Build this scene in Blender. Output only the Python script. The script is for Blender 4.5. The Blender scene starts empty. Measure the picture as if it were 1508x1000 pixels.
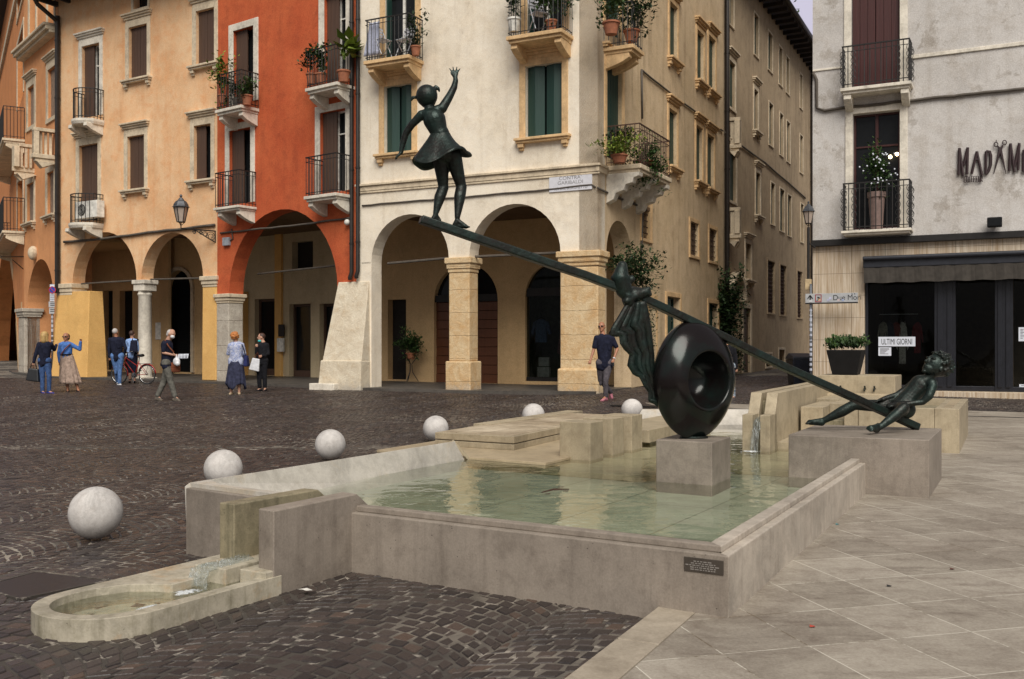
import bpy, bmesh, math, random
import numpy as np
from mathutils import Vector, Matrix
from mathutils.geometry import tessellate_polygon
C = bpy.context.scene.collection
SC = bpy.context.scene
R = math.radians
# ---------------------------------------------------------------- camera
F, CX, HY, CZ = 1457.0, 754.0, 512.0, 1.48       # focal length and principal point in photograph pixels, eye height in metres
cam_d = bpy.data.cameras.new('camera'); cam = bpy.data.objects.new('camera', cam_d); C.objects.link(cam)
cam.location = (0, 0, CZ); cam.rotation_euler = (R(90), 0, 0)
cam_d.sensor_width = 36; cam_d.lens = 36*F/1508; cam_d.shift_y = (HY-500)/1508
cam_d.clip_start = .05; cam_d.clip_end = 2000
SC.camera = cam
# ---------------------------------------------------------------- sky, sun, exposure
SUN_EL, SUN_AZ = 47, 174                          # azimuth clockwise from +Y: behind the camera
w = bpy.data.worlds.new('World'); SC.world = w; w.use_nodes = True
nt = w.node_tree; bg = nt.nodes['Background']
sky = nt.nodes.new('ShaderNodeTexSky'); sky.sky_type = 'NISHITA'; sky.sun_disc = False
sky.sun_elevation = R(SUN_EL); sky.sun_rotation = R(SUN_AZ); sky.dust_density = 4; sky.air_density = 1.2
hs = nt.nodes.new('ShaderNodeHueSaturation'); hs.inputs['Saturation'].default_value = .2
cl = nt.nodes.new('ShaderNodeMixRGB'); cl.inputs[0].default_value = .55; cl.inputs[2].default_value = (6.3, 6.05, 6.5, 1)
nt.links.new(sky.outputs[0], hs.inputs['Color']); nt.links.new(hs.outputs[0], cl.inputs[1])
tc_ = nt.nodes.new('ShaderNodeTexCoord'); sx_ = nt.nodes.new('ShaderNodeSeparateXYZ'); rp_ = nt.nodes.new('ShaderNodeValToRGB'); c2_ = nt.nodes.new('ShaderNodeMixRGB')
nt.links.new(tc_.outputs['Generated'], sx_.inputs[0]); nt.links.new(sx_.outputs[1], rp_.inputs[0]); rp_.color_ramp.elements[0].position = .72; rp_.color_ramp.elements[1].position = .9
c2_.inputs[2].default_value = (11.5, 10.9, 13.4, 1)                 # brighter cloud over the far side of the square
nt.links.new(rp_.outputs[0], c2_.inputs[0]); nt.links.new(cl.outputs[0], c2_.inputs[1]); nt.links.new(c2_.outputs[0], bg.inputs[0]); bg.inputs[1].default_value = .05
sd = bpy.data.lights.new('sun', 'SUN'); sd.energy = 3.3; sd.angle = R(42); sd.color = (1, .95, .87)
so = bpy.data.objects.new('sun', sd); C.objects.link(so)
az = R(SUN_AZ); el = R(SUN_EL)
so.rotation_euler = Vector((math.sin(az)*math.cos(el), math.cos(az)*math.cos(el), math.sin(el))).to_track_quat('Z', 'Y').to_euler()
vs = SC.view_settings; vs.view_transform = 'Standard'; vs.look = 'None'; vs.gamma = 1; vs.exposure = .12
try: vs.use_curve_mapping = False
except Exception: pass
SC.cycles.max_bounces = 8; SC.cycles.transparent_max_bounces = 12
try: SC.cycles.use_denoising = True
except Exception: pass
# ---------------------------------------------------------------- measuring: photograph pixel -> point in the place
def at(px, py, z):
    Y = (CZ-z)*F/(py-HY); return Vector(((px-CX)/F*Y, Y, z))
def atY(px, py, Y): return Vector(((px-CX)/F*Y, Y, CZ-(py-HY)/F*Y))
def smooth(t, a, b):
    t = min(1, max(0, (t-a)/(b-a))); return t*t*(3-2*t)
def ground_z(X, Y):
    t = Y-.6*(X+1)
    k = smooth(t, 6.3, 8.1)*(1-.75*smooth(X, 0, 3))
    return .07-.115*k+.305*min(1, max(0, (Y-15)/10))*(1 if X < 3 else 1)+.0105*max(0, Y-25)
def on_ground(px, py):
    lo, hi = 2., 80.
    for _ in range(50):
        m = (lo+hi)/2; X = (px-CX)/F*m
        if CZ-(py-HY)/F*m > ground_z(X, m): lo = m
        else: hi = m
    return Vector(((px-CX)/F*lo, lo, ground_z((px-CX)/F*lo, lo)))
# ---------------------------------------------------------------- objects
def props(o, label=None, cat=None, group=None, kind=None):
    if label: o['label'] = label
    if cat: o['category'] = cat
    if group: o['group'] = group
    if kind: o['kind'] = kind
    return o
def thing(name, label, cat, loc=(0, 0, 0), group=None, rz=0):
    o = bpy.data.objects.new(name, None); C.objects.link(o); o.location = loc; o.rotation_euler = (0, 0, rz)
    o.empty_display_size = .2
    return props(o, label, cat, group)
def root_matrix(p):
    while p.parent: p = p.parent
    return Matrix.Translation(p.location) @ p.rotation_euler.to_matrix().to_4x4()
def ident(p): return p
class MB:
    """collects shapes; fn maps local coordinates (for a facade: along, out, up) to the world"""
    def __init__(s, fn=None): s.v = []; s.f = []; s.fn = fn or (lambda a, b, c: Vector((a, b, c)))
    def add(s, vs_, fs, raw=False):
        n = len(s.v)
        s.v += [Vector(v) if raw else Vector(s.fn(*v)) for v in vs_]
        s.f += [tuple(i+n for i in f) for f in fs]; return s
    def box(s, x0, x1, y0, y1, z0, z1):
        return s.add([(x0, y0, z0), (x1, y0, z0), (x1, y1, z0), (x0, y1, z0), (x0, y0, z1), (x1, y0, z1), (x1, y1, z1), (x0, y1, z1)],
                     [(0, 3, 2, 1), (4, 5, 6, 7), (0, 1, 5, 4), (1, 2, 6, 5), (2, 3, 7, 6), (3, 0, 4, 7)])
    def hexa(s, bottom, top):                       # four bottom corners, four top corners
        return s.add(list(bottom)+list(top), [(0, 3, 2, 1), (4, 5, 6, 7), (0, 1, 5, 4), (1, 2, 6, 5), (2, 3, 7, 6), (3, 0, 4, 7)])
    def prism(s, poly, z0, z1, holes=()):           # plan polygon (with holes) between two heights
        loops = [list(poly)]+[list(h) for h in holes]
        tri = tessellate_polygon([[Vector((p[0], p[1], 0)) for p in L] for L in loops])
        flat = [p for L in loops for p in L]; n = len(flat)
        fs = [tuple(t) for t in tri]+[tuple(i+n for i in t) for t in tri]
        k = 0
        for L in loops:
            m = len(L)
            for i in range(m): a, b = k+i, k+(i+1) % m; fs.append((a, b, b+n, a+n))
            k += m
        return s.add([(p[0], p[1], z0) for p in flat]+[(p[0], p[1], z1) for p in flat], fs)
    def sheet(s, loops, d, mp):                     # flat face with holes; mp maps (a, b) at depth d
        tri = tessellate_polygon([[Vector((p[0], p[1], 0)) for p in L] for L in loops])
        flat = [p for L in loops for p in L]
        return s.add([mp(p[0], p[1], d) for p in flat], [tuple(t) for t in tri])
    def tube(s, pts, r, n=6, cap=True, raw=False):
        pts = [Vector(p) if raw else Vector(s.fn(*p)) for p in pts]
        rs = r if isinstance(r, (list, tuple)) else [r]*len(pts)
        V = []; Fc = []; prev = None
        for i, p in enumerate(pts):
            t = (pts[min(i+1, len(pts)-1)]-pts[max(i-1, 0)]).normalized()
            if prev is None:
                a = Vector((0, 0, 1)) if abs(t.z) < .9 else Vector((1, 0, 0)); x = t.cross(a).normalized()
            else: x = (prev-t*prev.dot(t)).normalized()
            prev = x; y = t.cross(x)
            for k in range(n):
                a = 2*math.pi*(k+.5)/n; V.append(p+(x*math.cos(a)+y*math.sin(a))*rs[i])
        for i in range(len(pts)-1):
            for k in range(n):
                a = i*n+k; b = i*n+(k+1) % n; Fc.append((a, b, b+n, a+n))
        if cap: Fc.append(tuple(range(n))[::-1]); Fc.append(tuple(range((len(pts)-1)*n, len(pts)*n)))
        return s.add(V, Fc, raw=True)
    def lathe(s, prof, c=(0, 0, 0), n=24, axis=None, a0=0, a1=2*math.pi):
        """prof: (radius, height) along axis from c"""
        c = Vector(c); ax = Vector(axis or (0, 0, 1)).normalized()
        a = Vector((0, 0, 1)) if abs(ax.z) < .9 else Vector((1, 0, 0)); x = ax.cross(a).normalized(); y = ax.cross(x)
        V = []; Fc = []; m = len(prof)
        for k in range(n):
            t = 2*math.pi*k/n; d = x*math.cos(t)+y*math.sin(t)
            V += [c+d*r+ax*h for r, h in prof]
        for k in range(n):
            for i in range(m-1):
                a_, b_ = k*m+i, ((k+1) % n)*m+i; Fc.append((a_, b_, b_+1, a_+1))
        return s.add(V, Fc, raw=True)
    def ball(s, c, r, n=12, m=8, rot=None):
        r = Vector(r) if not isinstance(r, (int, float)) else Vector((r, r, r)); c = Vector(c); rot = rot or Matrix.Identity(3)
        V = [c+rot @ Vector((0, 0, r.z))]; Fc = []
        for i in range(1, m):
            p = math.pi*i/m
            for k in range(n):
                t = 2*math.pi*k/n
                V.append(c+rot @ Vector((r.x*math.sin(p)*math.cos(t), r.y*math.sin(p)*math.sin(t), r.z*math.cos(p))))
        V.append(c+rot @ Vector((0, 0, -r.z))); L = len(V)-1
        for k in range(n): Fc.append((0, 1+k, 1+(k+1) % n)); Fc.append((L, L-n+(k+1) % n, L-n+k))
        for i in range(m-2):
            for k in range(n):
                a = 1+i*n+k; b = 1+i*n+(k+1) % n; Fc.append((a, a+n, b+n, b))
        return s.add(V, Fc, raw=True)
    def build(s, name, mat_, parent=None, smooth_=False, bevel=0, seg=2, recalc=True):
        me = bpy.data.meshes.new(name)
        if parent is not None:
            inv = root_matrix(parent).inverted(); vv = [inv @ v for v in s.v]
        else: vv = s.v
        me.from_pydata([tuple(v) for v in vv], [], s.f)
        if recalc:
            bm = bmesh.new(); bm.from_mesh(me); bmesh.ops.recalc_face_normals(bm, faces=bm.faces); bm.to_mesh(me); bm.free()
        if smooth_:
            me.polygons.foreach_set('use_smooth', [True]*len(me.polygons))
        me.materials.append(mat_); me.update()
        o = bpy.data.objects.new(name, me); C.objects.link(o); o.parent = parent
        if smooth_ == 'auto':
            me.set_sharp_from_angle(angle=R(40))
        if bevel:
            b = o.modifiers.new('bevel', 'BEVEL'); b.width = bevel; b.segments = seg; b.limit_method = 'ANGLE'; b.angle_limit = R(35)
        return o
def copy_tree(o, parent=None):
    c = o.copy(); C.objects.link(c); c.parent = parent
    for ch in list(o.children): copy_tree(ch, c)
    return c
# ---------------------------------------------------------------- materials
def srgb(r, g, b):
    f = lambda c: c/12.92 if c <= .04045 else ((c+.055)/1.055)**2.4
    return (f(r/255), f(g/255), f(b/255), 1)
class NT:
    def __init__(s, name):
        s.m = bpy.data.materials.new(name); s.m.use_nodes = True; s.t = s.m.node_tree; s.b = s.t.nodes['Principled BSDF']
        s.pos = s.n('ShaderNodeNewGeometry').outputs['Position']
    def n(s, kind, **kw):
        x = s.t.nodes.new(kind)
        for k, v in kw.items():
            if k in ('op',): x.operation = v
            elif hasattr(x, k): setattr(x, k, v)
        return x
    def l(s, a, b): s.t.links.new(a, b)
    def vec(s, scale=(1, 1, 1), rot=(0, 0, 0), src=None, loc=(0, 0, 0)):
        m = s.n('ShaderNodeMapping'); m.inputs['Scale'].default_value = scale; m.inputs['Rotation'].default_value = rot; m.inputs['Location'].default_value = loc
        s.l(src or s.pos, m.inputs[0]); return m.outputs[0]
    def noise(s, scale, detail=5, rough=.55, vec=None, dist=0):
        x = s.n('ShaderNodeTexNoise'); x.inputs['Scale'].default_value = scale; x.inputs['Detail'].default_value = detail
        x.inputs['Roughness'].default_value = rough; x.inputs['Distortion'].default_value = dist
        s.l(vec or s.pos, x.inputs['Vector']); return x.outputs['Fac']
    def ramp(s, src, stops):
        x = s.n('ShaderNodeValToRGB'); r = x.color_ramp
        while len(r.elements) < len(stops): r.elements.new(.5)
        for e, (p, c) in zip(r.elements, stops):
            e.position = p; e.color = c if isinstance(c, (tuple, list)) else (c, c, c, 1)
        s.l(src, x.inputs[0]); return x.outputs[0]
    def mix(s, fac, a, b, mode='MIX'):
        x = s.n('ShaderNodeMixRGB', blend_type=mode)
        for i, v in ((0, fac), (1, a), (2, b)):
            if isinstance(v, (int, float)): x.inputs[i].default_value = v if i == 0 else (v, v, v, 1)
            elif isinstance(v, (tuple, list)): x.inputs[i].default_value = v
            else: s.l(v, x.inputs[i])
        return x.outputs[0]
    def math(s, op, a, b=None):
        x = s.n('ShaderNodeMath', op=op)
        for i, v in ((0, a), (1, b)):
            if v is None: continue
            if isinstance(v, (int, float)): x.inputs[i].default_value = v
            else: s.l(v, x.inputs[i])
        return x.outputs[0]
    def out(s, color=None, rough=None, metal=None, height=None, dist=.01, strength=1, spec=None):
        b = s.b
        if color is not None:
            if isinstance(color, (tuple, list)): b.inputs['Base Color'].default_value = color
            else: s.l(color, b.inputs['Base Color'])
        if rough is not None:
            if isinstance(rough, (int, float)): b.inputs['Roughness'].default_value = rough
            else: s.l(rough, b.inputs['Roughness'])
        if metal is not None: b.inputs['Metallic'].default_value = metal
        if spec is not None: b.inputs['Specular IOR Level'].default_value = spec
        if height is not None:
            x = s.n('ShaderNodeBump'); x.inputs['Distance'].default_value = dist; x.inputs['Strength'].default_value = strength
            s.l(height, x.inputs['Height']); s.l(x.outputs[0], b.inputs['Normal'])
        return s.m
def sc(c, k): return (min(1, c[0]*k), min(1, c[1]*k), min(1, c[2]*k), 1)
def plain(name, col, rough=.6, metal=0, var=.25, scale=8, bump=0, spec=None):
    N = NT(name); n = N.noise(scale)
    c = N.mix(N.ramp(n, [(.3, 0), (.7, 1)]), sc(col, 1-var), sc(col, 1+var))
    return N.out(c, rough, metal, n if bump else None, bump or .01, spec=spec)
def plaster(name, col, stain, light=None, amount=.5, patch=.0, streak=.5):
    """old painted plaster: cloudy tone, vertical rain streaks, worn patches"""
    N = NT(name)
    big = N.noise(.55, 6, .62); mid = N.noise(2.7, 6, .65); fine = N.noise(38, 4, .6)
    st = N.noise(1.0, 5, .6, N.vec((3.2, 3.2, .22)))
    c = N.mix(N.ramp(big, [(.32, 0), (.68, 1)]), sc(col, .86), light or sc(col, 1.12))
    c = N.mix(N.math('MULTIPLY', N.ramp(mid, [(.5, 0), (.72, 1)]), amount), c, stain)
    c = N.mix(N.math('MULTIPLY', N.ramp(st, [(.52, 0), (.74, 1)]), streak), c, sc(stain, .9))
    if patch:
        pn = N.noise(1.15, 8, .72, dist=.4)
        c = N.mix(N.math('MULTIPLY', N.ramp(pn, [(.57, 0), (.6, 1)]), patch), c, sc(stain, .75))
    c = N.mix(N.math('MULTIPLY', N.ramp(N.noise(1.5, 9, .78, dist=.7), [(.46, 0), (.58, 1)]), .3), c, sc(col, 1.18))
    c = N.mix(.3, c, N.ramp(fine, [(.3, 0.0), (.7, 1.0)]), 'SOFT_LIGHT')
    h = N.math('ADD', N.math('MULTIPLY', mid, 1.5), N.math('MULTIPLY', fine, .25))
    return N.out(c, .88, 0, h, .012, .8, spec=.25)
def stone(name, col, dark, scale=3., streak=.35, pits=.5, rough=.62, stain=None):
    """cut limestone: cloudy, pitted, waterline stains"""
    N = NT(name)
    big = N.noise(scale*.5, 6, .6); mid = N.noise(scale*3, 8, .7); fine = N.noise(90, 3, .6)
    vn = N.noise(1.0, 6, .65, N.vec((14, 14, 1.1)))
    c = N.mix(N.ramp(big, [(.34, 0), (.66, 1)]), sc(col, .72), sc(col, 1.24))
    c = N.mix(N.math('MULTIPLY', N.ramp(N.noise(scale*1.4, 9, .78, dist=.8), [(.44, 0), (.56, 1)]), .45), c, sc(col, 1.35))
    c = N.mix(N.math('MULTIPLY', N.ramp(mid, [(.48, 0), (.75, 1)]), .55), c, dark)
    c = N.mix(N.math('MULTIPLY', N.ramp(vn, [(.5, 0), (.78, 1)]), streak), c, sc(dark, .8))
    if stain:
        sn = N.noise(2.1, 7, .7, dist=.6)
        c = N.mix(N.math('MULTIPLY', N.ramp(sn, [(.55, 0), (.7, 1)]), .7), c, stain)
    v = N.n('ShaderNodeTexVoronoi'); v.inputs['Scale'].default_value = 26; N.l(N.pos, v.inputs['Vector'])
    pit = N.ramp(v.outputs['Distance'], [(.06, 0), (.13, 1)])
    pm = N.math('MAXIMUM', pit, N.ramp(N.noise(6), [(.52, 1), (.6, 0)]))
    c = N.mix(N.math('MULTIPLY', N.math('SUBTRACT', 1, pm), pits), c, sc(dark, .5))
    c = N.mix(.25, c, N.ramp(fine, [(.3, .25), (.7, .8)]), 'SOFT_LIGHT')
    h = N.math('ADD', N.math('MULTIPLY', mid, .6), N.math('MULTIPLY', pm, .35))
    return N.out(c, rough, 0, h, .006, .7, spec=.35)
def wood(name, col, dark, rough=.6):
    N = NT(name); g = N.noise(1, 6, .6, N.vec((18, 18, 1.2)))
    return N.out(N.mix(g, dark, col), rough, 0, g, .004)
M = {}
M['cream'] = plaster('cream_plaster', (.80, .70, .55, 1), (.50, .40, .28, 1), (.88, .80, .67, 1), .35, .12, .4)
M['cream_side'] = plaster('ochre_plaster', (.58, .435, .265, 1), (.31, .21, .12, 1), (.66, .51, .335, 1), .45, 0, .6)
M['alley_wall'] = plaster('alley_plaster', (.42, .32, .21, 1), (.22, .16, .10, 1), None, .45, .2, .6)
M['red'] = plaster('red_plaster', (.50, .095, .035, 1), (.34, .07, .03, 1), (.62, .15, .055, 1), .6, .25, .4)
M['pink'] = plaster('peach_plaster', (.76, .44, .225, 1), (.72, .31, .12, 1), (.84, .59, .36, 1), .6, .15, .5)
M['yellow'] = plaster('yellow_plaster', (.72, .43, .15, 1), (.60, .33, .10, 1), None, .3, 0, .25)
M['orange'] = plaster('orange_plaster', (.66, .27, .10, 1), (.45, .17, .07, 1), None, .45, 0, .4)
M['orange2'] = plaster('ochre_orange_plaster', (.68, .32, .14, 1), (.50, .22, .10, 1), None, .4, 0, .3)
M['grey_plaster'] = plaster('grey_worn_plaster', (.52, .49, .46, 1), (.34, .29, .235, 1), (.60, .575, .55, 1), .5, .45, .4)
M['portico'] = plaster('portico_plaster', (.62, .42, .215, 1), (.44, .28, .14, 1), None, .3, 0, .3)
M['trim'] = stone('trim_stone', (.60, .50, .36, 1), (.34, .26, .18, 1), 4, .4, .2, .75)
M['trim_warm'] = stone('warm_trim_stone', (.62, .42, .22, 1), (.40, .25, .13, 1), 4, .4, .1, .75)
M['white_trim'] = stone('pale_trim_stone', (.66, .61, .52, 1), (.42, .36, .28, 1), 4, .3, .1, .75)
def rugged(name, a, b, c3, dark, courses=.62):
    N = NT(name); n1 = N.noise(2.2, 10, .72, dist=.8); n2 = N.noise(5.5, 10, .75, dist=.4); n3 = N.noise(40, 5, .7)
    c = N.mix(N.ramp(n1, [(.36, 0), (.6, 1)]), a, b); c = N.mix(N.math('MULTIPLY', N.ramp(n2, [(.5, 0), (.68, 1)]), .5), c, c3)
    c = N.mix(N.math('MULTIPLY', N.ramp(N.noise(9, 9, .8), [(.58, 0), (.72, 1)]), .5), c, dark)
    sp = N.n('ShaderNodeSeparateXYZ'); N.l(N.pos, sp.inputs[0]); z = N.math('ADD', sp.outputs[2], N.math('MULTIPLY', n1, .12))
    fr = N.math('FRACT', N.math('DIVIDE', z, courses)); j = N.ramp(fr, [(0, 1), (.018, 0), (.982, 0), (1, 1)])
    low = N.ramp(N.math('ADD', sp.outputs[2], N.math('MULTIPLY', n2, .9)), [(.75, 1), (1.15, 0)])
    c = N.mix(N.math('MULTIPLY', low, .6), c, (.36, .33, .29, 1))
    c = N.mix(N.math('MULTIPLY', j, .55), c, dark); c = N.mix(.35, c, N.ramp(n3, [(.3, 0), (.7, 1)]), 'SOFT_LIGHT')
    h = N.math('SUBTRACT', N.math('ADD', N.math('MULTIPLY', n2, 2.), N.math('MULTIPLY', n3, .3)), N.math('MULTIPLY', j, .6))
    return N.out(c, .88, 0, h, .018, .9, spec=.2)
M['pier'] = rugged('worn_pier_stone', (.58, .38, .19, 1), (.70, .54, .33, 1), (.62, .36, .15, 1), (.26, .15, .08, 1))
M['pier_grey'] = rugged('grey_pier_stone', (.40, .35, .29, 1), (.54, .49, .41, 1), (.34, .27, .2, 1), (.16, .12, .09, 1), .8)
M['buttress'] = rugged('patched_render', (.60, .51, .38, 1), (.72, .64, .50, 1), (.50, .36, .21, 1), (.34, .22, .13, 1), 9)
M['fountain'] = stone('fountain_limestone', (.235, .20, .165, 1), (.12, .095, .075, 1), 2.2, .4, .7, .55)
M['fountain_warm'] = stone('fountain_warm_limestone', (.36, .30, .205, 1), (.21, .16, .10, 1), 2.6, .4, .4, .55)
M['fountain_pale'] = stone('fountain_pale_limestone', (.44, .41, .36, 1), (.28, .25, .20, 1), 3., .1, .3, .5, (.46, .37, .25, 1))
M['fountain_moss'] = stone('mossy_limestone', (.25, .215, .14, 1), (.07, .07, .04, 1), 3.5, .75, .5, .5, (.20, .17, .10, 1))
M['sphere'] = stone('pale_ball_stone', (.50, .475, .45, 1), (.36, .32, .29, 1), 5, .15, .4, .7)
M['shutter_green'] = wood('green_shutter_paint', (.016, .055, .042, 1), (.008, .03, .024, 1), .5)
M['shutter_brown'] = wood('brown_shutter_wood', (.11, .06, .038, 1), (.055, .03, .02, 1), .6)
M['shutter_red'] = wood('oxblood_shutter_wood', (.07, .012, .01, 1), (.03, .006, .005, 1), .5)
M['door_wood'] = wood('russet_door_wood', (.17, .055, .02, 1), (.09, .03, .012, 1), .5)
M['iron'] = plain('black_iron', (.018, .016, .015, 1), .5, .3)
M['rust_iron'] = plain('rusty_iron', (.06, .028, .018, 1), .7, .2)
M['pipe'] = plain('dark_drainpipe', (.022, .017, .014, 1), .4, .2)
M['cable'] = plain('grimy_cable', (.09, .075, .06, 1), .8)
M['glass'] = plain('dark_window_glass', (.012, .013, .014, 1), .12, 0, .1, spec=.22)
M['dark'] = plain('unlit_interior', (.02, .016, .013, 1), .9)
M['white_paint'] = plain('white_window_frame', (.7, .68, .62, 1), .5)
M['roof'] = plain('dark_roof_eave', (.03, .022, .018, 1), .8)
M['terracotta'] = plain('terracotta_pot', (.33, .12, .06, 1), .8)
M['black_pot'] = plain('black_planter_plastic', (.007, .007, .008, 1), .6, spec=.25)
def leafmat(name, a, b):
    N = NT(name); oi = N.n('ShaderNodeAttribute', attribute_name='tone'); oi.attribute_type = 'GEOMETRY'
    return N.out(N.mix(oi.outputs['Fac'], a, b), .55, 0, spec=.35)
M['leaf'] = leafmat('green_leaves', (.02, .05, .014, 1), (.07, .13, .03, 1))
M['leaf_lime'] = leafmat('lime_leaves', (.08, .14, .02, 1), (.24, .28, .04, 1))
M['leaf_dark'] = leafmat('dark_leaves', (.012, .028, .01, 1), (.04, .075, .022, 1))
def bronze(name):
    N = NT(name); n = N.noise(5, 6, .65); n2 = N.noise(22, 5, .6)
    c = N.mix(N.ramp(n, [(.42, 0), (.7, 1)]), (.016, .014, .012, 1), (.016, .036, .031, 1))
    c = N.mix(N.ramp(N.noise(45, 5, .7), [(.45, 0), (.7, .5)]), c, (.035, .06, .052, 1))
    r = N.math('ADD', N.math('MULTIPLY', n2, .4), .22)
    return N.out(c, r, .55, N.math('ADD', n2, N.math('MULTIPLY', N.noise(60, 4, .6), .5)), .006, .8)
M['bronze'] = bronze('dark_patinated_bronze')
def bronze_polished():
    N = NT('polished_bronze'); n = N.noise(3.2, 6, .6)
    c = N.mix(N.ramp(n, [(.45, 0), (.72, 1)]), (.011, .008, .008, 1), (.010, .022, .019, 1))
    return N.out(c, N.math('ADD', N.math('MULTIPLY', N.noise(6), .2), .08), .35, N.noise(14), .002, .5, spec=.45)
M['bronze_shiny'] = bronze_polished()
# ================================================================ ground, cobbles, paving
def grid_sheet(name, xs, ys, zf, mat_):
    vs_ = [(x, y, zf(x, y)) for y in ys for x in xs]; n = len(xs)
    fs = [(j*n+i, j*n+i+1, (j+1)*n+i+1, (j+1)*n+i) for j in range(len(ys)-1) for i in range(n-1)]
    me = bpy.data.meshes.new(name); me.from_pydata(vs_, [], fs); me.materials.append(mat_)
    me.polygons.foreach_set('use_smooth', [True]*len(me.polygons))
    o = bpy.data.objects.new(name, me); C.objects.link(o); return props(o, kind='structure')
N = NT('sandy_mortar_bed'); n1 = N.noise(.35, 5, .6); n2 = N.noise(24, 5, .7); n3 = N.noise(1.6, 5, .65)
wet = N.ramp(n1, [(.5, 0), (.66, 1)])
c_ = N.mix(wet, (.06, .048, .038, 1), (.36, .31, .25, 1)); c_ = N.mix(N.ramp(n3, [(.45, 0), (.62, .8)]), c_, (.05, .04, .035, 1)); c_ = N.mix(N.ramp(N.noise(7, 4, .7), [(.55, 0), (.63, .8)]), c_, (.42, .37, .31, 1))
M['mortar'] = N.out(N.mix(N.math('MULTIPLY', n2, .5), c_, (.05, .045, .035, 1)), .9, 0, n2, .01)
N = NT('porphyry_cobble'); at_ = N.n('ShaderNodeAttribute', attribute_name='tone'); at_.attribute_type = 'GEOMETRY'
f1 = N.noise(70, 5, .7); f2 = N.noise(.5, 4, .6)
c_ = N.ramp(at_.outputs['Fac'], [(0, (.019, .014, .014, 1)), (.35, (.035, .026, .023, 1)), (.62, (.048, .035, .031, 1)), (.9, (.060, .046, .040, 1)), (1, (.088, .055, .040, 1))])
c_ = N.mix(.5, c_, N.ramp(f1, [(.3, .2), (.7, .8)]), 'OVERLAY')
c_ = N.mix(N.ramp(f2, [(.4, 0), (.65, .3)]), c_, (.035, .028, .026, 1))
M['cobble'] = N.out(c_, N.ramp(f2, [(.35, .45), (.65, .33)]), 0, f1, .004, .8, spec=.5)
xs = sorted(set([-90, -60, -40]+list(np.arange(-26, 26.01, .5))+[40, 60, 90])); ys = sorted(set([-30, -15, -6, 0]+list(np.arange(1, 14, .3))+list(np.arange(14, 40, .7))+[44, 50, 60, 75, 100, 140]))
grid_sheet('ground', xs, ys, ground_z, M['mortar'])
# cobbles laid in segmental arcs (each one a small bevelled stone), where the photograph shows them
rng = np.random.default_rng(7)
ang = R(26); ca, sa = math.cos(ang), math.sin(ang)
def cobbles():
    W = 1.4; Rr = W/math.sqrt(2); dy = .102
    V = []; T = []
    for ci in range(-26, 20):
        xc = ci*W
        for rj in range(-40, 420):
            yb = rj*dy+(ci % 2)*.3*dy
            X0 = xc*ca+yb*sa; Y0 = -xc*sa+yb*ca
            if Y0 < 2.6 or Y0 > 36 or abs(X0) > .56*Y0+1.9: continue
            if X0 > 1.5 and Y0 < 8+.9*(X0-1.5)*1.6 and Y0 < 19: continue
            n = 15; off = (rj % 2)*.5+rng.uniform(-.15, .15)
            th = [(-.785+1.57*(k+off)/n)+rng.uniform(-.008, .008) for k in range(-1, n+1)]
            th = [min(.785, max(-.785, t)) for t in th]
            for k in range(len(th)-1):
                t0, t1 = th[k], th[k+1]
                if t1-t0 < .03: continue
                q = []
                for t, r_ in ((t0, 0), (t1, 0), (t1, 1), (t0, 1)):
                    q.append((xc+Rr*math.sin(t), yb+r_*dy+Rr*math.cos(t)-Rr))
                V.append(q); T.append(rng.random())
    Q = np.array(V); n = len(Q)
    cen = Q.mean(1, keepdims=True)
    Q = cen+(Q-cen)*rng.uniform(.82, .92, (n, 1, 1))+rng.normal(0, .0065, Q.shape)
    Q = cen+(Q-cen)*rng.uniform(.86, 1.04, (n, 4, 1))
    X = Q[..., 0]*ca+Q[..., 1]*sa; Y = -Q[..., 0]*sa+Q[..., 1]*ca
    cx, cy = X.mean(1), Y.mean(1)
    zc = np.array([ground_z(a, b) for a, b in zip(cx, cy)])
    h = rng.normal(.0045, .0018, n); tx = rng.normal(0, .018, n); ty = rng.normal(0, .018, n)
    def ring(k, dz):
        x = cx[:, None]+(X-cx[:, None])*k; y = cy[:, None]+(Y-cy[:, None])*k
        return np.stack([x, y, (zc+h)[:, None]+dz+tx[:, None]*(x-cx[:, None])+ty[:, None]*(y-cy[:, None])], -1)
    P = np.concatenate([ring(.84, 0), ring(.98, -.0045), ring(1.0, -.03)], 1).reshape(-1, 3)
    base = (np.arange(n)*12)[:, None, None]
    fc = [[0, 1, 2, 3]]+[[i, i+4, (i+1) % 4+4, (i+1) % 4] for i in range(4)]+[[i+4, i+8, (i+1) % 4+8, (i+1) % 4+4] for i in range(4)]
    Fq = (base+np.array(fc)[None]).reshape(-1)
    me = bpy.data.meshes.new('cobblestones'); nf = n*9
    me.vertices.add(len(P)); me.vertices.foreach_set('co', P.astype(np.float32).ravel())
    me.loops.add(nf*4); me.loops.foreach_set('vertex_index', Fq.astype(np.int32))
    me.polygons.add(nf); me.polygons.foreach_set('loop_start', np.arange(0, nf*4, 4, dtype=np.int32)); me.polygons.foreach_set('loop_total', np.full(nf, 4, np.int32))
    me.update(calc_edges=True); me.validate()
    a = me.attributes.new('tone', 'FLOAT', 'FACE'); a.data.foreach_set('value', np.repeat(np.array(T), 9).astype(np.float32))
    me.polygons.foreach_set('use_smooth', np.zeros(nf, bool))
    me.materials.append(M['cobble']); o = bpy.data.objects.new('cobblestones', me); C.objects.link(o)
    props(o, 'dark reddish brown porphyry cobblestones laid in arcs across the square', 'cobbles', kind='stuff')
    return n
cobbles()
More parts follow.
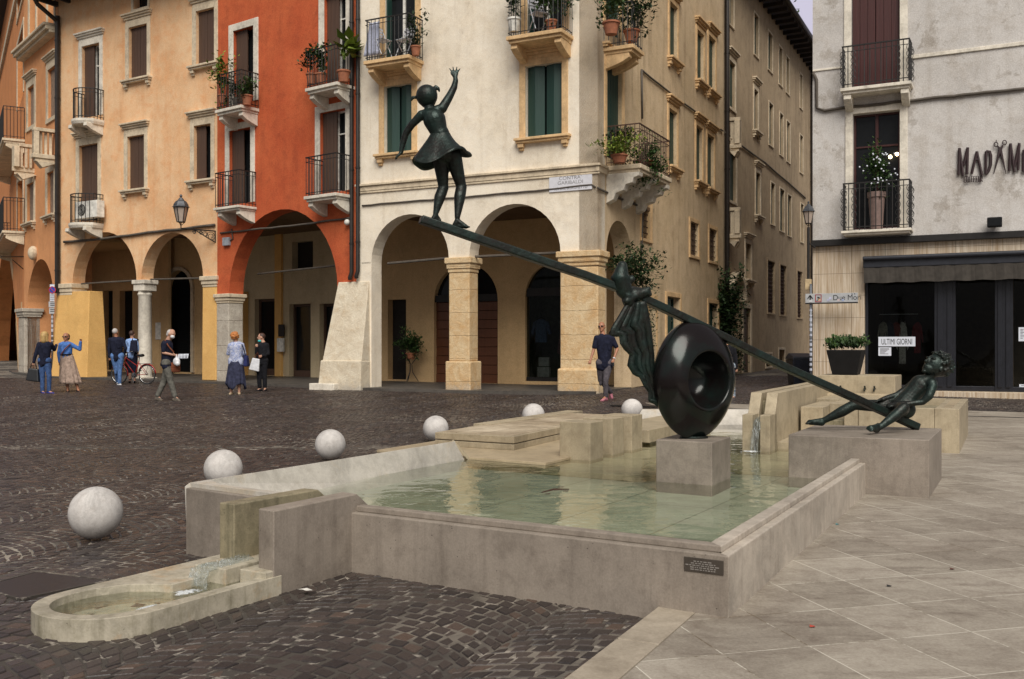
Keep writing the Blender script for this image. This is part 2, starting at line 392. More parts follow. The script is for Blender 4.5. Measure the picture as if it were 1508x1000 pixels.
# pale stone paving in front of the hairdresser's building
def paving_z(Y): return .103+.007*Y
def on_paving(px, py):
    lo, hi = 2., 60.
    for _ in range(40):
        m = (lo+hi)/2
        if CZ-(py-HY)/F*m > paving_z(m): lo = m
        else: hi = m
    return ((px-CX)/F*lo, lo)
N = NT('pale_paving_slabs')
br = N.n('ShaderNodeTexBrick'); br.offset = 0; br.inputs['Scale'].default_value = 1; br.inputs['Brick Width'].default_value = .43; br.inputs['Row Height'].default_value = .52
br.inputs['Mortar Size'].default_value = .0036; br.inputs['Mortar Smooth'].default_value = .1; br.inputs['Bias'].default_value = 0
br.inputs['Color1'].default_value = (0, 0, 0, 1); br.inputs['Color2'].default_value = (1, 1, 1, 1); br.inputs['Mortar'].default_value = (.5, .5, .5, 1)
N.l(N.vec((1, 1, 0), (0, 0, R(-15)), loc=(.13, .2, 0)), br.inputs['Vector'])
a1 = N.noise(1.3, 9, .78, dist=.6); a2 = N.noise(6, 9, .8); a3 = N.noise(60, 4, .7); a4 = N.noise(1, 7, .75, N.vec((1.2, 7, 1), (0, 0, R(-12))))
c_ = N.mix(N.ramp(a1, [(.32, 0), (.66, 1)]), (.20, .168, .134, 1), (.37, .33, .272, 1))
c_ = N.mix(N.math('MULTIPLY', N.ramp(a2, [(.5, 0), (.7, 1)]), .6), c_, (.14, .105, .08, 1))
c_ = N.mix(N.math('MULTIPLY', N.ramp(a4, [(.52, 0), (.68, 1)]), .5), c_, (.115, .085, .065, 1))
c_ = N.mix(.16, c_, br.outputs['Color'], 'SOFT_LIGHT')
c_ = N.mix(.35, c_, N.ramp(a3, [(.3, .2), (.7, .85)]), 'SOFT_LIGHT')
sp = N.n('ShaderNodeTexVoronoi'); sp.inputs['Scale'].default_value = 7; N.l(N.pos, sp.inputs['Vector'])
c_ = N.mix(N.math('MULTIPLY', N.ramp(sp.outputs['Distance'], [(.03, 1), (.06, 0)]), N.ramp(a2, [(.5, 0), (.6, .7)])), c_, (.05, .035, .03, 1))
jt = N.mix(N.ramp(a1, [(.42, 0), (.5, 1)]), (.15, .115, .075, 1), (.56, .52, .44, 1))
c_ = N.mix(br.outputs['Fac'], c_, jt)
hh = N.math('SUBTRACT', N.math('ADD', N.math('MULTIPLY', a2, .7), N.math('MULTIPLY', a3, .2)), N.math('MULTIPLY', br.outputs['Fac'], .5))
M['paving'] = N.out(c_, .6, 0, hh, .004, .8, spec=.35)
P0 = on_paving(970, 893); P1 = on_paving(830, 1000)
dP = (P1[0]-P0[0], P1[1]-P0[1]); P2 = (P1[0]+dP[0]*3, P1[1]+dP[1]*3)
Q1 = on_paving(1434, 605); u_ = (.8926, -.4509)
band = Vector((-dP[1], dP[0])).normalized()*.2
if band.x < 0: band = -band
bd = (band.x, band.y)
def slope_prism(mb, poly, dz=0, th=.2):
    tri = tessellate_polygon([[Vector((p[0], p[1], 0)) for p in poly]]); n = len(poly)
    V = [(p[0], p[1], paving_z(p[1])+dz) for p in poly]+[(p[0], p[1], paving_z(p[1])+dz-th) for p in poly]
    return mb.add(V, [tuple(t) for t in tri]+[tuple(i+n for i in t) for t in tri]+[(i, (i+1) % n, (i+1) % n+n, i+n) for i in range(n)])
far_l = (Q1[0]-u_[0]*7, Q1[1]-u_[1]*7); far_r = (Q1[0]+u_[0]*14, Q1[1]+u_[1]*14)
g = .004
poly = [(P0[0]+bd[0]+g, P0[1]+bd[1]), (P2[0]+bd[0]+g, P2[1]+bd[1]), (30, -8), (30, 6), far_r, far_l, (4.2, 14.5), (1.6, 6.5), (.9, 5.9), (P0[0]+.15, P0[1]+.5)]
pv = slope_prism(MB(), poly).build('paving', M['paving'], bevel=.006); props(pv, kind='structure')
N = NT('paving_edge_stone'); a1 = N.noise(3, 8, .7); a3 = N.noise(60, 4, .7)
c_ = N.mix(N.ramp(a1, [(.35, 0), (.65, 1)]), (.24, .20, .15, 1), (.42, .36, .28, 1))
M['kerb'] = N.out(N.mix(.3, c_, N.ramp(a3, [(.3, .2), (.7, .8)]), 'SOFT_LIGHT'), .6, 0, a1, .006)
kb = MB()
for k in range(6):
    t0, t1 = k*.62, (k+1)*.62-.005
    L = math.hypot(*dP); e = (dP[0]/L, dP[1]/L)
    a = (P0[0]+e[0]*t0, P0[1]+e[1]*t0); b = (P0[0]+e[0]*t1, P0[1]+e[1]*t1)
    q = [a, b, (b[0]+bd[0], b[1]+bd[1]), (a[0]+bd[0], a[1]+bd[1])]
    if k == 0: q = [(a[0]-e[0]*.12, a[1]-e[1]*.12), b, q[2], (a[0]+bd[0]-e[0]*.3, a[1]+bd[1]-e[1]*.3)]
    slope_prism(kb, q, .001)
kb = kb.build('kerb', M['kerb'], bevel=.008); props(kb, kind='structure')
# far edge of the paving: pale kerb, channel strip
nrm = (-.4509, -.8926)
def strip(s0, s1, d0, d1):
    f = lambda s, d: (Q1[0]+u_[0]*s+nrm[0]*d, Q1[1]+u_[1]*s+nrm[1]*d)
    return [f(s0, d0), f(s1, d0), f(s1, d1), f(s0, d1)]
slope_prism(MB(), strip(-7, 14, 1.5, 1.62), .004, .02).build('drain_channel', M['iron'])
bpy.data.objects['drain_channel']['kind'] = 'structure'
slope_prism(MB(), strip(1.9, 14, .25, 1.0), .004, .02).build('paving_strip', M['cobble'])
bpy.data.objects['paving_strip']['kind'] = 'structure'
# service covers in the cobbles
def cover(pts, label, zoff=.014):
    G = [on_ground(*p) for p in pts]; t = thing('service_cover', label, 'manhole cover', sum(G, Vector())/4)
    mb = MB(); mb.hexa([g_+Vector((0, 0, -.03)) for g_ in G], [g_+Vector((0, 0, zoff)) for g_ in G]); mb.build('plate', M['iron_plate'], t, bevel=.004)
    c0 = sum(G, Vector())/4; mb = MB()
    for i in range(4):
        a, b = G[i], G[(i+1) % 4]; ao = c0+(a-c0)*1.05; bo = c0+(b-c0)*1.05
        mb.hexa([a+Vector((0, 0, -.03)), b+Vector((0, 0, -.03)), bo+Vector((0, 0, -.03)), ao+Vector((0, 0, -.03))], [v+Vector((0, 0, zoff+.003)) for v in (a, b, bo, ao)])
    mb.build('surround', M['mortar'], t)
N = NT('cast_plate'); ck = N.n('ShaderNodeTexBrick'); ck.inputs['Scale'].default_value = 14; N.l(N.vec((1, 1, 0), (0, 0, .5)), ck.inputs['Vector'])
M['iron_plate'] = N.out((.035, .027, .025, 1), .5, .3, ck.outputs['Fac'], .004)
cover([(-30, 868), (55, 845), (158, 858), (30, 885)], 'dark square cover beside the low fountain trough')
cover([(112, 617), (150, 614.5), (166, 618), (126, 621)], 'small dark service cover out in the open cobbled square')
cover([(352, 589), (376, 588), (385, 590), (360, 591.5)], 'tiny far service cover in cobbles below the woman in a skirt')
# litter
lp = thing('paper_scrap', 'crumpled white paper scrap on dark cobbles beside the fountain wall', 'litter', on_ground(452, 876)+Vector((0, 0, .02)))
mb = MB(); random.seed(3); b0 = lp.location
vv = [b0+Vector((.05*math.cos(a)*random.uniform(.5, 1.2), .03*math.sin(a)*random.uniform(.6, 1.2), random.uniform(0, .018))) for a in np.linspace(0, 6.28, 9)[:-1]]
mb.add(vv+[b0+Vector((0, 0, .02))], [(i, (i+1) % 8, 8) for i in range(8)], raw=True); mb.build('scrap', M['white_paint'], lp)
def litter(px, py, col, label):
    x, y = on_paving(px, py); z = paving_z(y)+.004
    mt = plain('litter_'+label.split()[0], col, .8); mb = MB()
    mb.add([(x-.014, y-.01, z), (x+.013, y-.014, z+.004), (x+.016, y+.009, z+.001), (x-.008, y+.014, z+.006)], [(0, 1, 2), (0, 2, 3)])
    o = mb.build('dry_leaf', mt); props(o, label, 'leaf')
litter(1196, 924, (.35, .05, .03, 1), 'red dry leaf lying on pale paving near the pool corner')
litter(1309, 864, (.02, .02, .02, 1), 'black dry leaf scrap on pale paving right of the pool')
litter(1233, 773, (.05, .22, .25, 1), 'teal litter scrap on paving beside the long pool wall')
litter(1402, 839, (.10, .03, .02, 1), 'brown dry leaf on pale paving towards the right')
# ================================================================ fountain
ft = thing('fountain', 'low angular stone fountain with a broad shallow pool, stone blocks and two spouts', 'fountain', (1.0, 8.0, 0))
WZ = .28; LZ = .444; RZ = .48
def V2(p): return (p.x, p.y)
def pxz(px, py, z): return V2(at(px, py, z))
def sub(a, b): return (a[0]-b[0], a[1]-b[1])
def addv(a, b, k=1): return (a[0]+b[0]*k, a[1]+b[1]*k)
def unit(a): l = math.hypot(*a); return (a[0]/l, a[1]/l)
def quadp(a, b, d, w): return [a, b, addv(b, d, w), addv(a, d, w)]
Cn = pxz(1072.5, 819, LZ)                       # front right corner of the pool
Lf = pxz(518, 755, LZ)                          # left end of the long front wall
Rt = pxz(1275, 681.5, LZ)                       # far end of the right wall
Lc = pxz(273.6, 718.5, LZ)                      # outer left corner
Lb = pxz(367.8, 731.3, LZ)
aF = unit(sub(Lf, Cn)); bR = unit(sub(Rt, Cn))
# right wall and front wall, each a ledge below a set-back rim
def wall(p, q, inward, th, mat_, name='pool_wall', zb=-.15, ext0=0, ext1=0):
    d = unit(sub(q, p)); p = addv(p, d, -ext0); q = addv(q, d, ext1)
    mb = MB(); mb.prism(quadp(p, q, inward, th), zb, LZ)
    w_ = mb.build(name, mat_, ft, bevel=.007)
    mb = MB(); mb.prism(quadp(addv(p, inward, .045), addv(q, inward, .045), inward, th-.05), LZ, RZ)
    mb.build('rim', M['fountain_pale'], w_, bevel=.006)
    return w_
inF = bR; inR = (aF[0], aF[1])
nF = unit((-aF[1]*-1, -aF[0])) if False else None
perpF = (aF[1], -aF[0]);  perpF = perpF if perpF[1] > 0 else (-perpF[0], -perpF[1])
perpR = (-bR[1], bR[0]);  perpR = perpR if perpR[0] < 0 else (-perpR[0], -perpR[1])
# mitred corner: front wall polygon
def corner_wall():
    t = .13
    ci = addv(addv(Cn, aF, t/abs(aF[0]*perpR[0]+aF[1]*perpR[1])), bR, t/abs(bR[0]*perpF[0]+bR[1]*perpF[1]))
    def off(k): return addv(addv(Cn, aF, k), bR, k)
    F0, F1 = Cn, addv(Lf, aF, .02)
    w1 = MB().prism([F0, F1, addv(F1, perpF, .13), off(.14)], -.15, LZ).build('front_wall', M['fountain'], ft, bevel=.007)
    MB().prism([off(.05), addv(F1, perpF, .05), addv(F1, perpF, .125), off(.13)], LZ, RZ).build('rim', M['fountain'], w1, bevel=.006)
    G1 = Rt
    w2 = MB().prism([(F0[0], F0[1]), off(.14), addv(G1, perpR, .13), G1], -.15, LZ+.0002).build('side_wall', M['fountain_pale_wall'], ft, bevel=.007)
    MB().prism([off(.05), off(.13), addv(G1, perpR, .125), addv(G1, perpR, .05)], LZ, RZ).build('rim', M['fountain_pale_wall'], w2, bevel=.006)
M['fountain_pale_wall'] = stone('fountain_side_limestone', (.42, .37, .31, 1), (.25, .20, .16, 1), 2.6, .45, .3, .55)
corner_wall()
# left outer corner: short front piece and the long wall with its sloping inner face
aL = unit(sub(Lb, Lc)); Le = addv(Lc, aL, 1.55)
perpL = (-aL[1], aL[0]); perpL = perpL if perpL[1] > 0 else (-perpL[0], -perpL[1])
w3 = MB().prism([Lc, Le, addv(Le, perpL, .12), addv(Lc, perpL, .12)], -.2, LZ).build('front_wall', M['fountain'], ft, bevel=.007)
TA = at(279.4, 710.4, RZ); TB = at(669.9, 649.4, RZ)
MB().prism([V2(TA), addv(addv(Lc, aL, 1.3), perpL, .045), addv(addv(Lc, aL, 1.3), perpL, .12), addv(addv(Lc, aL, .25), perpL, .12), addv(V2(TA), bR, .2)], LZ, RZ-.001).build('rim', M['fountain_pale'], w3, bevel=.004)
WA = at(475.6, 719, WZ); WB = at(691.7, 676.5, WZ)
dW = (WB-WA); WA0 = WA-dW*.95
dT = (TB-TA).normalized()
def low(p, q, k=.55): # continue the slope under water
    return p+(p-q)*k
bl = [Vector((Lc[0], Lc[1], -.2)), TB+Vector((-.035, 0, -.7))]
mb = MB()
A_o = Vector((Lc[0]+dT.x*.02, Lc[1]+dT.y*.02, -.2)); A_t = TA.copy(); A_i = TA+Vector((dT.y, -dT.x, 0))*.42; A_i.z = .02
B_o = Vector((TB.x-.045, TB.y+.02, -.2)); B_i = low(WB, TB, .5); B_i.z = .02
mb.add([A_o, A_t, A_i, A_i-Vector((0, 0, .25)), B_o, TB, B_i, B_i-Vector((0, 0, .25)), TA+Vector((-.04, .0, -.03)), TB+Vector((-.04, 0, -.03))],
       [(1, 2, 6, 5), (2, 3, 7, 6), (0, 8, 9, 4), (8, 1, 5, 9), (0, 4, 7, 3), (4, 9, 5, 6, 7), (0, 3, 2, 1, 8)], raw=True)
mb.build('sloped_wall', M['fountain_pale'], ft, bevel=.006)
# edge strip finishing the sloped wall
mb = MB(); e0 = TB+Vector((-.03, .005, .004)); e1 = low(WB, TB, .15)
mb.tube([e0, e0+(e1-e0)*.5, e1], [.022, .022, .022], 4); mb.build('end_coping', M['fountain_warm'], ft, bevel=.003)
# pool floor: deep green-grey tiles in front, a shallow shelf behind
N = NT('pool_floor_slabs'); br = N.n('ShaderNodeTexBrick'); br.offset = 0; br.inputs['Scale'].default_value = 1; br.inputs['Brick Width'].default_value = .8; br.inputs['Row Height'].default_value = 1.3
br.inputs['Mortar Size'].default_value = .007; br.inputs['Color1'].default_value = (0, 0, 0, 1); br.inputs['Color2'].default_value = (1, 1, 1, 1)
N.l(N.vec((1, 1, 0), (0, 0, R(30)), loc=(.2, .1, 0)), br.inputs['Vector'])
a1 = N.noise(1.6, 7, .7); a2 = N.noise(9, 6, .7)
c_ = N.mix(N.ramp(a1, [(.3, 0), (.7, 1)]), (.31, .33, .25, 1), (.52, .54, .43, 1))
c_ = N.mix(N.math('MULTIPLY', N.ramp(a2, [(.5, 0), (.75, 1)]), .35), c_, (.17, .19, .11, 1))
c_ = N.mix(.2, c_, br.outputs['Color'], 'SOFT_LIGHT')
M['pool_floor'] = N.out(N.mix(N.math('MULTIPLY', br.outputs['Fac'], .5), c_, (.08, .09, .06, 1)), .7, 0, a2, .004)
FZ, SZ = .185, .245
inner = [addv(addv(Cn, aF, .07), bR, .07), addv(Lf, bR, .09), addv(Lf, aF, .9), (Lc[0]+.35, Lc[1]+.1), (TB.x, TB.y+.1), (.3, 12.4), (2.6, 14.6), (4.2, 14.3), (3.1, 10.3), addv(Rt, perpR, .07)]
MB().prism(inner, -.15, FZ).build('pool_floor', M['pool_floor'], ft)
s1 = pxz(690, 684, WZ); s2 = pxz(933, 706, WZ); s3 = pxz(1077, 694, WZ); s4 = pxz(1168, 699.5, WZ)
M['shelf'] = stone('submerged_shelf_stone', (.42, .38, .26, 1), (.25, .21, .12, 1), 2.5, .1, .2, .6)
sh = [pxz(800, 697, .2), pxz(935, 708, .2), pxz(1060, 700, .2), pxz(1077, 696, .2), pxz(1172, 701, .2), (3.1, 9.4), (3.1, 10.3), (4.2, 14.3), (2.6, 14.5), (.3, 12.3), pxz(700, 684, .2)]
MB().prism(sh, FZ+.002, SZ).build('shelf', M['shelf'], ft, bevel=.006)
# low terrace of stone slabs at the far side
MT = M['fountain_warm']
S2z, S1z = .308, .466
c2 = at(803, 681.5, S2z); l2 = at(691.7, 671.5, S2z); r2 = at(846, 671.8, S2z)
da = unit(sub(V2(l2), V2(c2))); db = unit(sub(V2(r2), V2(c2))); db = bR
L3 = pxz(554.6, 662.5, S2z)
pl2 = [V2(c2), L3, addv(L3, bR, 1.9), addv(addv(V2(c2), da, .3), bR, 5.), addv(V2(c2), bR, 5.0)]
M['slab_wet'] = stone('damp_slab_stone', (.40, .32, .21, 1), (.20, .15, .09, 1), 2., .15, .2, .35)
tl = MB().prism(pl2, .1, S2z-.035).build('lower_slab', MT, ft, bevel=.006)
MB().prism(pl2, S2z-.03, S2z).build('slab_top', M['slab_wet'], tl, bevel=.005)
c1 = at(756.5, 643, S1z); l1 = at(640.6, 636.5, S1z); r1 = at(828.3, 628.4, S1z); f1 = at(820, 607.4, S1z)
d1 = unit(sub(V2(r1), V2(c1))); a1_ = unit(sub(V2(l1), V2(c1))); wS = math.hypot(*sub(V2(l1), V2(c1)))
pl1 = quadp(V2(c1), V2(l1), d1, 4.0)
pl1i = quadp(addv(addv(V2(c1), a1_, .03), d1, .03), addv(addv(V2(l1), a1_, -.03), d1, .03), d1, 3.9)
tb = MB().prism(pl1, S2z, .375).build('middle_slab', MT, ft, bevel=.005)
MB().prism(pl1i, .374, .387).build('shadow_groove', M['kerb'], tb)
N = NT('terrace_slabs'); br = N.n('ShaderNodeTexBrick'); br.offset = 0; br.inputs['Scale'].default_value = 1; br.inputs['Brick Width'].default_value = .34; br.inputs['Row Height'].default_value = .62
br.inputs['Mortar Size'].default_value = .005; br.inputs['Color1'].default_value = (0, 0, 0, 1); br.inputs['Color2'].default_value = (1, 1, 1, 1)
N.l(N.vec((1, 1, 0), (0, 0, R(26))), br.inputs['Vector'])
a1 = N.noise(1.6, 7, .7); a2 = N.noise(9, 6, .7)
c_ = N.mix(N.ramp(a1, [(.36, 0), (.62, 1)]), (.27, .205, .135, 1), (.55, .46, .33, 1))
c_ = N.mix(N.math('MULTIPLY', N.ramp(a2, [(.5, 0), (.75, 1)]), .5), c_, (.20, .14, .09, 1))
c_ = N.mix(.4, c_, br.outputs['Color'], 'SOFT_LIGHT')
sp_ = N.mix(br.outputs['Fac'], c_, (.14, .10, .06, 1))
M['terrace'] = N.out(sp_, .55, 0, a2, .005)
tt = MB().prism(pl1, .387, S1z-.002).build('upper_slab', MT, ft, bevel=.005)
MB().prism(quadp(addv(addv(V2(c1), a1_, .06), d1, .1), addv(addv(V2(l1), a1_, -.06), d1, .1), d1, 3.8), S1z-.002, S1z+.002).build('paved_top', M['terrace'], tt)
# back strip behind the terrace and the low bench slab right of it
bk = at(697, 624, S1z+.01); bk2 = at(822, 606.5, S1z+.01)
MB().prism([V2(bk), addv(V2(bk), a1_, .0), addv(V2(bk2), d1, .4), addv(addv(V2(bk2), d1, .4), a1_, -.28), addv(V2(bk), a1_, -.28)][0:1]+[addv(V2(bk2), d1, .4), addv(addv(V2(bk2), d1, .4), a1_, -.28), addv(V2(bk), a1_, -.28)], .1, S1z+.012).build('back_coping', MT, ft, bevel=.005)
bf = at(956, 633.6, S1z)
bq = [V2(bf), addv(V2(bf), aF, .75), addv(addv(V2(bf), aF, .75), bR, 2.6), addv(V2(bf), bR, 2.6)]
MB().prism(bq, .31, S1z).build('bench_slab', M['fountain_warm'], ft, bevel=.006)
MB().prism([addv(p, unit(sub(bq[(i+2) % 4], p)), .12) for i, p in enumerate(bq)], .18, .31).build('bench_foot', M['fountain_moss'], ft)
# three square blocks standing in the water
for k, (px, py, tx, ty) in enumerate([(869.3, 678.6, 869, 622.6), (901.8, 669.8, 901, 616), (930.1, 663.4, 930, 611.6)]):
    b_ = at(px, py, WZ); ztop = .684
    poly = quadp(V2(b_), addv(V2(b_), aF, .375), bR, .36)
    MB().prism(poly, .1, ztop).build('stone_block', M['fountain_warm'], ft, bevel=.008)
# plinth of the ring, plinth of the boy
pf = at(1048.6, 715.4, WZ); pl = at(966, 708.8, WZ); pr = at(1076, 703, WZ); PZ = .655
pq = [V2(pf), V2(pl), addv(V2(pl), sub(V2(pr), V2(pf))), V2(pr)]
MB().prism(pq, .05, PZ).build('ring_plinth', M['fountain'], ft, bevel=.008)
PC = (sum(p[0] for p in pq)/4, sum(p[1] for p in pq)/4)
BZ = .673
g1 = at(1368.5, 648, BZ); g2 = at(1161, 640, BZ); g3 = at(1386.7, 631, BZ)
gq = [V2(g1), V2(g2), addv(V2(g2), sub(V2(g3), V2(g1))), V2(g3)]
MB().prism(gq, .03, BZ).build('boy_plinth', M['fountain_warm2'] if 'fountain_warm2' in M else M['fountain'], ft, bevel=.008)
# far end wall of the pool with sloping face
fa = at(1060, 603, RZ+.02); fb = at(1112, 603, RZ+.02); ia = at(1050, 626, WZ); ib = at(1100, 625, WZ)
dx = (fb-fa)
fa2 = fa-dx*2.2; ia2 = ia-dx*2.2
mb = MB(); mb.add([fa2, fb, ib, ia2, fa2+Vector((0, .12, 0)), fb+Vector((0, .12, 0)), fb+Vector((0, .12, -.6)), fa2+Vector((0, .12, -.6)), ib-Vector((0, 0, .2)), ia2-Vector((0, 0, .2))],
    [(0, 1, 2, 3), (0, 4, 5, 1), (4, 7, 6, 5), (3, 2, 8, 9), (1, 5, 6, 8, 2), (0, 3, 9, 7, 4), (9, 8, 6, 7)], raw=True)
mb.build('far_wall', M['fountain_pale'], ft, bevel=.006)
# ---- raised channel feeding the pool (two parallel walls with raked ends)
ch = at(1134, 665.4, WZ); bC = unit((1.88, 3.85)); aC = (-bC[1], bC[0])
lz, hz = .70, .94
def chan(s, d, z): return Vector((ch.x+bC[0]*s+aC[0]*d, ch.y+bC[1]*s+aC[1]*d, z))
def cbox(s0, s1, d0, d1, z0, z1, name, m, par=ft, bevel=.006): return MB(chan).box(s0, s1, d0, d1, z0, z1).build(name, m, par, bevel=bevel)
WC = M['fountain_warm']
cbox(0, .38, 0, .115, .1, lz, 'spout_pier', WC); cbox(0, .38, .20, .32, .1, lz, 'spout_pier', WC)
cbox(.18, .5, .115, .20, .1, lz-.07, 'spout_bed', M['fountain_moss'])
for d0, d1 in ((0, .13), (.19, .32)):
    mb = MB(chan); x0, x1, L = .30, .46, 4.75
    mb.add([(x0, d0, .1), (x0, d0, lz), (x1, d0, hz), (L, d0, hz), (L, d0, .1), (x0, d1, .1), (x0, d1, lz), (x1, d1, hz), (L, d1, hz), (L, d1, .1)],
           [(0, 1, 2, 3, 4), (5, 6, 7, 8, 9), (0, 1, 6, 5), (1, 2, 7, 6), (2, 3, 8, 7), (3, 4, 9, 8), (0, 4, 9, 5)])
    mb.build('channel_wall', WC, ft, bevel=.006)
cbox(.5, 4.75, .13, .19, .1, hz-.1, 'channel_bed', M['fountain_moss'])
cbox(.42, 3.0, -.42, -.0, .1, .36, 'low_step', WC)
# ---- far basins
fr = at(1412.8, 602.4, .731); fr = Vector((fr.x, fr.y, 0)); ub = (-.8926, .4509); vb = (.4509, .8926)
def bas(s, d, z): return Vector((fr.x+ub[0]*s+vb[0]*d, fr.y+ub[1]*s+vb[1]*d, z))
def bbox(s0, s1, d0, d1, z0, z1, name, m=WC, bevel=.007, par=ft): return MB(bas).box(s0, s1, d0, d1, z0, z1).build(name, m, par, bevel=bevel)
B2 = .731
bbox(.0, .28, 0, 2.7, -.0, B2, 'basin_wall'); bbox(.283, 1.17, 0, .10, 0, B2, 'basin_wall'); bbox(.283, 1.17, 2.6, 2.7, 0, B2, 'basin_wall')
bbox(1.173, 1.35, 0.02, 2.7, 0, B2, 'basin_wall'); bbox(.283, 1.17, .103, 2.6, 0, B2-.10, 'basin_bed', M['fountain_moss'])
bbox(.09, .20, .25, 2.5, B2, B2+.003, 'wet_channel', M['slab_wet'], 0)
bbox(1.353, 1.62, .10, .6, 0, B2-.19, 'basin_step', M['fountain_moss']); bbox(1.40, 1.62, .6, 2.7, 0, B2-.0, 'basin_wall', WC)
bbox(1.62, 1.9, .05, 1.5, 0, B2-.025, 'basin_wall', WC)
bbox(1.2, 2.15, 1.6, 2.6, 0, B2+.01, 'basin_block', WC)
# upper basin with taps
ub_o = at(1318.5, 553.8, 1.045)
def top_(s, d, z): return Vector((ub_o.x+ub[0]*s+vb[0]*d, ub_o.y+ub[1]*s+vb[1]*d, z))
ubn = MB(top_).box(0, 1.15, 0, .95, 0, 1.045).build('upper_basin', WC, ft, bevel=.008)
MB(top_).box(.06, 1.2, -.34, -.003, 0, .77).build('bowl_shelf', M['fountain_warm'], ubn, bevel=.01)
MB(top_).box(.12, 1.1, -.30, -.04, .77, .774).build('wet_bowl', M['slab_wet'], ubn)
for s_ in (.30, .44, .80):
    mb = MB(); p = top_(s_, 0, .845); o_ = Vector((-vb[0], -vb[1], 0))
    mb.tube([p, p+o_*.05, p+o_*.09+Vector((0, 0, -.015)), p+o_*.10+Vector((0, 0, -.04))], [.02, .016, .014, .012], 8)
    mb.ball(p+o_*.045+Vector((0, 0, .03)), .016, 8, 6); mb.build('tap', M['bronze'], ubn, True)
# ---- front spout: two slabs and the trough
TZ = .555
def slab(front_r, front_l, back, name):
    fr_, fl_, bk_ = at(*front_r, TZ), at(*front_l, TZ), at(*back, TZ)
    d = (bk_-fr_); w_ = (fl_-fr_); L = d.length; d.normalize()
    e = Vector((0, 0, -1))
    top = [fr_, fl_, fl_+d*L, fr_+d*L]; cut = d*.17-Vector((0, 0, .12))
    bot = [p.copy() for p in top]
    mb = MB(); V = []
    for p, s_ in ((fr_, 0), (fl_, 0)):
        V += [Vector((p.x, p.y, -.1)), p, p+d*L, p+d*(L+.19)+Vector((0, 0, -.14)), Vector((p.x, p.y, -.1))+d*(L+.19)]
    mb.add(V, [(0, 1, 2, 3, 4), (5, 6, 7, 8, 9), (0, 5, 6, 1), (1, 6, 7, 2), (2, 7, 8, 3), (3, 8, 9, 4), (0, 4, 9, 5)], raw=True)
    return mb.build(name, M['fountain_moss'] if name == 'far_spout_slab' else M['fountain'], ft, bevel=.007), fr_, fl_, d
sA, fA, lA, dA = slab((403, 752.6), (380.5, 748.9), (526, 727.3), 'spout_slab')
sB, fB, lB, dB = slab((344.7, 742.7), (323.1, 740), (468.9, 721), 'spout_slab')
sB.data.materials[0] = M['fountain_moss']
# trough shell: rounded at the far left end
tc = Vector((-2.07, 5.10)); td = Vector((.507, .862)); tn = Vector((-.862, .507))     # along, towards the back
rO, TRZ = .37, .18
def tr(a, b): q = tc+td*a+tn*b; return (q.x, q.y)
arc = [tr(-rO*math.sin(t), -rO*math.cos(t)) for t in np.linspace(0, math.pi, 25)]
Lr = .86
outer = [tr(Lr, -rO)]+arc+[tr(1.28, rO)]+[tr(1.28, .05), tr(.8, .05)]
ri = .285
ia_ = [tr(-ri*math.sin(t), -ri*math.cos(t)) for t in np.linspace(0, math.pi, 21)]
innr = [tr(.80, -ri-.01)]+ia_+[tr(.12, ri-.01), tr(.28, .20), tr(.36, .06), tr(.39, -.01), tr(.80, -.01)]
M['trough'] = stone('trough_limestone', (.40, .36, .28, 1), (.17, .15, .09, 1), 4, .7, .4, .5, (.42, .25, .11, 1))
tro = MB().prism(outer, .0, TRZ, [innr]).build('trough', M['trough'], ft, bevel=.008)
MB().prism([tr(.82, -.34), tr(0, -.33), tr(-.33, 0), tr(0, .33), tr(.3, .25), tr(.82, .04)], .0, .075).build('trough_floor', stone('rust_stained_basin_floor', (.50, .48, .38, 1), (.34, .30, .20, 1), 4, .1, .2, .6, (.42, .16, .05, 1)), tro)
# spout lip between the two slabs
sp0 = tr(.72, -.10)
MB().prism([tr(.66, -.13), tr(.66, .12), tr(1.3, .12), tr(1.3, -.13)], .0, .225).build('spout_lip', M['trough'], ft, bevel=.006)
MB().prism([tr(.74, -.36), tr(.74, -.16), tr(.95, -.16), tr(.95, -.36)], .0, .215).build('spout_cheek', M['trough'], ft, bevel=.006)
# plaque near the corner
pz = LZ
q0 = at(1009, 820, .0); t0 = .0
def front(s, d, z): return Vector((Cn[0]+aF[0]*s-perpF[0]*d, Cn[1]+aF[1]*s-perpF[1]*d, z))
def fpx(px, py):
    r_ = (px-CX)/F; s = (r_*Cn[1]-Cn[0])/(aF[0]-r_*aF[1]); Y = Cn[1]+s*aF[1]; return s, CZ-(py-HY)/F*Y
s0, z1 = fpx(1066, 826); s1_, z0 = fpx(1008, 840)
plq = MB(front).box(s0, s1_, .0, .006, z0, z1-.0).build('plaque', plain('tarnished_plate', (.075, .062, .05, 1), .45, .3), ft, bevel=.002)
def text_obj(name, body, size, origin, xdir, zdir, mat_, parent, extrude=.002, align='CENTER', sx=1, cat=None):
    cu = bpy.data.curves.new(name, 'FONT'); cu.body = body; cu.size = size; cu.extrude = extrude; cu.align_x = align; cu.space_line = 1.0
    o = bpy.data.objects.new(name, cu); C.objects.link(o)
    xd = Vector(xdir).normalized(); zd = Vector(zdir).normalized(); nd = xd.cross(zd)
    mt = Matrix((xd*sx, zd, nd)).transposed().to_4x4(); mt.translation = Vector(origin)
    bpy.context.view_layer.update(); dg = bpy.context.evaluated_depsgraph_get()
    me = bpy.data.meshes.new_from_object(o.evaluated_get(dg)); bpy.data.objects.remove(o); bpy.data.curves.remove(cu)
    me.transform(mt)
    if parent is not None: me.transform(root_matrix(parent).inverted())
    me.materials.clear(); me.materials.append(mat_); me.name = name
    n = bpy.data.objects.new(name, me); C.objects.link(n); n.parent = parent; return n
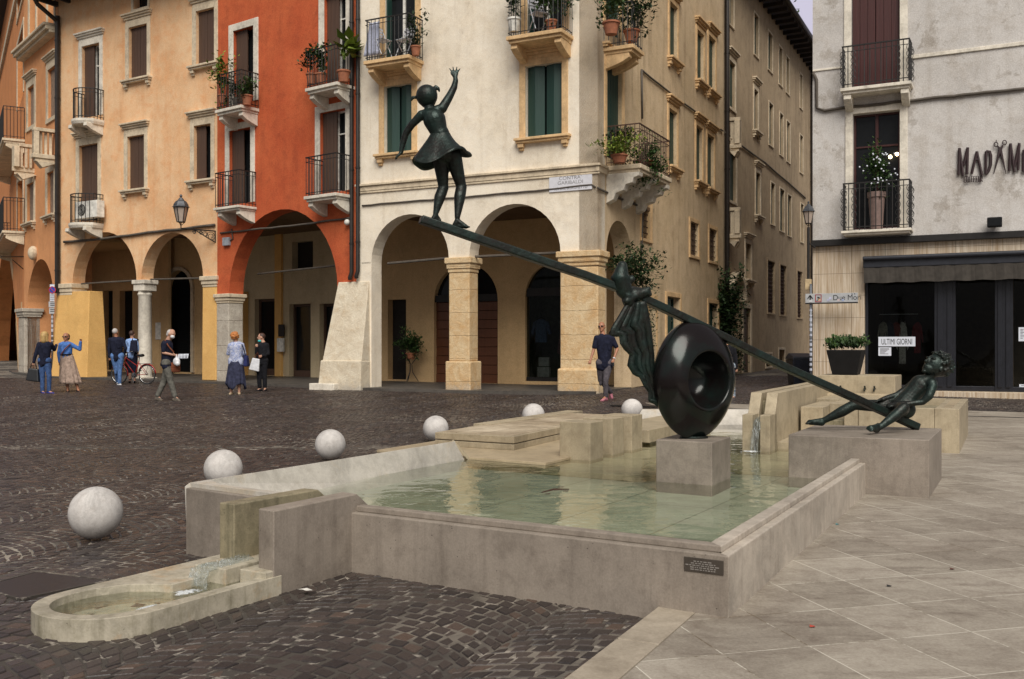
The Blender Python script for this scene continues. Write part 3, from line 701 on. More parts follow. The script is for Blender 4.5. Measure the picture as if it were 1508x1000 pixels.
M['engraved'] = plain('worn_lettering', (.22, .20, .18, 1), .7)
zt = z1-(z1-z0)*.22; hgt = (z1-z0)
wd = abs(s1_-s0)
for i in range(5):
    ww = [.4, .6, .78, .62, .6][i]*wd; n = 20
    ce = front((s0+s1_)/2, .0075, z1-hgt*(.24+.145*i))
    mb = MB(front); x = (s0+s1_)/2-ww/2; random.seed(i)
    while x < (s0+s1_)/2+ww/2:          # illegible raised lettering: strokes only, as in the photograph
        l_ = random.uniform(.006, .022); zz = z1-hgt*(.24+.145*i)
        mb.box(x, x+l_, .006, .0075, zz-hgt*.035, zz+hgt*.035); x += l_+.005
    mb.build('inscription_line', M['engraved'], plq)
# ---------------------------------------------------------------- water
def water(name, tint, bump, scale, rough=.02, stretch=(1, 1, 1)):
    N = NT(name); t = N.t
    tr_ = N.n('ShaderNodeBsdfTransparent'); tr_.inputs[0].default_value = tint
    gl = N.n('ShaderNodeBsdfGlossy'); gl.inputs['Roughness'].default_value = rough; gl.inputs[0].default_value = (1, 1, 1, 1)
    fr_ = N.n('ShaderNodeFresnel'); fr_.inputs[0].default_value = 1.33
    b1 = N.noise(scale, 3, .5, N.vec(stretch)); b2 = N.noise(scale*.3, 2, .5, N.vec(stretch))
    bp = N.n('ShaderNodeBump'); bp.inputs['Distance'].default_value = bump; N.l(N.math('ADD', b1, N.math('MULTIPLY', b2, 2.)), bp.inputs['Height'])
    N.l(bp.outputs[0], gl.inputs['Normal']); N.l(bp.outputs[0], fr_.inputs['Normal'])
    mx = N.n('ShaderNodeMixShader'); N.l(fr_.outputs[0], mx.inputs[0]); N.l(tr_.outputs[0], mx.inputs[1]); N.l(gl.outputs[0], mx.inputs[2])
    N.l(mx.outputs[0], t.nodes['Material Output'].inputs[0]); return N.m
M['water'] = water('pool_water', (.88, .91, .86, 1), .008, 5)
M['water_t'] = water('trough_water', (.93, .96, .92, 1), .007, 16)
def up_tris(poly, tri):
    out = []
    for t in tri:
        a, b, c = [poly[i] for i in t]; out.append(tuple(t) if (b[0]-a[0])*(c[1]-a[1])-(b[1]-a[1])*(c[0]-a[0]) > 0 else tuple(t)[::-1])
    return out
me = bpy.data.meshes.new('water'); tri = tessellate_polygon([[Vector((p[0], p[1], 0)) for p in inner]])
me.from_pydata([(p[0], p[1], WZ) for p in inner], [], up_tris(inner, tri)); me.materials.append(M['water'])
wo = bpy.data.objects.new('water', me); C.objects.link(wo); props(wo, kind='structure')
tw = [tr(.79, -ri)]+[tr(-ri*math.sin(t), -ri*math.cos(t)) for t in np.linspace(0, math.pi, 21)]+[tr(.12, ri), tr(.3, .21), tr(.38, .0), tr(.79, .0)]
me = bpy.data.meshes.new('trough_water'); tri = tessellate_polygon([[Vector((p[0], p[1], 0)) for p in tw]])
me.from_pydata([(p[0], p[1], .138) for p in tw], [], up_tris(tw, tri)); me.materials.append(M['water_t'])
wo = bpy.data.objects.new('trough_water', me); C.objects.link(wo); props(wo, kind='structure')
# falling water
N = NT('falling_water'); nz = N.noise(1, 4, .6, N.vec((60, 60, 9)))
tr_ = N.n('ShaderNodeBsdfTransparent'); tr_.inputs[0].default_value = (.93, .95, .95, 1)
N.out((.55, .58, .58, 1), .06, 0, nz, .02, spec=.8)
mx = N.n('ShaderNodeMixShader'); N.l(N.ramp(nz, [(.48, .05), (.72, .6)]), mx.inputs[0]); N.l(tr_.outputs[0], mx.inputs[1]); N.l(N.b.outputs[0], mx.inputs[2])
N.l(mx.outputs[0], N.t.nodes['Material Output'].inputs[0]); M['fall'] = N.m
def fall(name, path, side, w0, w1, seed, n=14):
    """sheet of water following a curve, rippled and a few centimetres thick"""
    random.seed(seed); pts = path; side = Vector(side).normalized(); V = []; Fc = []; m = 9
    for i in range(n+1):
        t = i/n; k = t*(len(pts)-1); a = int(min(k, len(pts)-2)); p = Vector(pts[a]).lerp(Vector(pts[a+1]), k-a); w_ = w0+(w1-w0)*t
        for j in range(m+1):
            u = j/m-.5; r_ = .012*math.sin(u*19+seed)+.006*random.uniform(-1, 1)
            V.append(p+side*(u*w_+.01*math.sin(t*7+seed))+Vector((0, -.012-r_, .02*(1-4*u*u)+.5*r_)))
    for i in range(n):
        for j in range(m):
            a = i*(m+1)+j; Fc.append((a, a+1, a+m+2, a+m+1))
    mb = MB(); mb.add(V, Fc, raw=True); o = mb.build(name, M['fall'], None, True)
    md = o.modifiers.new('thickness', 'SOLIDIFY'); md.thickness = .012
    return props(o, kind='structure')
a0 = chan(.3, .158, lz-.05)
fall('falling_water', [chan(.5, .158, lz-.05), chan(.1, .158, lz-.055), chan(0, .158, lz-.08), chan(-.05, .158, lz-.2), chan(-.075, .158, WZ)], Vector((aC[0], aC[1], 0)), .075, .10, 1)
l0 = Vector((*tr(.95, 0), .228)); l1_ = Vector((*tr(.66, 0), .228))
fall('falling_water', [l0, l1_, Vector((*tr(.61, 0), .218)), Vector((*tr(.565, -.02), .18)), Vector((*tr(.53, -.04), .135))], Vector((tn.x, tn.y, 0)), .12, .15, 4)
# foam where the water lands
N = NT('foam'); nz = N.noise(28, 6, .75)
tr_ = N.n('ShaderNodeBsdfTransparent'); N.out((.80, .83, .84, 1), .5, 0, nz, .02)
ag = N.n('ShaderNodeAttribute', attribute_name='fade'); ag.attribute_type = 'GEOMETRY'
fac = N.ramp(N.math('SUBTRACT', N.math('ADD', nz, ag.outputs['Fac']), 1.0), [(-.0, 0), (.16, .9)])
mx = N.n('ShaderNodeMixShader'); N.l(fac, mx.inputs[0]); N.l(tr_.outputs[0], mx.inputs[1]); N.l(N.b.outputs[0], mx.inputs[2])
N.l(mx.outputs[0], N.t.nodes['Material Output'].inputs[0]); M['foam'] = N.m
def foam(c, rx, ry, rot, seed):
    random.seed(seed); n = 30; m = 7; V = [Vector((c[0], c[1], c[2]+.02))]; fd = [1.]
    for j in range(1, m+1):
        for k in range(n):
            a = 2*math.pi*k/n; r_ = j/m*(1+.2*math.sin(3*a+seed)+.1*math.sin(7*a))
            x, y = rx*r_*math.cos(a), ry*r_*math.sin(a)
            V.append(Vector((c[0]+x*math.cos(rot)-y*math.sin(rot), c[1]+x*math.sin(rot)+y*math.cos(rot), c[2]+.003+.02*(1-j/m)*random.random()))); fd.append(.85*(1-j/m))
    Fc = [(0, 1+k, 1+(k+1) % n) for k in range(n)]
    for j in range(m-1):
        for k in range(n): a = 1+j*n+k; b = 1+j*n+(k+1) % n; Fc.append((a, a+n, b+n, b))
    me = bpy.data.meshes.new('foam'); me.from_pydata([tuple(v) for v in V], [], Fc); me.materials.append(M['foam'])
    me.polygons.foreach_set('use_smooth', [True]*len(me.polygons))
    a = me.attributes.new('fade', 'FLOAT', 'POINT'); a.data.foreach_set('value', fd)
    o = bpy.data.objects.new('foam', me); C.objects.link(o); props(o, kind='structure')
p = chan(-.16, .18, WZ); foam((p.x, p.y, WZ+.001), .26, .2, .4, 1)
q = tr(.40, -.12); foam((q[0], q[1], .140), .2, .12, 1.0, 2)
q = tr(.05, -.2); foam((q[0], q[1], .140), .25, .05, 1.0, 5)
# pale stone balls along the left of the fountain
labels = ['nearest large stone ball, on the cobbles left of the fountain corner', 'second stone ball, half hidden by the sloped pool wall', 'third stone ball, standing behind the sloped pool wall',
          'fourth stone ball, at the left corner of the terrace', 'stone ball whose top shows behind the far terrace edge', 'farthest stone ball, behind the three square blocks']
for (px, cy, d, lab) in zip((141, 328.7, 486.5, 641.8, 785.5, 930.6), (755, 693, 654.4, 630.4, 614, 603), (76, 55.7, 44.6, 37.9, 33.3, 31.4), labels):
    Y = F*.41/d; c = atY(px, cy, Y); gz_ = ground_z(c.x, Y)+.012+.203; print('ball', round(c.z-gz_, 3)); c.z = gz_ if abs(c.z-gz_) < .05 else c.z
    mb = MB(); zc_ = max(c.z, ground_z(c.x, Y)+.2) if False else c.z
    mb.ball((c.x, c.y, c.z), .205, 40, 24)
    o = mb.build('stone_ball', M['sphere'], None, True); props(o, lab, 'stone ball', 'stone balls lining the fountain')
# ================================================================ facades
class Fac:
    """a vertical wall plane: s metres along u, d metres out towards the square, z up"""
    def __init__(s, O, u):
        s.O = Vector((O[0], O[1])); s.u = Vector(u).normalized(); n = Vector((-s.u.y, s.u.x))
        mid = s.O+s.u*2
        s.nn = n if n.dot(mid) < 0 else -n
    def W(s, a, d, z): p = s.O+s.u*a+s.nn*d; return Vector((p.x, p.y, z))
    def px(s, px, py, d=0):
        r_ = (px-CX)/F; o = s.O+s.nn*d; a = (r_*o.y-o.x)/(s.u.x-r_*s.u.y); Y = o.y+a*s.u.y
        return a, CZ-(py-HY)/F*Y
    def rect(s, x0, y0, x1, y1, d=0):
        """pixel box (left, top, right, bottom; heights read at its middle) -> s0, s1, z0, z1"""
        xm = (x0+x1)/2; a, b = s.px(x0, y0, d)[0], s.px(x1, y0, d)[0]
        return min(a, b), max(a, b), s.px(xm, y1, d)[1], s.px(xm, y0, d)[1]
    def end(s, a): p = s.O+s.u*a; return (p.x, p.y)
def arc_pts(s0, s1, zs, rise=None, n=20):
    r = (s1-s0)/2; c = (s0+s1)/2; h = r if rise is None else rise
    return [(c-r*math.cos(math.pi*k/n), zs+h*math.sin(math.pi*k/n)) for k in range(n+1)]
def wall_mesh(name, fac, s0, s1, zb, zt, arches, holes, mat_, parent, piers=(), reveal=.5, hole_reveal=.26):
    """front face with arches and openings, plus their reveals. arches: (s0, s1, zspring); piers: (a, b) spans cut off at the spring line"""
    arches = sorted(arches); out = []; z_at = lambda a, b: None
    out.append((s0, zb))
    edges = []
    x = s0
    for i, (a, b, zs) in enumerate(arches):
        cutL = any(p[0] <= a <= p[1] for p in piers)
        if cutL and i > 0: out.append((a, zs))
        elif cutL: out[-1] = (s0, zs); out.append((a, zs))
        else: out.append((a, zb)); out.append((a, zs))
        out += arc_pts(a, b, zs)[1:-1]
        out.append((b, zs))
        cutR = any(p[0] <= b <= p[1] for p in piers)
        if not cutR: out.append((b, zb))
    last_cut = arches and any(p[0] <= arches[-1][1] <= p[1] and p[1] >= s1-.01 for p in piers)
    out.append((s1, arches[-1][2] if last_cut else zb))
    out += [(s1, zt), (s0, zt)]
    loops = [out]+[list(h) for h in holes]
    mb = MB(fac.W); mp = lambda a, b, d: (a, d, b)
    mb.sheet(loops, 0, mp)
    n = len(out)
    for i in range(n):
        a, b = out[i], out[(i+1) % n]
        mb.add([(a[0], 0, a[1]), (b[0], 0, b[1]), (b[0], -reveal, b[1]), (a[0], -reveal, a[1])], [(0, 1, 2, 3)])
    for h in holes:
        m = len(h)
        for i in range(m):
            a, b = h[i], h[(i+1) % m]
            mb.add([(a[0], 0, a[1]), (b[0], 0, b[1]), (b[0], -hole_reveal, b[1]), (a[0], -hole_reveal, a[1])], [(0, 1, 2, 3)])
    return mb.build(name, mat_, parent, recalc=False)
def rloop(r): return [(r[0], r[2]), (r[1], r[2]), (r[1], r[3]), (r[0], r[3])]
def shutters(fac, r, style, mat_, par, depth=-.13):
    s0, s1, z0, z1 = r; mid = (s0+s1)/2; w_ = (s1-s0)/2
    def leaf(a, b, d0, name='shutter'):
        mb = MB(fac.W); n = max(2, int(round((b-a)/.16)))
        for k in range(n):
            x0 = a+(b-a)*k/n; x1 = a+(b-a)*(k+1)/n-.008
            mb.box(x0, x1, d0, d0+.035, z0+.01, z1-.01)
        for f in (.12, .5, .88): mb.box(a, b-.008, d0-.01, d0-.001, z0+(z1-z0)*f-.05, z0+(z1-z0)*f+.05)
        return mb.build(name, mat_, par)
    def folded(a, b, d0, lean):
        mb = MB(fac.W)
        for k in range(2):
            xa = a+(b-a)*k/2; xb = a+(b-a)*(k+1)/2; da, db = (d0, d0+lean) if k == 0 else (d0+lean, d0)
            mb.add([(xa, da, z0+.01), (xb, db, z0+.01), (xb, db, z1-.01), (xa, da, z1-.01), (xa, da-.03, z0+.01), (xb, db-.03, z0+.01), (xb, db-.03, z1-.01), (xa, da-.03, z1-.01)],
                   [(0, 1, 2, 3), (4, 7, 6, 5), (0, 4, 5, 1), (3, 2, 6, 7), (0, 3, 7, 4), (1, 5, 6, 2)])
        return mb.build('shutter', mat_, par)
    g = .012
    if style == 'closed': leaf(s0+g, mid-g/2, depth); leaf(mid+g/2, s1-g, depth)
    elif style == 'ajar':  folded(s0+g, mid-.03, depth, .07); folded(mid+.03, s1-g, depth, .07)
    elif style == 'half': leaf(mid-w_*.12, s1-g, depth)
    elif style == 'halfr': leaf(s0+g, mid+w_*.12, depth)
    elif style == 'open_side':                                  # leaves folded back against the reveals
        for a in (s0+g, s1-g-.05): MB(fac.W).box(a, a+.045, depth-.12, depth+.10, z0+.01, z1-.01).build('shutter', mat_, par)
def pane(fac, r, par, frame=None, d=-.24, mull=True):
    s0, s1, z0, z1 = r
    MB(fac.W).box(s0-.03, s1+.03, d-.02, d, z0-.03, z1+.03).build('pane', M['glass'], par)
    if frame:
        mb = MB(fac.W); t = .05; d0, d1 = d+.001, d+.045
        mb.box(s0, s0+t, d0, d1, z0, z1); mb.box(s1-t, s1, d0, d1, z0, z1); mb.box(s0+t, s1-t, d0, d1, z0, z0+t); mb.box(s0+t, s1-t, d0, d1, z1-t, z1)
        if mull: m_ = (s0+s1)/2; mb.box(m_-.035, m_+.035, d0, d1+.01, z0+t, z1-t)
        if z1-z0 > 1.6: mb.box(s0+t, s1-t, d0, d1-.01, z0+(z1-z0)*.72-.02, z0+(z1-z0)*.72+.02)
        mb.build('casement', frame, par)
def window(fac, par, r, style='closed', sh=None, trim=None, fw=.14, sill=True, lintel=True, frame=None, name='window', lz=.1, sz=0, grille=False, door=False):
    """surround, cornice, sill on brackets, pane and shutters of one opening; returns the hole loop"""
    trim = trim or M['trim']; s0, s1, z0, z1 = r; W_ = fac.W; p = .035
    mb = MB(W_)
    if fw:
        mb.box(s0-fw, s0-.001, -.02, p, z0, z1+fw); mb.box(s1+.001, s1+fw, -.02, p, z0, z1+fw); mb.box(s0, s1, -.02, p-.002, z1+.001, z1+fw)
        if not door and not sill: mb.box(s0-fw, s1+fw, -.02, p+.02, z0-fw*.7, z0-.001)
        win = mb.build(name, trim, par, bevel=.008)
    else:
        mb.box(s0-.005, s1+.005, -.3, -.27, z0, z1); win = mb.build(name, M['dark'], par)
    if lintel:
        l = MB(W_); a, b, z = s0-fw-.1, s1+fw+.1, z1+fw+lz
        l.box(a+.06, b-.06, -.02, .07, z-.0, z+.07); l.box(a+.02, b-.02, -.02, .13, z+.07, z+.13); l.box(a, b, -.02, .18, z+.13, z+.19)
        if lz > .02: l.box(s0-fw, s1+fw, -.02, .02, z1+fw+.001, z)
        l.build('cornice', trim, win, bevel=.012)
    if sill:
        l = MB(W_); a, b = s0-fw-.09, s1+fw+.09
        l.box(a, b, -.02, .20, z0-.07, z0-.001); l.box(a+.03, b-.03, -.02, .15, z0-.13, z0-.07)
        for c_ in (s0-fw*.6, s1+fw*.6):
            l.box(c_-.08, c_+.08, -.02, .12, z0-.24, z0-.13); l.box(c_-.06, c_+.06, -.02, .07, z0-.31, z0-.24)
        l.build('sill', trim, win, bevel=.012)
    pane(fac, r, win, frame)
    if sh: shutters(fac, r, style, sh, win)
    if grille:
        g = MB(W_); n = max(3, int((s1-s0)/.13))
        for k in range(1, n): x = s0+(s1-s0)*k/n; g.box(x-.011, x+.011, -.09, -.068, z0, z1)
        m = max(4, int((z1-z0)/.16))
        for k in range(1, m): z = z0+(z1-z0)*k/m; g.box(s0, s1, -.067, -.05, z-.011, z+.011)
        g.build('grille', M['rust_iron'], win)
    return rloop(r)
def railing(fac, par, s0, s1, d, z0, z1, mat_=None, n=None, scroll=False, sides=True, bow=0, slant=0):
    mat_ = mat_ or M['iron']; mb = MB(fac.W); t = .014
    pth = []
    m = 12 if bow else 1
    for k in range(m+1):
        u = k/m; pth.append((s0+(s1-s0)*u, d+bow*(1-(2*u-1)**2)))
    if sides: pth = [(s0, 0.0)]+pth+[(s1, 0.0)]
    for z, r in ((z1, .022), (z0+.09, .014), (z1-.13, .011)):
        mb.tube([(a, b, z) for a, b in pth], r, 4)
    L = [0]
    for a, b in zip(pth, pth[1:]): L.append(L[-1]+math.hypot(b[0]-a[0], b[1]-a[1]))
    N_ = int(L[-1]/.125)
    for k in range(N_+1):
        t_ = L[-1]*k/N_; i = max(j for j in range(len(L)) if L[j] <= t_+1e-6); i = min(i, len(pth)-2); u = (t_-L[i])/max(1e-6, L[i+1]-L[i])
        a = pth[i][0]+(pth[i+1][0]-pth[i][0])*u; b = pth[i][1]+(pth[i+1][1]-pth[i][1])*u
        mb.tube([(a, b, z0), (a, b, z1)], .0125, 4)
        if scroll and k % 2 == 0 and (a < s0+.42 or a > s1-.42):
            for q in range(5):
                zc = z0+.2+(z1-z0-.4)*q/4
                mb.tube([(a+.06*math.cos(v), b+.005, zc+.08*math.sin(v)) for v in np.linspace(0, 6.28, 9)], .008, 4, False)
    return mb.build('railing', mat_, par)
def balcony(fac, par, x0, x1, ytop, ybot, yrail, proj=.6, trim=None, rail=None, bow=0, scroll=False, corb=True, zz=None):
    trim = trim or M['trim']; xm = (x0+x1)/2
    dl, dr_ = (0, proj) if fac.nn.x > 0 else (proj, 0)
    s0, s1 = sorted([fac.px(x0, ytop, dl)[0], fac.px(x1, ytop, dr_)[0]])
    z1 = fac.px(xm, ytop, proj)[1]; z0 = fac.px(xm, ybot, proj)[1]; zr = fac.px(xm, yrail, proj)[1]
    mb = MB(fac.W); th = min(.16, max(.1, (z1-z0)*.5))
    if bow:
        pts = [(s0, 0), (s1, 0)]+[(s1-(s1-s0)*k/12, proj*.55+proj*.45*(1-(1-2*k/12)**2)) for k in range(13)]
        V = [(a, b, z1) for a, b in pts]+[(a, b, z1-th*.6) for a, b in pts]+[(a+(.5*(s0+s1)-a)*.05, b*.94, z1-th*1.3) for a, b in pts]; n = len(pts)
        mb.add(V, [tuple(range(n)), tuple(range(2*n, 3*n))]+[(i, (i+1) % n, (i+1) % n+n, i+n) for i in range(n)]+[(i+n, (i+1) % n+n, (i+1) % n+2*n, i+2*n) for i in range(n)])
    else:
        mb.box(s0, s1, -.02, proj, z1-th*.6, z1); mb.box(s0+.05, s1-.05, -.02, proj-.06, z1-th*1.1, z1-th*.6)
    b = mb.build('balcony', trim, par, bevel=.01)
    if corb:
        for c_ in (s0+.16, s1-.16):
            l = MB(fac.W); w_ = .09
            prof = [(0, z1-th*1.1), (proj*.82, z1-th*1.1), (proj*.85, z1-th*1.1-.12), (proj*.6, z1-th*1.1-.22), (proj*.3, z1-th*1.1-.30), (.0, z1-th*1.1-.36)]
            V = [(c_-w_, max(-.02, p_), z_) for p_, z_ in prof]+[(c_+w_, max(-.02, p_), z_) for p_, z_ in prof]; n = len(prof)
            l.add(V, [tuple(range(n)), tuple(range(n, 2*n))]+[(i, (i+1) % n, (i+1) % n+n, i+n) for i in range(n)])
            l.build('corbel', trim, b, bevel=.01)
    railing(fac, b, s0+.04, s1-.04, (proj*.55 if bow else proj)-.05, z1, zr, rail, bow=proj*.42 if bow else 0, scroll=scroll)
    b['zt'] = z1; b['s0'] = s0; b['s1'] = s1
    return (s0, s1, z1, zr)
def capital(fac, par, s0, s1, z0, z1, d0=-.45, d1=.0, mat_=None, name='capital'):
    mb = MB(fac.W); h = z1-z0; e = .09
    mb.box(s0-.02, s1+.02, d0, d1+.02, z0, z0+h*.25); mb.box(s0-e*.55, s1+e*.55, d0-e*.5, d1+e*.55, z0+h*.25, z0+h*.6); mb.box(s0-e, s1+e, d0-e, d1+e, z0+h*.6, z1)
    return mb.build(name, mat_ or M['trim'], par, bevel=.02)
def pipe_run(fac, par, pts, r=.02, mat_=None, name='cable'):
    """pts: pixel points on the wall"""
    mb = MB(fac.W); P_ = []
    rng_ = random.Random(len(pts)+int(pts[0][0]))
    for (a, b), (c_, d_) in zip(pts, pts[1:]):
        n = max(1, int(abs(c_-a)/14))
        for k in range(n): P_.append((a+(c_-a)*k/n, b+(d_-b)*k/n+(rng_.uniform(-.6, .6) if name == 'cable' else 0)))
    P_.append(pts[-1])
    q = []
    for a, b in P_: s_, z_ = fac.px(a, b); q.append((s_, r+.01, z_))
    mb.tube(q, r, 6); return mb.build(name, mat_ or M['cable'], par, True)
def downpipe(fac, par, s, ztop, zbot, d=.09, r=.055, kick=True):
    mb = MB(fac.W); pts = [(s, d, ztop), (s, d, zbot+.2)]
    if kick: pts += [(s+.03, d+.04, zbot+.05), (s+.03, d+.02, zbot)]
    mb.tube(pts, r, 8)
    z = zbot+1
    while z < ztop: mb.tube([(s, d, z), (s, d, z+.05)], r+.014, 8); z += 2.1
    return mb.build('drainpipe', M['pipe'], par, 'auto')
M['vault'] = plaster('shaded_vault_plaster', (.16, .10, .055, 1), (.08, .05, .03, 1))  # ceiling colour darkened to stand in for the shade up under the arcades
def portico(fac, par, s0, s1, depth, ztop, mat_, holes=(), mat_c=None, ends=(True, True), zf=.3):
    """back wall, end walls and ceiling of the covered walk"""
    mb = MB(fac.W); zb = zf-.25
    loops = [[(s0, zb), (s1, zb), (s1, ztop+1.6), (s0, ztop+1.6)]]+[list(h) for h in holes]
    mb.sheet(loops, -depth, lambda a, b, d: (a, d, b))
    for h in holes:
        m = len(h)
        for i in range(m):
            a, b = h[i], h[(i+1) % m]; mb.add([(a[0], -depth, a[1]), (b[0], -depth, b[1]), (b[0], -depth-.3, b[1]), (a[0], -depth-.3, a[1])], [(0, 1, 2, 3)])
    if ends[0]: mb.add([(s0, 0-.01, zb), (s0, -depth, zb), (s0, -depth, ztop), (s0, -.01, ztop)], [(0, 1, 2, 3)])
    if ends[1]: mb.add([(s1, -depth-3, zb), (s1, -depth, zb), (s1, -depth, ztop), (s1, -depth-3, ztop)], [(0, 1, 2, 3)])
    bw = mb.build('portico_wall', mat_, par, recalc=False)
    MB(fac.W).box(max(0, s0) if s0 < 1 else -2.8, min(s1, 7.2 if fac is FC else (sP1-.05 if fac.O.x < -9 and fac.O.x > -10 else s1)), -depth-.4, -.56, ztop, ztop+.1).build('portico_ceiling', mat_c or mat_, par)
    return bw
def leaves(mb, tones, c, rad, n, size, rnd, up=.3, hang=0):
    """n small folded leaves through an ellipsoid, clustered into tufts"""
    tufts = [(rnd.gauss(0, .45), rnd.gauss(0, .45), rnd.gauss(0, .45)) for _ in range(max(3, n//22))]
    for k in range(n):
        t = tufts[rnd.randrange(len(tufts))]
        p = Vector((c[0]+rad[0]*(t[0]+rnd.gauss(0, .22)), c[1]+rad[1]*(t[1]+rnd.gauss(0, .22)), c[2]+rad[2]*(t[2]+rnd.gauss(0, .22))))
        a = rnd.uniform(0, 6.28); e = rnd.gauss(up, .5); s = size*rnd.uniform(.6, 1.3)
        d = Vector((math.cos(a)*math.cos(e), math.sin(a)*math.cos(e), math.sin(e)-hang)).normalized(); q = d.cross(Vector((0, 0, 1))).normalized() if abs(d.z) < .95 else Vector((1, 0, 0))
        nrm_ = d.cross(q)
        m = p+d*s*.5; w_ = s*.28
        mb.add([p, m+q*w_+nrm_*s*.08, p+d*s, m-q*w_+nrm_*s*.08], [(0, 1, 2), (0, 2, 3)], raw=True)
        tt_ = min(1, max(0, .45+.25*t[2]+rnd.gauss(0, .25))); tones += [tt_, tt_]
def foliage(name, c, rad, n, size, mat_, par, seed=1, up=.3, hang=0, stems=None, kind=None):
    rnd = random.Random(seed); mb = MB(); tones = []
    leaves(mb, tones, c, rad, n, size, rnd, up, hang)
    if stems:
        for k in range(stems):
            a = Vector((c[0]+rnd.uniform(-.2, .2)*rad[0], c[1]+rnd.uniform(-.2, .2)*rad[1], c[2]-rad[2])); b = Vector((c[0]+rnd.gauss(0, .5)*rad[0], c[1]+rnd.gauss(0, .5)*rad[1], c[2]+rnd.uniform(0, .8)*rad[2]))
            nf = len(mb.f); mb.tube([a, (a+b)/2+Vector((.03, 0, 0)), b], [.009, .006, .003], 4, raw=True); tones += [.1]*(len(mb.f)-nf)
    o = mb.build(name, mat_, par, recalc=False)
    at__ = o.data.attributes.new('tone', 'FLOAT', 'FACE'); at__.data.foreach_set('value', tones)
    return o
def pot_plant(label, p, r=.15, h=.25, rad=(.25, .25, .3), n=240, size=.08, leaf='leaf', pot='terracotta', seed=1, stems=5, hang=0, group=None, name='potted_plant', lift=None):
    t = thing(name, label, 'potted plant', p, group)
    mb = MB(); mb.lathe([(0, 0), (r*.7, 0), (r*.97, h*.86), (r*1.1, h*.86), (r*1.1, h), (r*.92, h), (r*.9, h*.9), (0, h*.9)], p, 16); mb.build('pot', M[pot], t, 'auto')
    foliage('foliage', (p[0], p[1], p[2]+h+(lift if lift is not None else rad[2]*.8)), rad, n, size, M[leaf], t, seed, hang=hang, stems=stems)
    return t
# ================================================================ cream corner house
C0 = (2.148, 24.83)
FC = Fac(C0, (-.8926, .4509)); FS = Fac(C0, (.4509, .8926))
E1 = (-4.32, 28.1); E2 = (-9.52, 31.98); E3 = (-16.67, 36.31)
FR_ = Fac(E1, (-.8018, .5976)); FP = Fac(E2, (-.8554, .518)); FL = Fac(E3, (-.637, .770))
ZT = 16.0; GB = .0
hc = thing('corner_house', 'cream corner house with green shutters, balconies and an arcade on stone piers', 'house', (C0[0], C0[1], .25))
sC1 = FC.px(525, 400)[0]
hol = []
def W_(fac, par, box, **k): r = fac.rect(*box); hol.append(window(fac, par, r, **k)); return r
TW = M['trim_warm']
W_(FC, hc, (566, 125.5, 606.7, 225.5), style='ajar', sh=M['shutter_green'], trim=TW, fw=.17, lz=.10)
W_(FC, hc, (774, 94.5, 827.6, 201.5), style='ajar', sh=M['shutter_green'], trim=TW, fw=.17, lz=.10)
W_(FC, hc, (567.6, -45, 611.8, 84), style='open_side', sh=M['shutter_green'], trim=TW, fw=.17, sill=False, frame=M['white_paint'], name='balcony_door', door=True)
W_(FC, hc, (776.6, -85, 829, 48), style='open_side', sh=M['shutter_green'], trim=TW, fw=.17, sill=False, frame=M['white_paint'], name='balcony_door', door=True)
a1s, a1e = sorted([FC.px(547, 373)[0], FC.px(660.8, 373)[0]]); a2s, a2e = sorted([FC.px(691, 373)[0], FC.px(825.5, 373)[0]])
zsp = FC.px(828, 372)[1]
pc = (a2e, a1s)                                   # the free-standing pier between the arches
wall_mesh('front_wall', FC, 0, sC1, GB, ZT, [(a2s, a2e, zsp), (a1s, a1e, zsp)], hol, M['cream'], hc, piers=[pc])
zc0, zc1 = FC.px(680, 401)[1], FC.px(680, 378)[1]
pb = FC.px(680, 532)[1]
pr_ = MB(FC.W).box(pc[0], pc[1], -.5, .0-.002, pb, zc0).build('pier', M['pier'], hc, bevel=.03)
MB(FC.W).box(pc[0]-.07, pc[1]+.07, -.57, .07, GB, pb).build('pier_base', M['pier'], pr_, bevel=.035)
capital(FC, pr_, pc[0], pc[1], zc0, zsp, -.5, 0, M['pier'])
# corner pier clad in worn stone
cp = MB(FC.W).box(-.02, a2s+.0, -.5, .025, .9, zsp-.38).build('corner_pier', M['pier'], hc, bevel=.03)
MB(FC.W).box(-.05, a2s+.06, -.52, .09, GB, .95).build('pier_base', M['pier'], cp, bevel=.05)
capital(FC, cp, -.02, a2s, zsp-.36, zsp+.02, -.5, .025, M['pier'])
# battered buttress at the red house
bs0, bs1 = FC.px(545, 500)[0], FC.px(499, 415)[0]
zb1 = FC.px(520, 415)[1]; bsb = FC.px(483, 560)[0]
mb = MB(FC.W)
mb.add([(bs0, -.3, 1.1), (bsb-.12, -.3, 1.1), (bsb-.12, .42, 1.1), (bs0, .42, 1.1), (bs0+.02, -.3, zb1), (bs1, -.3, zb1), (bs1, .03, zb1), (bs0+.02, .03, zb1)],
       [(0, 3, 2, 1), (4, 5, 6, 7), (0, 1, 5, 4), (1, 2, 6, 5), (2, 3, 7, 6), (3, 0, 4, 7)])
bt = mb.build('buttress', M['buttress'], hc, bevel=.02)
mb = MB(FC.W); mb.hexa([(bs0-.02, -.3, GB), (bsb+.02, -.3, GB), (bsb+.02, .5, GB), (bs0-.02, .5, GB)], [(bs0-.01, -.3, 1.12), (bsb-.08, -.3, 1.12), (bsb-.08, .46, 1.12), (bs0-.01, .46, 1.12)])
mb.build('buttress_base', M['buttress'], bt, bevel=.03)
MB(FC.W).box(bsb-.75, bsb+.12, .46, .72, GB, .47).build('footing_step', M['white_trim'], bt, bevel=.02)
MB(FC.W).box(bs0-.03, bs0+.3, -.52, .0, zsp-.06, zsp).build('impost', M['trim'], hc, bevel=.01)
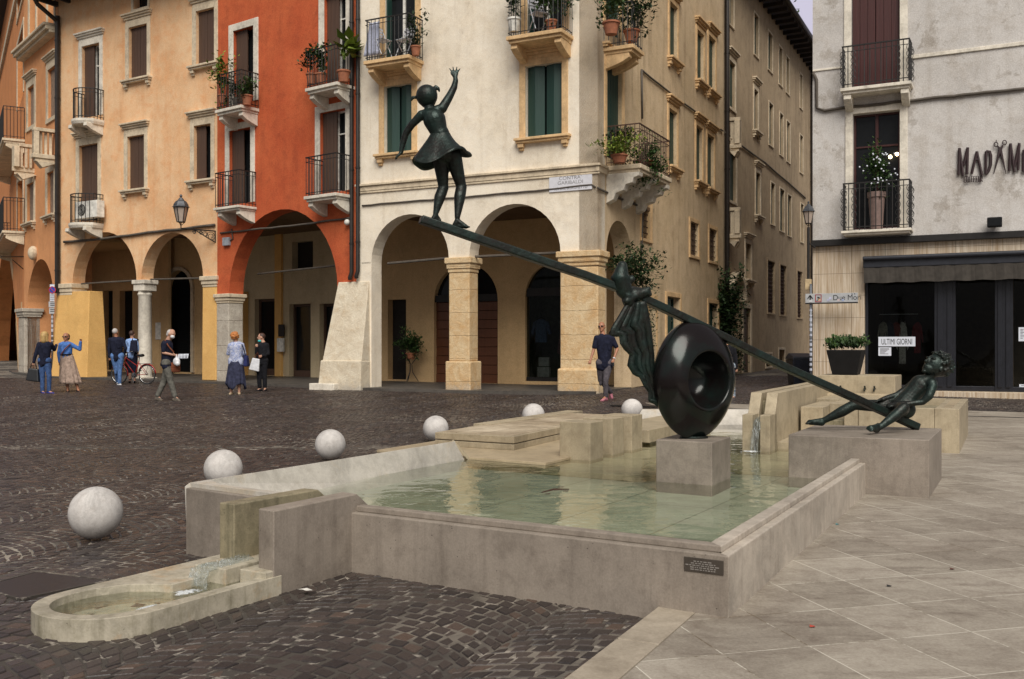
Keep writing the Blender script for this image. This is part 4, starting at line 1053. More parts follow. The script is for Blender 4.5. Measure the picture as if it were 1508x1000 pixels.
# string course, cables, iron tie bars
z_s = FC.px(877, 241)[1]
mb = MB(FC.W); mb.box(-.06, sC1, -.02, .05, z_s-.2, z_s-.06); mb.box(-.09, sC1, -.02, .10, z_s-.06, z_s); mb.box(-.06, sC1, -.02, .04, z_s-.26, z_s-.21); mb.build('string_course', M['trim'], hc, bevel=.01)
pipe_run(FC, hc, [(534, 303), (620, 295.5), (700, 289), (790, 281), (872, 272.5), (878, 276)], .022)
for (xa, ya, xb, yb) in ((571, 388, 660, 380), (700, 378, 826, 372)):
    a, b = FC.px(xa, ya, -.2), FC.px(xb, yb, -.2); MB(FC.W).tube([(a[0], -.2, a[1]), (b[0], -.2, b[1])], .035, 6).build('tie_bar', M['grey_tie'] if 'grey_tie' in M else M['cable'], hc)
# balconies
B1 = balcony(FC, hc, 535, 624, 83, 109, 22, .75, TW)
B2_ = balcony(FC, hc, 745, 844.6, 46, 72, -32, .75, TW)
# side wall along the alley
hol = []; TS = M['trim_warm']; G_ = M['shutter_green']
W_(FS, hc, (892.7, 99, 915.5, 236), style='closed', sh=G_, trim=TS, fw=.16, sill=False, name='balcony_door', door=True)
W_(FS, hc, (891, -70, 911, 50), style='open_side', sh=G_, trim=TS, fw=.16, sill=False, lintel=False, frame=M['white_paint'], name='balcony_door', door=True)
for bx in ((985.5, 7, 997, 89), (984.5, 163, 996.4, 247), (1026, 48, 1036, 122), (1043, 56, 1053, 136), (1024.6, 187, 1034, 268.5), (1041, 200, 1051, 279)):
    dbl = bx[0] > 1000
    W_(FS, hc, bx, style='half', sh=G_, trim=TS, fw=.13, lz=.06)
for bx in ((944.8, 296, 957.6, 352), (1016, 328, 1028, 377), (1044, 338, 1055, 385)):
    W_(FS, hc, bx, trim=TS, fw=.13, lintel=bx[0] < 950 and False, sill=False, grille=True)
for bx in ((981.6, 437.6, 1000.8, 560), (1043, 447, 1057, 556)):
    W_(FS, hc, bx, trim=TS, fw=.14, sill=False, lintel=False, sh=M['shutter_green'], style='halfr', name='shop_door', door=True, frame=M['shutter_green'])
W_(FS, hc, (949, 440, 965.6, 566), trim=TS, fw=.12, sill=False, lintel=False, name='shop_door', door=True, frame=M['shutter_green'], sh=G_, style='halfr')
sa0, sa1 = FS.px(893, 400)[0], FS.px(929.7, 400)[0]; zss = FS.px(905, 375)[1]
sSE = FS.px(1065, 400)[0]
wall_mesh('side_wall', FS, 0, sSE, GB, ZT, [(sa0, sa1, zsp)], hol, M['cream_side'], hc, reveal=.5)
mb = MB(FS.W); mb.box(-.06, sa0+2.2, -.02, .05, z_s-.2, z_s-.06); mb.box(-.09, sa0+2.2, -.02, .10, z_s-.06, z_s); mb.build('string_course', M['trim'], hc, bevel=.01)
pipe_run(FS, hc, [(878, 276), (905, 290), (930, 299), (950, 309)], .03)
pipe_run(FS, hc, [(943, 103), (972, 127), (1010, 156), (1045, 180), (1063, 193)], .028)
pipe_run(FS, hc, [(943, 103), (944, 175)], .03)
pipe_run(FS, hc, [(945, 300), (941, 420)], .03)
BS1 = balcony(FS, hc, 888.5, 949, 53, 72, -12, .8, TS)
# big corner balcony on carved stone brackets
pj = .95
q0 = FS.px(893, 240, 0); s0b = q0[0]-.05; s1b = s0b+2.55
zbt = z_s+.02; zr_ = FS.px(893, 178, .0)[1]
mb = MB(FS.W); mb.box(s0b, s1b, -.02, pj, zbt-.12, zbt); mb.box(s0b+.04, s1b-.04, -.02, pj-.05, zbt-.2, zbt-.12)
bb = mb.build('balcony', M['trim'], hc, bevel=.02)
for a in (s0b+.02, s1b-.30, (s0b+s1b)/2-.14):
    mb = MB(FS.W); prof = [(0, zbt-.2), (pj*.95, zbt-.2), (pj*.93, zbt-.30), (pj*.78, zbt-.34), (pj*.74, zbt-.46), (pj*.55, zbt-.50), (pj*.5, zbt-.64), (pj*.28, zbt-.70), (pj*.2, zbt-.86), (0, zbt-.95)]; n = len(prof)
    mb.add([(a, max(-.02, p), z) for p, z in prof]+[(a+.28, max(-.02, p), z) for p, z in prof], [tuple(range(n)), tuple(range(n, 2*n))]+[(i, (i+1) % n, (i+1) % n+n, i+n) for i in range(n)])
    mb.build('bracket', M['white_trim'], bb, bevel=.015)
railing(FS, bb, s0b+.05, s1b-.05, pj-.06, zbt, zbt+1.02, M['rust_iron'])
# portico behind the arches
dp = 4.0
hb = []
dr = FC.rect(571, 441, 598, 559, -dp); hb.append(rloop(dr))
def archhole(x0, x1, ytop, ybot, yspring):
    a, b = sorted([FC.px(x0, 500, -dp)[0], FC.px(x1, 500, -dp)[0]]); a = max(a, .1); z0 = FC.px((x0+x1)/2, ybot, -dp)[1]; zt_ = FC.px((x0+x1)/2, ytop, -dp)[1]
    r = (b-a)/2; zs = zt_-r
    return a, b, z0, zs, [(a, z0), (b, z0)]+[(p[0], p[1]) for p in reversed(arc_pts(a, b, zs))]
A_ = archhole(639, 733, 389, 564, 0); B_ = archhole(773.5, 862, 387, 562, 0)
hb += [A_[4], B_[4]]
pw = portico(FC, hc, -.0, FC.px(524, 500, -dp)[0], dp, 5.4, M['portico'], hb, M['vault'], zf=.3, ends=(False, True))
def backfill(fac, r, par, mat_, d, name='pane'): MB(fac.W).box(r[0]-.05, r[1]+.05, d-.05, d, r[2]-.05, r[3]+.05).build(name, mat_, par)
backfill(FC, dr, pw, M['dark'], -dp-.3, 'doorway')
backfill(FC, (A_[0], A_[1], A_[3]+.0, A_[3]+(A_[1]-A_[0])/2), pw, M['glass'], -dp-.2, 'fanlight')
mb = MB(FC.W); n = 9; z0_, z1_ = A_[2], A_[3]-.02
for k in range(n): mb.box(A_[0], A_[1], -dp-.18, -dp-.14-.012*(k % 2), z0_+(z1_-z0_)*k/n, z0_+(z1_-z0_)*(k+1)/n-.012)
mb.build('plank_door', M['door_wood'], pw, bevel=.008); backfill(FC, A_[:4], pw, M['dark'], -dp-.19, 'door_backing')
MB(FC.W).box(A_[0]-.04, A_[1]+.04, -dp-.19, -dp-.06, z1_, z1_+.22).build('transom', M['iron'], pw)
# shop window with a lit dim interior
mb = MB(FC.W); mb.box(B_[0], B_[1], -dp-.16, -dp-.06, B_[3]-.0, B_[3]+.25); mb.box(B_[0], B_[0]+.06, -dp-.16, -dp-.08, B_[2], B_[3]); mb.box(B_[0]+.06, B_[1], -dp-.16, -dp-.08, B_[2], B_[2]+.12)
mb.build('shop_frame', M['iron'], pw)
bz = MB(FC.W); bz.box(B_[0]-.08, B_[1]+.3, -dp-1.8, -dp-1.75, B_[2], B_[3]+1.4); bz.box(B_[1]+.25, B_[1]+.3, -dp-1.75, -dp-.31, B_[2], B_[3]+1.4); bz.box(B_[0]-.08, B_[0]-.03, -dp-1.75, -dp-.31, B_[2], B_[3]+1.4); bz.box(B_[0]-.08, B_[1]+.3, -dp-1.8, -dp-.31, B_[3]+1.4, B_[3]+1.45); bz.build('shop_back', plain('pale_green_panel', (.16, .19, .12, 1), .8), pw)
MB(FC.W).box(B_[0]-.2, B_[1]+.2, -dp-1.75, -dp-.31, B_[2]-.05, B_[2]+.02).build('shop_floor', M['portico'], pw)
def tglass(name):
    N = NT(name); t1 = N.n('ShaderNodeBsdfTransparent'); t1.inputs[0].default_value = (.55, .58, .58, 1); g1_ = N.n('ShaderNodeBsdfGlossy'); g1_.inputs['Roughness'].default_value = .02
    f_ = N.n('ShaderNodeFresnel'); f_.inputs[0].default_value = 1.22; m_ = N.n('ShaderNodeMixShader'); N.l(f_.outputs[0], m_.inputs[0]); N.l(t1.outputs[0], m_.inputs[1]); N.l(g1_.outputs[0], m_.inputs[2])
    N.l(m_.outputs[0], N.t.nodes['Material Output'].inputs[0]); return N.m
M['shop_glass'] = tglass('clear_shop_glass')
MB(FC.W).box(B_[0]+.05, B_[1], -dp-.13, -dp-.12, B_[2]+.1, B_[3]+(B_[1]-B_[0])/2).build('shop_glass', M['shop_glass'], pw)
# clothes on display
def shirt(fac, s, d, z, h, col, label, group=None, long=False, w=None):
    t = thing('hanging_garment', label, 'clothing', fac.W(s, d, z), group); mb = MB(fac.W); w = w or h*.32
    out = [(-w*.25, 0), (w*.25, 0), (w, -h*.12), (w*1.45, -h*.62), (w*1.12, -h*.68), (w*.78, -h*.36), (w*.8, -h), (-w*.8, -h), (-w*.78, -h*.36), (-w*1.12, -h*.68), (-w*1.45, -h*.62), (-w, -h*.12)]
    n = len(out); tri = tessellate_polygon([[Vector((a, b, 0)) for a, b in out]])
    mb.add([(s+a, d+.05+.02*math.sin(a*30), z+b) for a, b in out]+[(s+a, d-.05, z+b) for a, b in out], [tuple(q) for q in tri]+[tuple(i+n for i in q) for q in tri]+[(i, (i+1) % n, (i+1) % n+n, i+n) for i in range(n)])
    mb.build('cloth', plain('garment_'+label.split()[0]+label.split()[1], col, .9, var=.35, scale=20), t, bevel=.02)
    mb = MB(fac.W); mb.tube([(s-w*.6, d, z-.02), (s, d, z+.06), (s+w*.6, d, z-.02)], .012, 5); mb.tube([(s, d, z+.05), (s, d, z+.14), (s+.03, d, z+.18)], .008, 5); mb.build('hanger', M['iron'], t)
sg = FC.px(797, 470, -dp-.6)
shirt(FC, sg[0], -dp-.6, sg[1], .72, (.16, .25, .42, 1), 'pale blue denim shirt hanging in the arched shop window', w=.24)
shirt(FC, sg[0]-.85, -dp-.9, sg[1]-.1, 1.5, (.30, .16, .14, 1), 'dusty pink dress hanging at the back of the arched shop window', w=.3)
mb = MB(FC.W); ps = FC.px(799, 548, -dp-.55)
mb.box(ps[0]-.25, ps[0]+.15, -dp-.6, -dp-.5, B_[2]+.12, B_[2]+.42); mb.box(ps[0]-.22, ps[0]+.12, -dp-.63, -dp-.52, B_[2]+.45, B_[2]+.72)
o = mb.build('display_card', M['white_paint'], None); props(o, 'two white display cards stacked low in the arched shop window', 'display card')
# arcade floor
def floor_strip(fac, s0, s1, d0, d1, z, name, par=None, m=None):
    o = MB(fac.W).box(s0, s1, d0, d1, z-.3, z).build(name, m or M['arcade_floor'], par, bevel=.01); props(o, kind='structure'); return o
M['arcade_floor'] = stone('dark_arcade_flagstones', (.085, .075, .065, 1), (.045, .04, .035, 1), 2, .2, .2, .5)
# roof and eaves of the corner house
mb = MB(); 
def roofslab(name, pts, z0, z1, par): MB().prism(pts, z0, z1).build(name, M['roof'], par)
p0 = FC.W(-.0, .8, 0); p1 = FC.W(sC1, .8, 0); p2 = FS.W(sSE, .8, 0)
cn = FC.W(0, .8, 0)+Vector((FS.nn.x, FS.nn.y, 0))*.8
roofslab('roof', [V2(cn), V2(p1), V2(FC.W(sC1, -9, 0)), V2(FS.W(sSE, -9, 0)), V2(p2)], ZT, ZT+.25, hc)
# street name plaque
ra = FC.rect(809, 257, 872, 281, .02)
sp_t = thing('street_sign', 'white marble street name plaque on the cream corner house', 'sign', FC.W((ra[0]+ra[1])/2, .02, ra[2]))
MB(FC.W).box(ra[0], ra[1], .002, .035, ra[2], ra[3]).build('plate', plain('white_marble', (.66, .66, .70, 1), .4, var=.08), sp_t, bevel=.004)
mx_ = (ra[0]+ra[1])/2; hh_ = ra[3]-ra[2]; xd = (-FC.u.x, -FC.u.y, 0)
for txt, f, sz in (('CONTRA’', .70, .30), ('GARIBALDI', .42, .30), ('GIÀ DEL BORGHETTO', .10, .2)):
    text_obj('lettering', txt, hh_*sz, FC.W(mx_, .037, ra[2]+hh_*f), xd, (0, 0, 1), M['grey_letter'] if 'grey_letter' in M else plain('faded_grey_paint', (.25, .24, .25, 1), .8), sp_t, .001, sx=1.15)
# ================================================================ red house
hr = thing('red_house', 'narrow red house with balconies full of plants over one wide arch', 'house', (E1[0], E1[1], .3))
hol = []; SB = M['shutter_brown']; WT = M['white_trim']
W_(FR_, hr, (344, 42, 374, 152), style='half', sh=SB, trim=WT, fw=.22, sill=False, lintel=False, name='balcony_door', door=True)
W_(FR_, hr, (477.7, -10, 510, 120), style='halfr' and 'half', sh=SB, trim=WT, fw=.22, sill=False, lintel=False, name='balcony_door', door=True, frame=M['white_paint'])
W_(FR_, hr, (338, 190, 369.5, 300), style='half', sh=SB, trim=WT, fw=.2, sill=False, lintel=False, name='balcony_door', door=True)
W_(FR_, hr, (471.6, 163, 509.4, 283), style='half', sh=SB, trim=WT, fw=.2, sill=False, lintel=False, name='balcony_door', door=True, frame=M['white_paint'])
sR1 = FR_.px(320, 400)[0]; zrs = FR_.px(345, 432)[1]
ra0, ra1 = sorted([FR_.px(497, 432)[0], FR_.px(337.5, 432)[0]])
wall_mesh('wall', FR_, -.0, sR1, GB, 15.5, [(ra0, ra1, zrs)], hol, M['red'], hr, piers=[(-1, ra0+.01), (ra1-.01, sR1+1)], reveal=.55)
rp = MB(FR_.W).box(ra1, sR1+.02, -.55, .02, GB, zrs-.3).build('pier', M['pier_grey'], hr, bevel=.03)
capital(FR_, rp, ra1, sR1, zrs-.3, zrs, -.55, .02, M['trim'])
for (x0, x1, yt, yb, yr) in ((316, 381.8, 155, 170, 103), (449, 523, 122, 138, 66), (314, 378, 302, 314, 250), (447, 521, 284.5, 300, 226)):
    balcony(FR_, hr, x0, x1, yt, yb, yr, .7, WT)
pipe_run(FR_, hr, [(326, 343), (400, 336), (460, 329), (518, 321)], .03)
pipe_run(FR_, hr, [(342, 337), (344, 352), (340, 355)], .02)
for x in (521.5, 533.5):
    s_ = FR_.px(x, 300)[0] if x < 530 else None
    if s_ is not None: downpipe(FR_, hr, max(.07, s_), 15.4, FR_.px(x, 412)[1], .1, .06)
downpipe(FC, hc, sC1-.12, 15.9, FC.px(530, 410)[1], .1, .06)
jb = FR_.rect(331, 350, 340, 362); MB(FR_.W).box(jb[0], jb[1], 0, .1, jb[2], jb[3]).build('junction_box', plain('grey_box', (.35, .38, .42, 1), .5), hr, bevel=.01)
jb = FR_.px(515, 328); mb = MB(); mb.ball(FR_.W(jb[0], .1, jb[1]), .09, 12, 8); mb.build('alarm_siren', M['white_paint'], hr, True)
rd = 4.2; hb = []
ds = []
for bx in ((426, 447.5, 457.5, 556), (470.5, 447, 494, 556), (375, 440, 407, 553)):
    r = FR_.rect(*bx, -rd); ds.append(r); hb.append(rloop(r))
r = FR_.rect(430, 355, 461, 395, -rd); ds.append(r); hb.append(rloop(r))
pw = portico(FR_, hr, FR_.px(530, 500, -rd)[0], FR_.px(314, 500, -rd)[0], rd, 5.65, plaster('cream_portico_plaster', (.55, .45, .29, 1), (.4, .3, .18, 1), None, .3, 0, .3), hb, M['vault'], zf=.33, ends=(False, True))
for r in ds[:3]:
    MB(FR_.W).box(r[0]-.05, r[1]+.05, -rd-.3, -rd-.28, r[2]-.05, r[3]+.05).build('door_glass', M['glass'], pw)
    mb = MB(FR_.W); t = .09; mb.box(r[0], r[0]+t, -rd-.27, -rd-.2, r[2], r[3]); mb.box(r[1]-t, r[1], -rd-.27, -rd-.2, r[2], r[3]); mb.box(r[0]+t, r[1]-t, -rd-.27, -rd-.2, r[3]-t, r[3]); mb.box(r[0]+t, r[1]-t, -rd-.27, -rd-.2, r[2], r[2]+.25)
    mb.build('door_frame', M['shutter_brown'], pw)
r = ds[3]; MB(FR_.W).box(r[0]-.05, r[1]+.05, -rd-.3, -rd-.28, r[2]-.05, r[3]+.05).build('dark_window', M['dark'], pw)
MB(FR_.W).box(*[FR_.px(x, 500, -rd)[0] for x in (366, 362)][::1], -rd+.01, -rd+.25, .2, 3.6).build('pilaster', M['yellow'], pw)
MB(FR_.W).box(*sorted([FR_.px(x, 500, -rd)[0] for x in (407.5, 417)]), -rd+.005, -rd+.10, .2, 6.2).build('pilaster', M['yellow'], pw)
r = FR_.rect(414.5, 498, 423, 518, -rd); MB(FR_.W).box(r[0], r[1], -rd+.12, -rd+.22, r[2], r[3]).build('letter_box', M['white_paint'], pw, bevel=.01)
MB(FR_.W).box(r[0], r[1], -rd+.12, -rd+.16, r[3]+.06, r[3]+.5).build('notice_case', M['iron'], pw, bevel=.01)
mb = MB(FR_.W); mb.tube([(ra0+.1, -.9, FR_.px(468, 392, -.9)[1]), (ra1-.3, -.9, FR_.px(355, 405, -.9)[1])], .03, 6); mb.build('tie_bar', M['cable'], hr)
roofslab('roof', [V2(FR_.W(0, .8, 0)), V2(FR_.W(sR1, .8, 0)), V2(FR_.W(sR1, -9, 0)), V2(FR_.W(0, -9, 0))], 15.5, 15.75, hr)
# ================================================================ peach house
hp = thing('peach_house', 'peach house with brown shutters and two arches on a round column', 'house', (E2[0], E2[1], .34))
hol = []; TR = M['trim']
W_(FP, hp, (121, 66, 147, 172), style='half', sh=SB, trim=WT, fw=.18, sill=False, name='balcony_door', door=True, frame=M['white_paint'])
W_(FP, hp, (117, 213, 144.6, 325), style='closed', sh=SB, trim=TR, fw=.18, sill=False, name='balcony_door', door=True)
for bx, st in (((190, 38, 217, 116), 'closed'), ((289, 14, 316, 95), 'closed'), ((188, 200, 213, 279), 'closed'), ((286, 184, 311, 265), 'half')):
    W_(FP, hp, bx, style=st, sh=SB, trim=TR, fw=.17)
zpt = FP.px(100, 22)[1]
W_(FP, hp, (197, -30, 218, 12), trim=TR, fw=.1, lintel=False, sill=False)
sP1 = FP.px(86, 400)[0]; zps = FP.px(190, 413)[1]
p1a, p1b = sorted([FP.px(190, 413)[0], FP.px(107, 413)[0]]); p2a, p2b = sorted([FP.px(299, 410)[0], FP.px(216, 410)[0]])
mid = FP.px(206.5, 413)[0]
p2a, p2b = sorted([FP.px(299, 410)[0], FP.px(208, 410)[0]]); p1a = FP.px(201, 413)[0]
ZP = zpt+2.2
wall_mesh('wall', FP, 0, sP1, GB, ZP, [(p2a, p2b, zps), (p1a, p1b, zps)], hol, M['pink'], hp, piers=[(p2b-.01, p1a+.01), (-1, p2a+.01), (p1b-.01, sP1+1)], reveal=.5)
# round column
cc = FP.W((p2b+p1a)/2, -.25, 0); rc = .235
zc_a, zc_b = FP.px(206, 436)[1], zps
col_ = MB().lathe([(rc*1.02, .2), (rc*1.05, .45), (rc, .5), (rc*.93, zc_a), (rc*1.0, zc_a+.02), (rc*1.06, zc_a+.07), (rc*.95, zc_a+.12), (rc*.97, zc_a+.2)], (cc.x, cc.y, 0), 28).build('column', M['column'] if 'column' in M else M['white_trim'], hp, 'auto')
mb = MB(FP.W); sc_ = (p2b+p1a)/2; mb.box(sc_-.33, sc_+.33, -.56, .05, zc_b-.14, zc_b-.0); mb.box(sc_-.28, sc_+.28, -.52, .01, zc_a+.18, zc_b-.14); mb.build('capital', M['white_trim'], col_, bevel=.02)
MB(FP.W).box(sc_-.3, sc_+.3, -.54, .05, .1, .46).build('base', M['pier_grey'], col_, bevel=.02)
# yellow plastered piers with cornice capitals
a = FP.px(289.5, 500)[0]
yp = MB(FP.W).hexa([(0.03, -.5, .42), (p2a+.02, -.5, .42), (p2a+.02, .03, .42), (0.03, .03, .42)], [(0.03, -.5, zps-.3), (p2a, -.5, zps-.3), (p2a, .02, zps-.3), (.03, .02, zps-.3)]).build('pier', M['yellow'], hp, bevel=.02)
MB(FP.W).box(.05, p2a-.0, -.5, .0, .1, .42).build('pier_base', M['pier_grey'], yp)
capital(FP, yp, .03, p2a-.02, zps-.36, zps, -.5, .02, M['trim'])
bs = FP.px(140, 548)[0]; bs2 = FP.px(133.5, 437)[0]; bs3 = FP.px(97, 500)[0]
mb = MB(FP.W); mb.hexa([(bs-.02, -.5, .42), (sP1, -.5, .42), (sP1, .35, .42), (bs-.02, .35, .42)], [(bs2, -.5, zps-.3), (sP1, -.5, zps-.3), (sP1, .05, zps-.3), (bs2, .05, zps-.3)])
yp = mb.build('pier', M['yellow'], hp, bevel=.02)
MB(FP.W).box(bs, sP1, -.5, .36, .1, .42).build('pier_base', M['pier_grey'], yp)
capital(FP, yp, p1b-.02, sP1, zps-.42, zps, -.5, .05, M['trim'])
BP1 = balcony(FP, hp, 93.6, 154, 171, 183, 126, .8, WT, bow=1)
BP2 = balcony(FP, hp, 89, 153, 326, 338, 283, .8, WT, bow=1)
pipe_run(FP, hp, [(96, 357), (150, 352), (220, 343), (318, 331.5)], .045)
downpipe(FP, hp, sP1-.12, zpt, FP.px(88, 440)[1], .12, .09, False)
for (xa, ya, xb, yb) in ((120, 418, 200, 413), (222, 411.5, 300, 409.5)):
    A1_, B1_ = FP.px(xa, ya, -.2), FP.px(xb, yb, -.2); MB(FP.W).tube([(A1_[0], -.2, A1_[1]), (B1_[0], -.2, B1_[1])], .03, 6).build('tie_bar', M['cable'], hp)
# roof with dark rafters
ez = zpt+.55
mb = MB(); fp_ = lambda s, d: V2(FP.W(s, d, 0))
MB().prism([fp_(-.1, .0), fp_(-.1, 1.0), fp_(sP1+.7, 1.0), fp_(sP1+.7, 0)], ez, ez+.12).build('eave', M['roof'], hp) if False else None
mb = MB(FP.W)
sl = FP.px(195, 0)[0]
mb.hexa([(-.2, -8, ez+2.6), (sP1+.6, -8, ez+2.6), (sP1+.6, 1.1, ez), (-.2, 1.1, ez)], [(-.2, -8, ez+2.8), (sP1+.6, -8, ez+2.8), (sP1+.6, 1.1, ez+.14), (-.2, 1.1, ez+.14)])
k = 0.1
while k < sP1+.5: mb.box(k, k+.12, -.1, 1.0, ez-.14+.0, ez+.04); k += .75
rf = mb.build('roof', M['roof'], hp)
mb = MB(FP.W); mb.tube([(-.2, 1.15, ez+.03), (sP1+.6, 1.15, ez+.03)], .09, 8); mb.tube([(sP1-.12, 1.15, ez+.0), (sP1-.12, .9, ez-.35), (sP1-.12, .12, ez-.75), (sP1-.12, .12, ez-1.2)], .08, 8); mb.build('gutter', M['pipe'], rf, 'auto')
bpy.data.objects[hp.children[0].name]
pdp = 4.2; hb = []
e_ = FP.px(262, 440, -pdp)[0]
def ahole(fac, d, x0, x1, ytop, ybot):
    a, b = sorted([fac.px(x0, 500, d)[0], fac.px(x1, 500, d)[0]]); z0 = fac.px((x0+x1)/2, ybot, d)[1]; zt_ = fac.px((x0+x1)/2, ytop, d)[1]; r = (b-a)/2; zs = zt_-r
    return (a, b, z0, zs, zt_), [(a, z0), (b, z0)]+[(p[0], p[1]) for p in reversed(arc_pts(a, b, zs))]
H1, L1_ = ahole(FP, -pdp, 245, 283, 398, 548); hb.append(L1_)
ds = [FP.rect(*b, -pdp) for b in ((152, 428, 166, 545), (176, 428, 195, 546), (298.5, 440, 303, 548))]
hb += [rloop(r) for r in ds[:2]]
pw = portico(FP, hp, FP.px(322, 500, -pdp)[0], FP.px(92, 500, -pdp)[0], pdp, 5.9, M['portico'], hb, M['vault'], zf=.38, ends=(False, True))
for r in ds[:2]: MB(FP.W).box(r[0]-.03, r[1]+.03, -pdp-.3, -pdp-.27, r[2]-.03, r[3]+.03).build('door_glass', M['glass'], pw)
MB(FP.W).box(H1[0]-.03, H1[1]+.03, -pdp-.3, -pdp-.27, H1[2]-.03, H1[4]).build('door_glass', M['glass'], pw)
mb = MB(FP.W); t = .14
for a in (H1[0]-t, H1[1]): mb.box(a, a+t, -pdp-.01, -pdp+.09, H1[2], H1[3])
pts = arc_pts(H1[0]-t, H1[1]+t, H1[3]); pi_ = arc_pts(H1[0], H1[1], H1[3])
for i in range(20): mb.hexa([(pts[i][0], -pdp, pts[i][1]), (pts[i+1][0], -pdp, pts[i+1][1]), (pi_[i+1][0], -pdp, pi_[i+1][1]), (pi_[i][0], -pdp, pi_[i][1])], [(pts[i][0], -pdp+.09, pts[i][1]), (pts[i+1][0], -pdp+.09, pts[i+1][1]), (pi_[i+1][0], -pdp+.09, pi_[i+1][1]), (pi_[i][0], -pdp+.09, pi_[i][1])])
mb.build('door_surround', M['trim'], pw)
r = FP.rect(230, 475, 238.5, 500, -pdp); MB(FP.W).box(r[0], r[1], -pdp, -pdp+.05, r[2], r[3]).build('intercom', M['white_paint'], pw, bevel=.01)
# ================================================================ houses on the far left
hl = thing('stone_trimmed_house', 'tall orange house with stone cornices, balustrade balconies and one narrow arch', 'house', (E3[0], E3[1], .38))
hol = []; sL1 = FL.px(35.5, 400)[0]
for bx in ((71, 100, 82, 173), (41.5, 127, 51, 186), (70, 253, 80, 317), (40, 270, 50, 328)):
    W_(FL, hl, bx, trim=M['trim'], fw=.22, sill=bx[1] > 240, lintel=bx[1] < 240, style='closed', sh=plain('faded_brown_shutter', (.25, .18, .13, 1), .7) if bx == (71, 100, 82, 173) else bpy.data.materials['faded_brown_shutter'])
W_(FL, hl, (44, -70, 53, 65), trim=M['trim'], fw=.2, sill=False, lintel=False)
W_(FL, hl, (71, -100, 80, 40), trim=M['trim'], fw=.2, sill=False, lintel=False)
la, lb = sorted([FL.px(79.5, 412)[0], FL.px(40.5, 412)[0]]); zls = FL.px(60, 381.5)[1]-(lb-la)/2
wall_mesh('wall', FL, 0, sL1, GB, 18.5, [(la, lb, zls)], hol, M['orange2'], hl, reveal=1.2)
zt_ = FL.px(56, 92)[1]
mb = MB(FL.W); z_ = FL.px(70, 62)[1]
mb.box(0, sL1, -.02, .3, z_, z_+.1); mb.box(0, sL1, -.02, .42, z_+.1, z_+.24); mb.box(0, sL1, -.02, .5, z_+.24, z_+.34); mb.build('cornice', M['trim'], hl, bevel=.02)
def balus(fac, par, x0, x1, yt, yb, ybr, proj):
    dl, dr_ = (0, proj) if fac.nn.x > 0 else (proj, 0)
    a, b = sorted([fac.px(x0, yb, dl)[0], fac.px(x1, yb, dr_)[0]]); z0 = fac.px((x0+x1)/2, yb, proj)[1]; z1 = fac.px((x0+x1)/2, yt, proj)[1]; zb = fac.px((x0+x1)/2, ybr, proj*.5)[1]
    mb = MB(fac.W); mb.box(a, b, -.02, proj, z0-.16, z0); mb.box(a+.05, b-.05, -.02, proj-.08, z0-.28, z0-.16); r = mb.build('balcony', M['trim'], par, bevel=.02)
    mb = MB(fac.W); mb.box(a+.03, b-.03, proj-.22, proj-.03, z1-.12, z1); mb.box(a+.03, a+.2, 0, proj-.22, z1-.12, z1); mb.box(b-.2, b-.03, 0, proj-.22, z1-.12, z1)
    for c_ in (a+.04, b-.24): mb.box(c_, c_+.2, proj-.23, proj-.04, z0, z1-.12)
    n = max(3, int((b-a)/.2))
    for k in range(1, n): x = a+(b-a)*k/n; mb.box(x-.035, x+.035, proj-.17, proj-.09, z0, z1-.12)
    for k in range(3): y = .1+(proj-.3)*k/3; mb.box(b-.15, b-.08, y, y+.09, z0, z1-.12)
    mb.build('balustrade', M['trim'], r, bevel=.01)
    for c_ in (a+.15, b-.35):
        mb = MB(fac.W); mb.add([(c_, -.02, z0-.28), (c_, proj*.85, z0-.28), (c_, proj*.6, z0-.5), (c_, -.02, zb), (c_+.2, -.02, z0-.28), (c_+.2, proj*.85, z0-.28), (c_+.2, proj*.6, z0-.5), (c_+.2, -.02, zb)], [(0, 1, 2, 3), (4, 7, 6, 5), (0, 4, 5, 1), (1, 5, 6, 2), (2, 6, 7, 3)]); mb.build('corbel', M['trim'], r, bevel=.02)
balus(FL, hl, 45, 83, 176, 216, 240, .8); balus(FL, hl, 18, 50, 200, 236, 258, .8)
pr = MB(FL.W).box(lb, lb+.95, -.5, .12, GB, zls-.3).build('pier', M['pier_grey'], hl, bevel=.04); capital(FL, pr, lb-.05, lb+1, zls-.3, zls+.05, -.5, .14, M['pier_grey'])
mb = MB(); lm = FL.px(53, 373); mb.ball(FL.W(lm[0], .1, lm[1]), (.2, .2, .28), 10, 8); mb.build('stone_mask', M['trim'], hl, True)
sg_ = FL.px(77, 470)[0]
MB(FL.W).box(0, sL1, -4.2, -4.1, 0, 7).build('portico_wall', M['portico'], hl); MB(FL.W).box(.05, sL1, -4.1, -1.3, 5.5, 5.6).build('portico_ceiling', M['portico'], hl)
E4 = FL.end(sL1)
FO = Fac(E4, (-.50, .866))
ho = thing('far_left_house', 'plain orange house cut by the left edge, iron balconies over a striped arch', 'house', (E4[0], E4[1], .42))
hol = []; W_(FO, ho, (26, 52, 35, 150), trim=M['trim'], fw=.2, sill=False, lintel=False, name='balcony_door', door=True); W_(FO, ho, (26, 262, 34.5, 335), trim=M['trim'], fw=.2, sill=False, lintel=False, name='balcony_door', door=True)
W_(FO, ho, (26, -50, 35, 12), trim=M['trim'], fw=.2, sill=False, lintel=False)
sO1 = FO.px(-60, 400)[0]
oa, ob = sorted([FO.px(31, 412)[0], FO.px(-10, 412)[0]]); zos = FO.px(12, 354)[1]-(ob-oa)/2
wall_mesh('wall', FO, 0, sO1, GB, 19, [(oa, ob, zos)], hol, M['orange'], ho, reveal=.8)
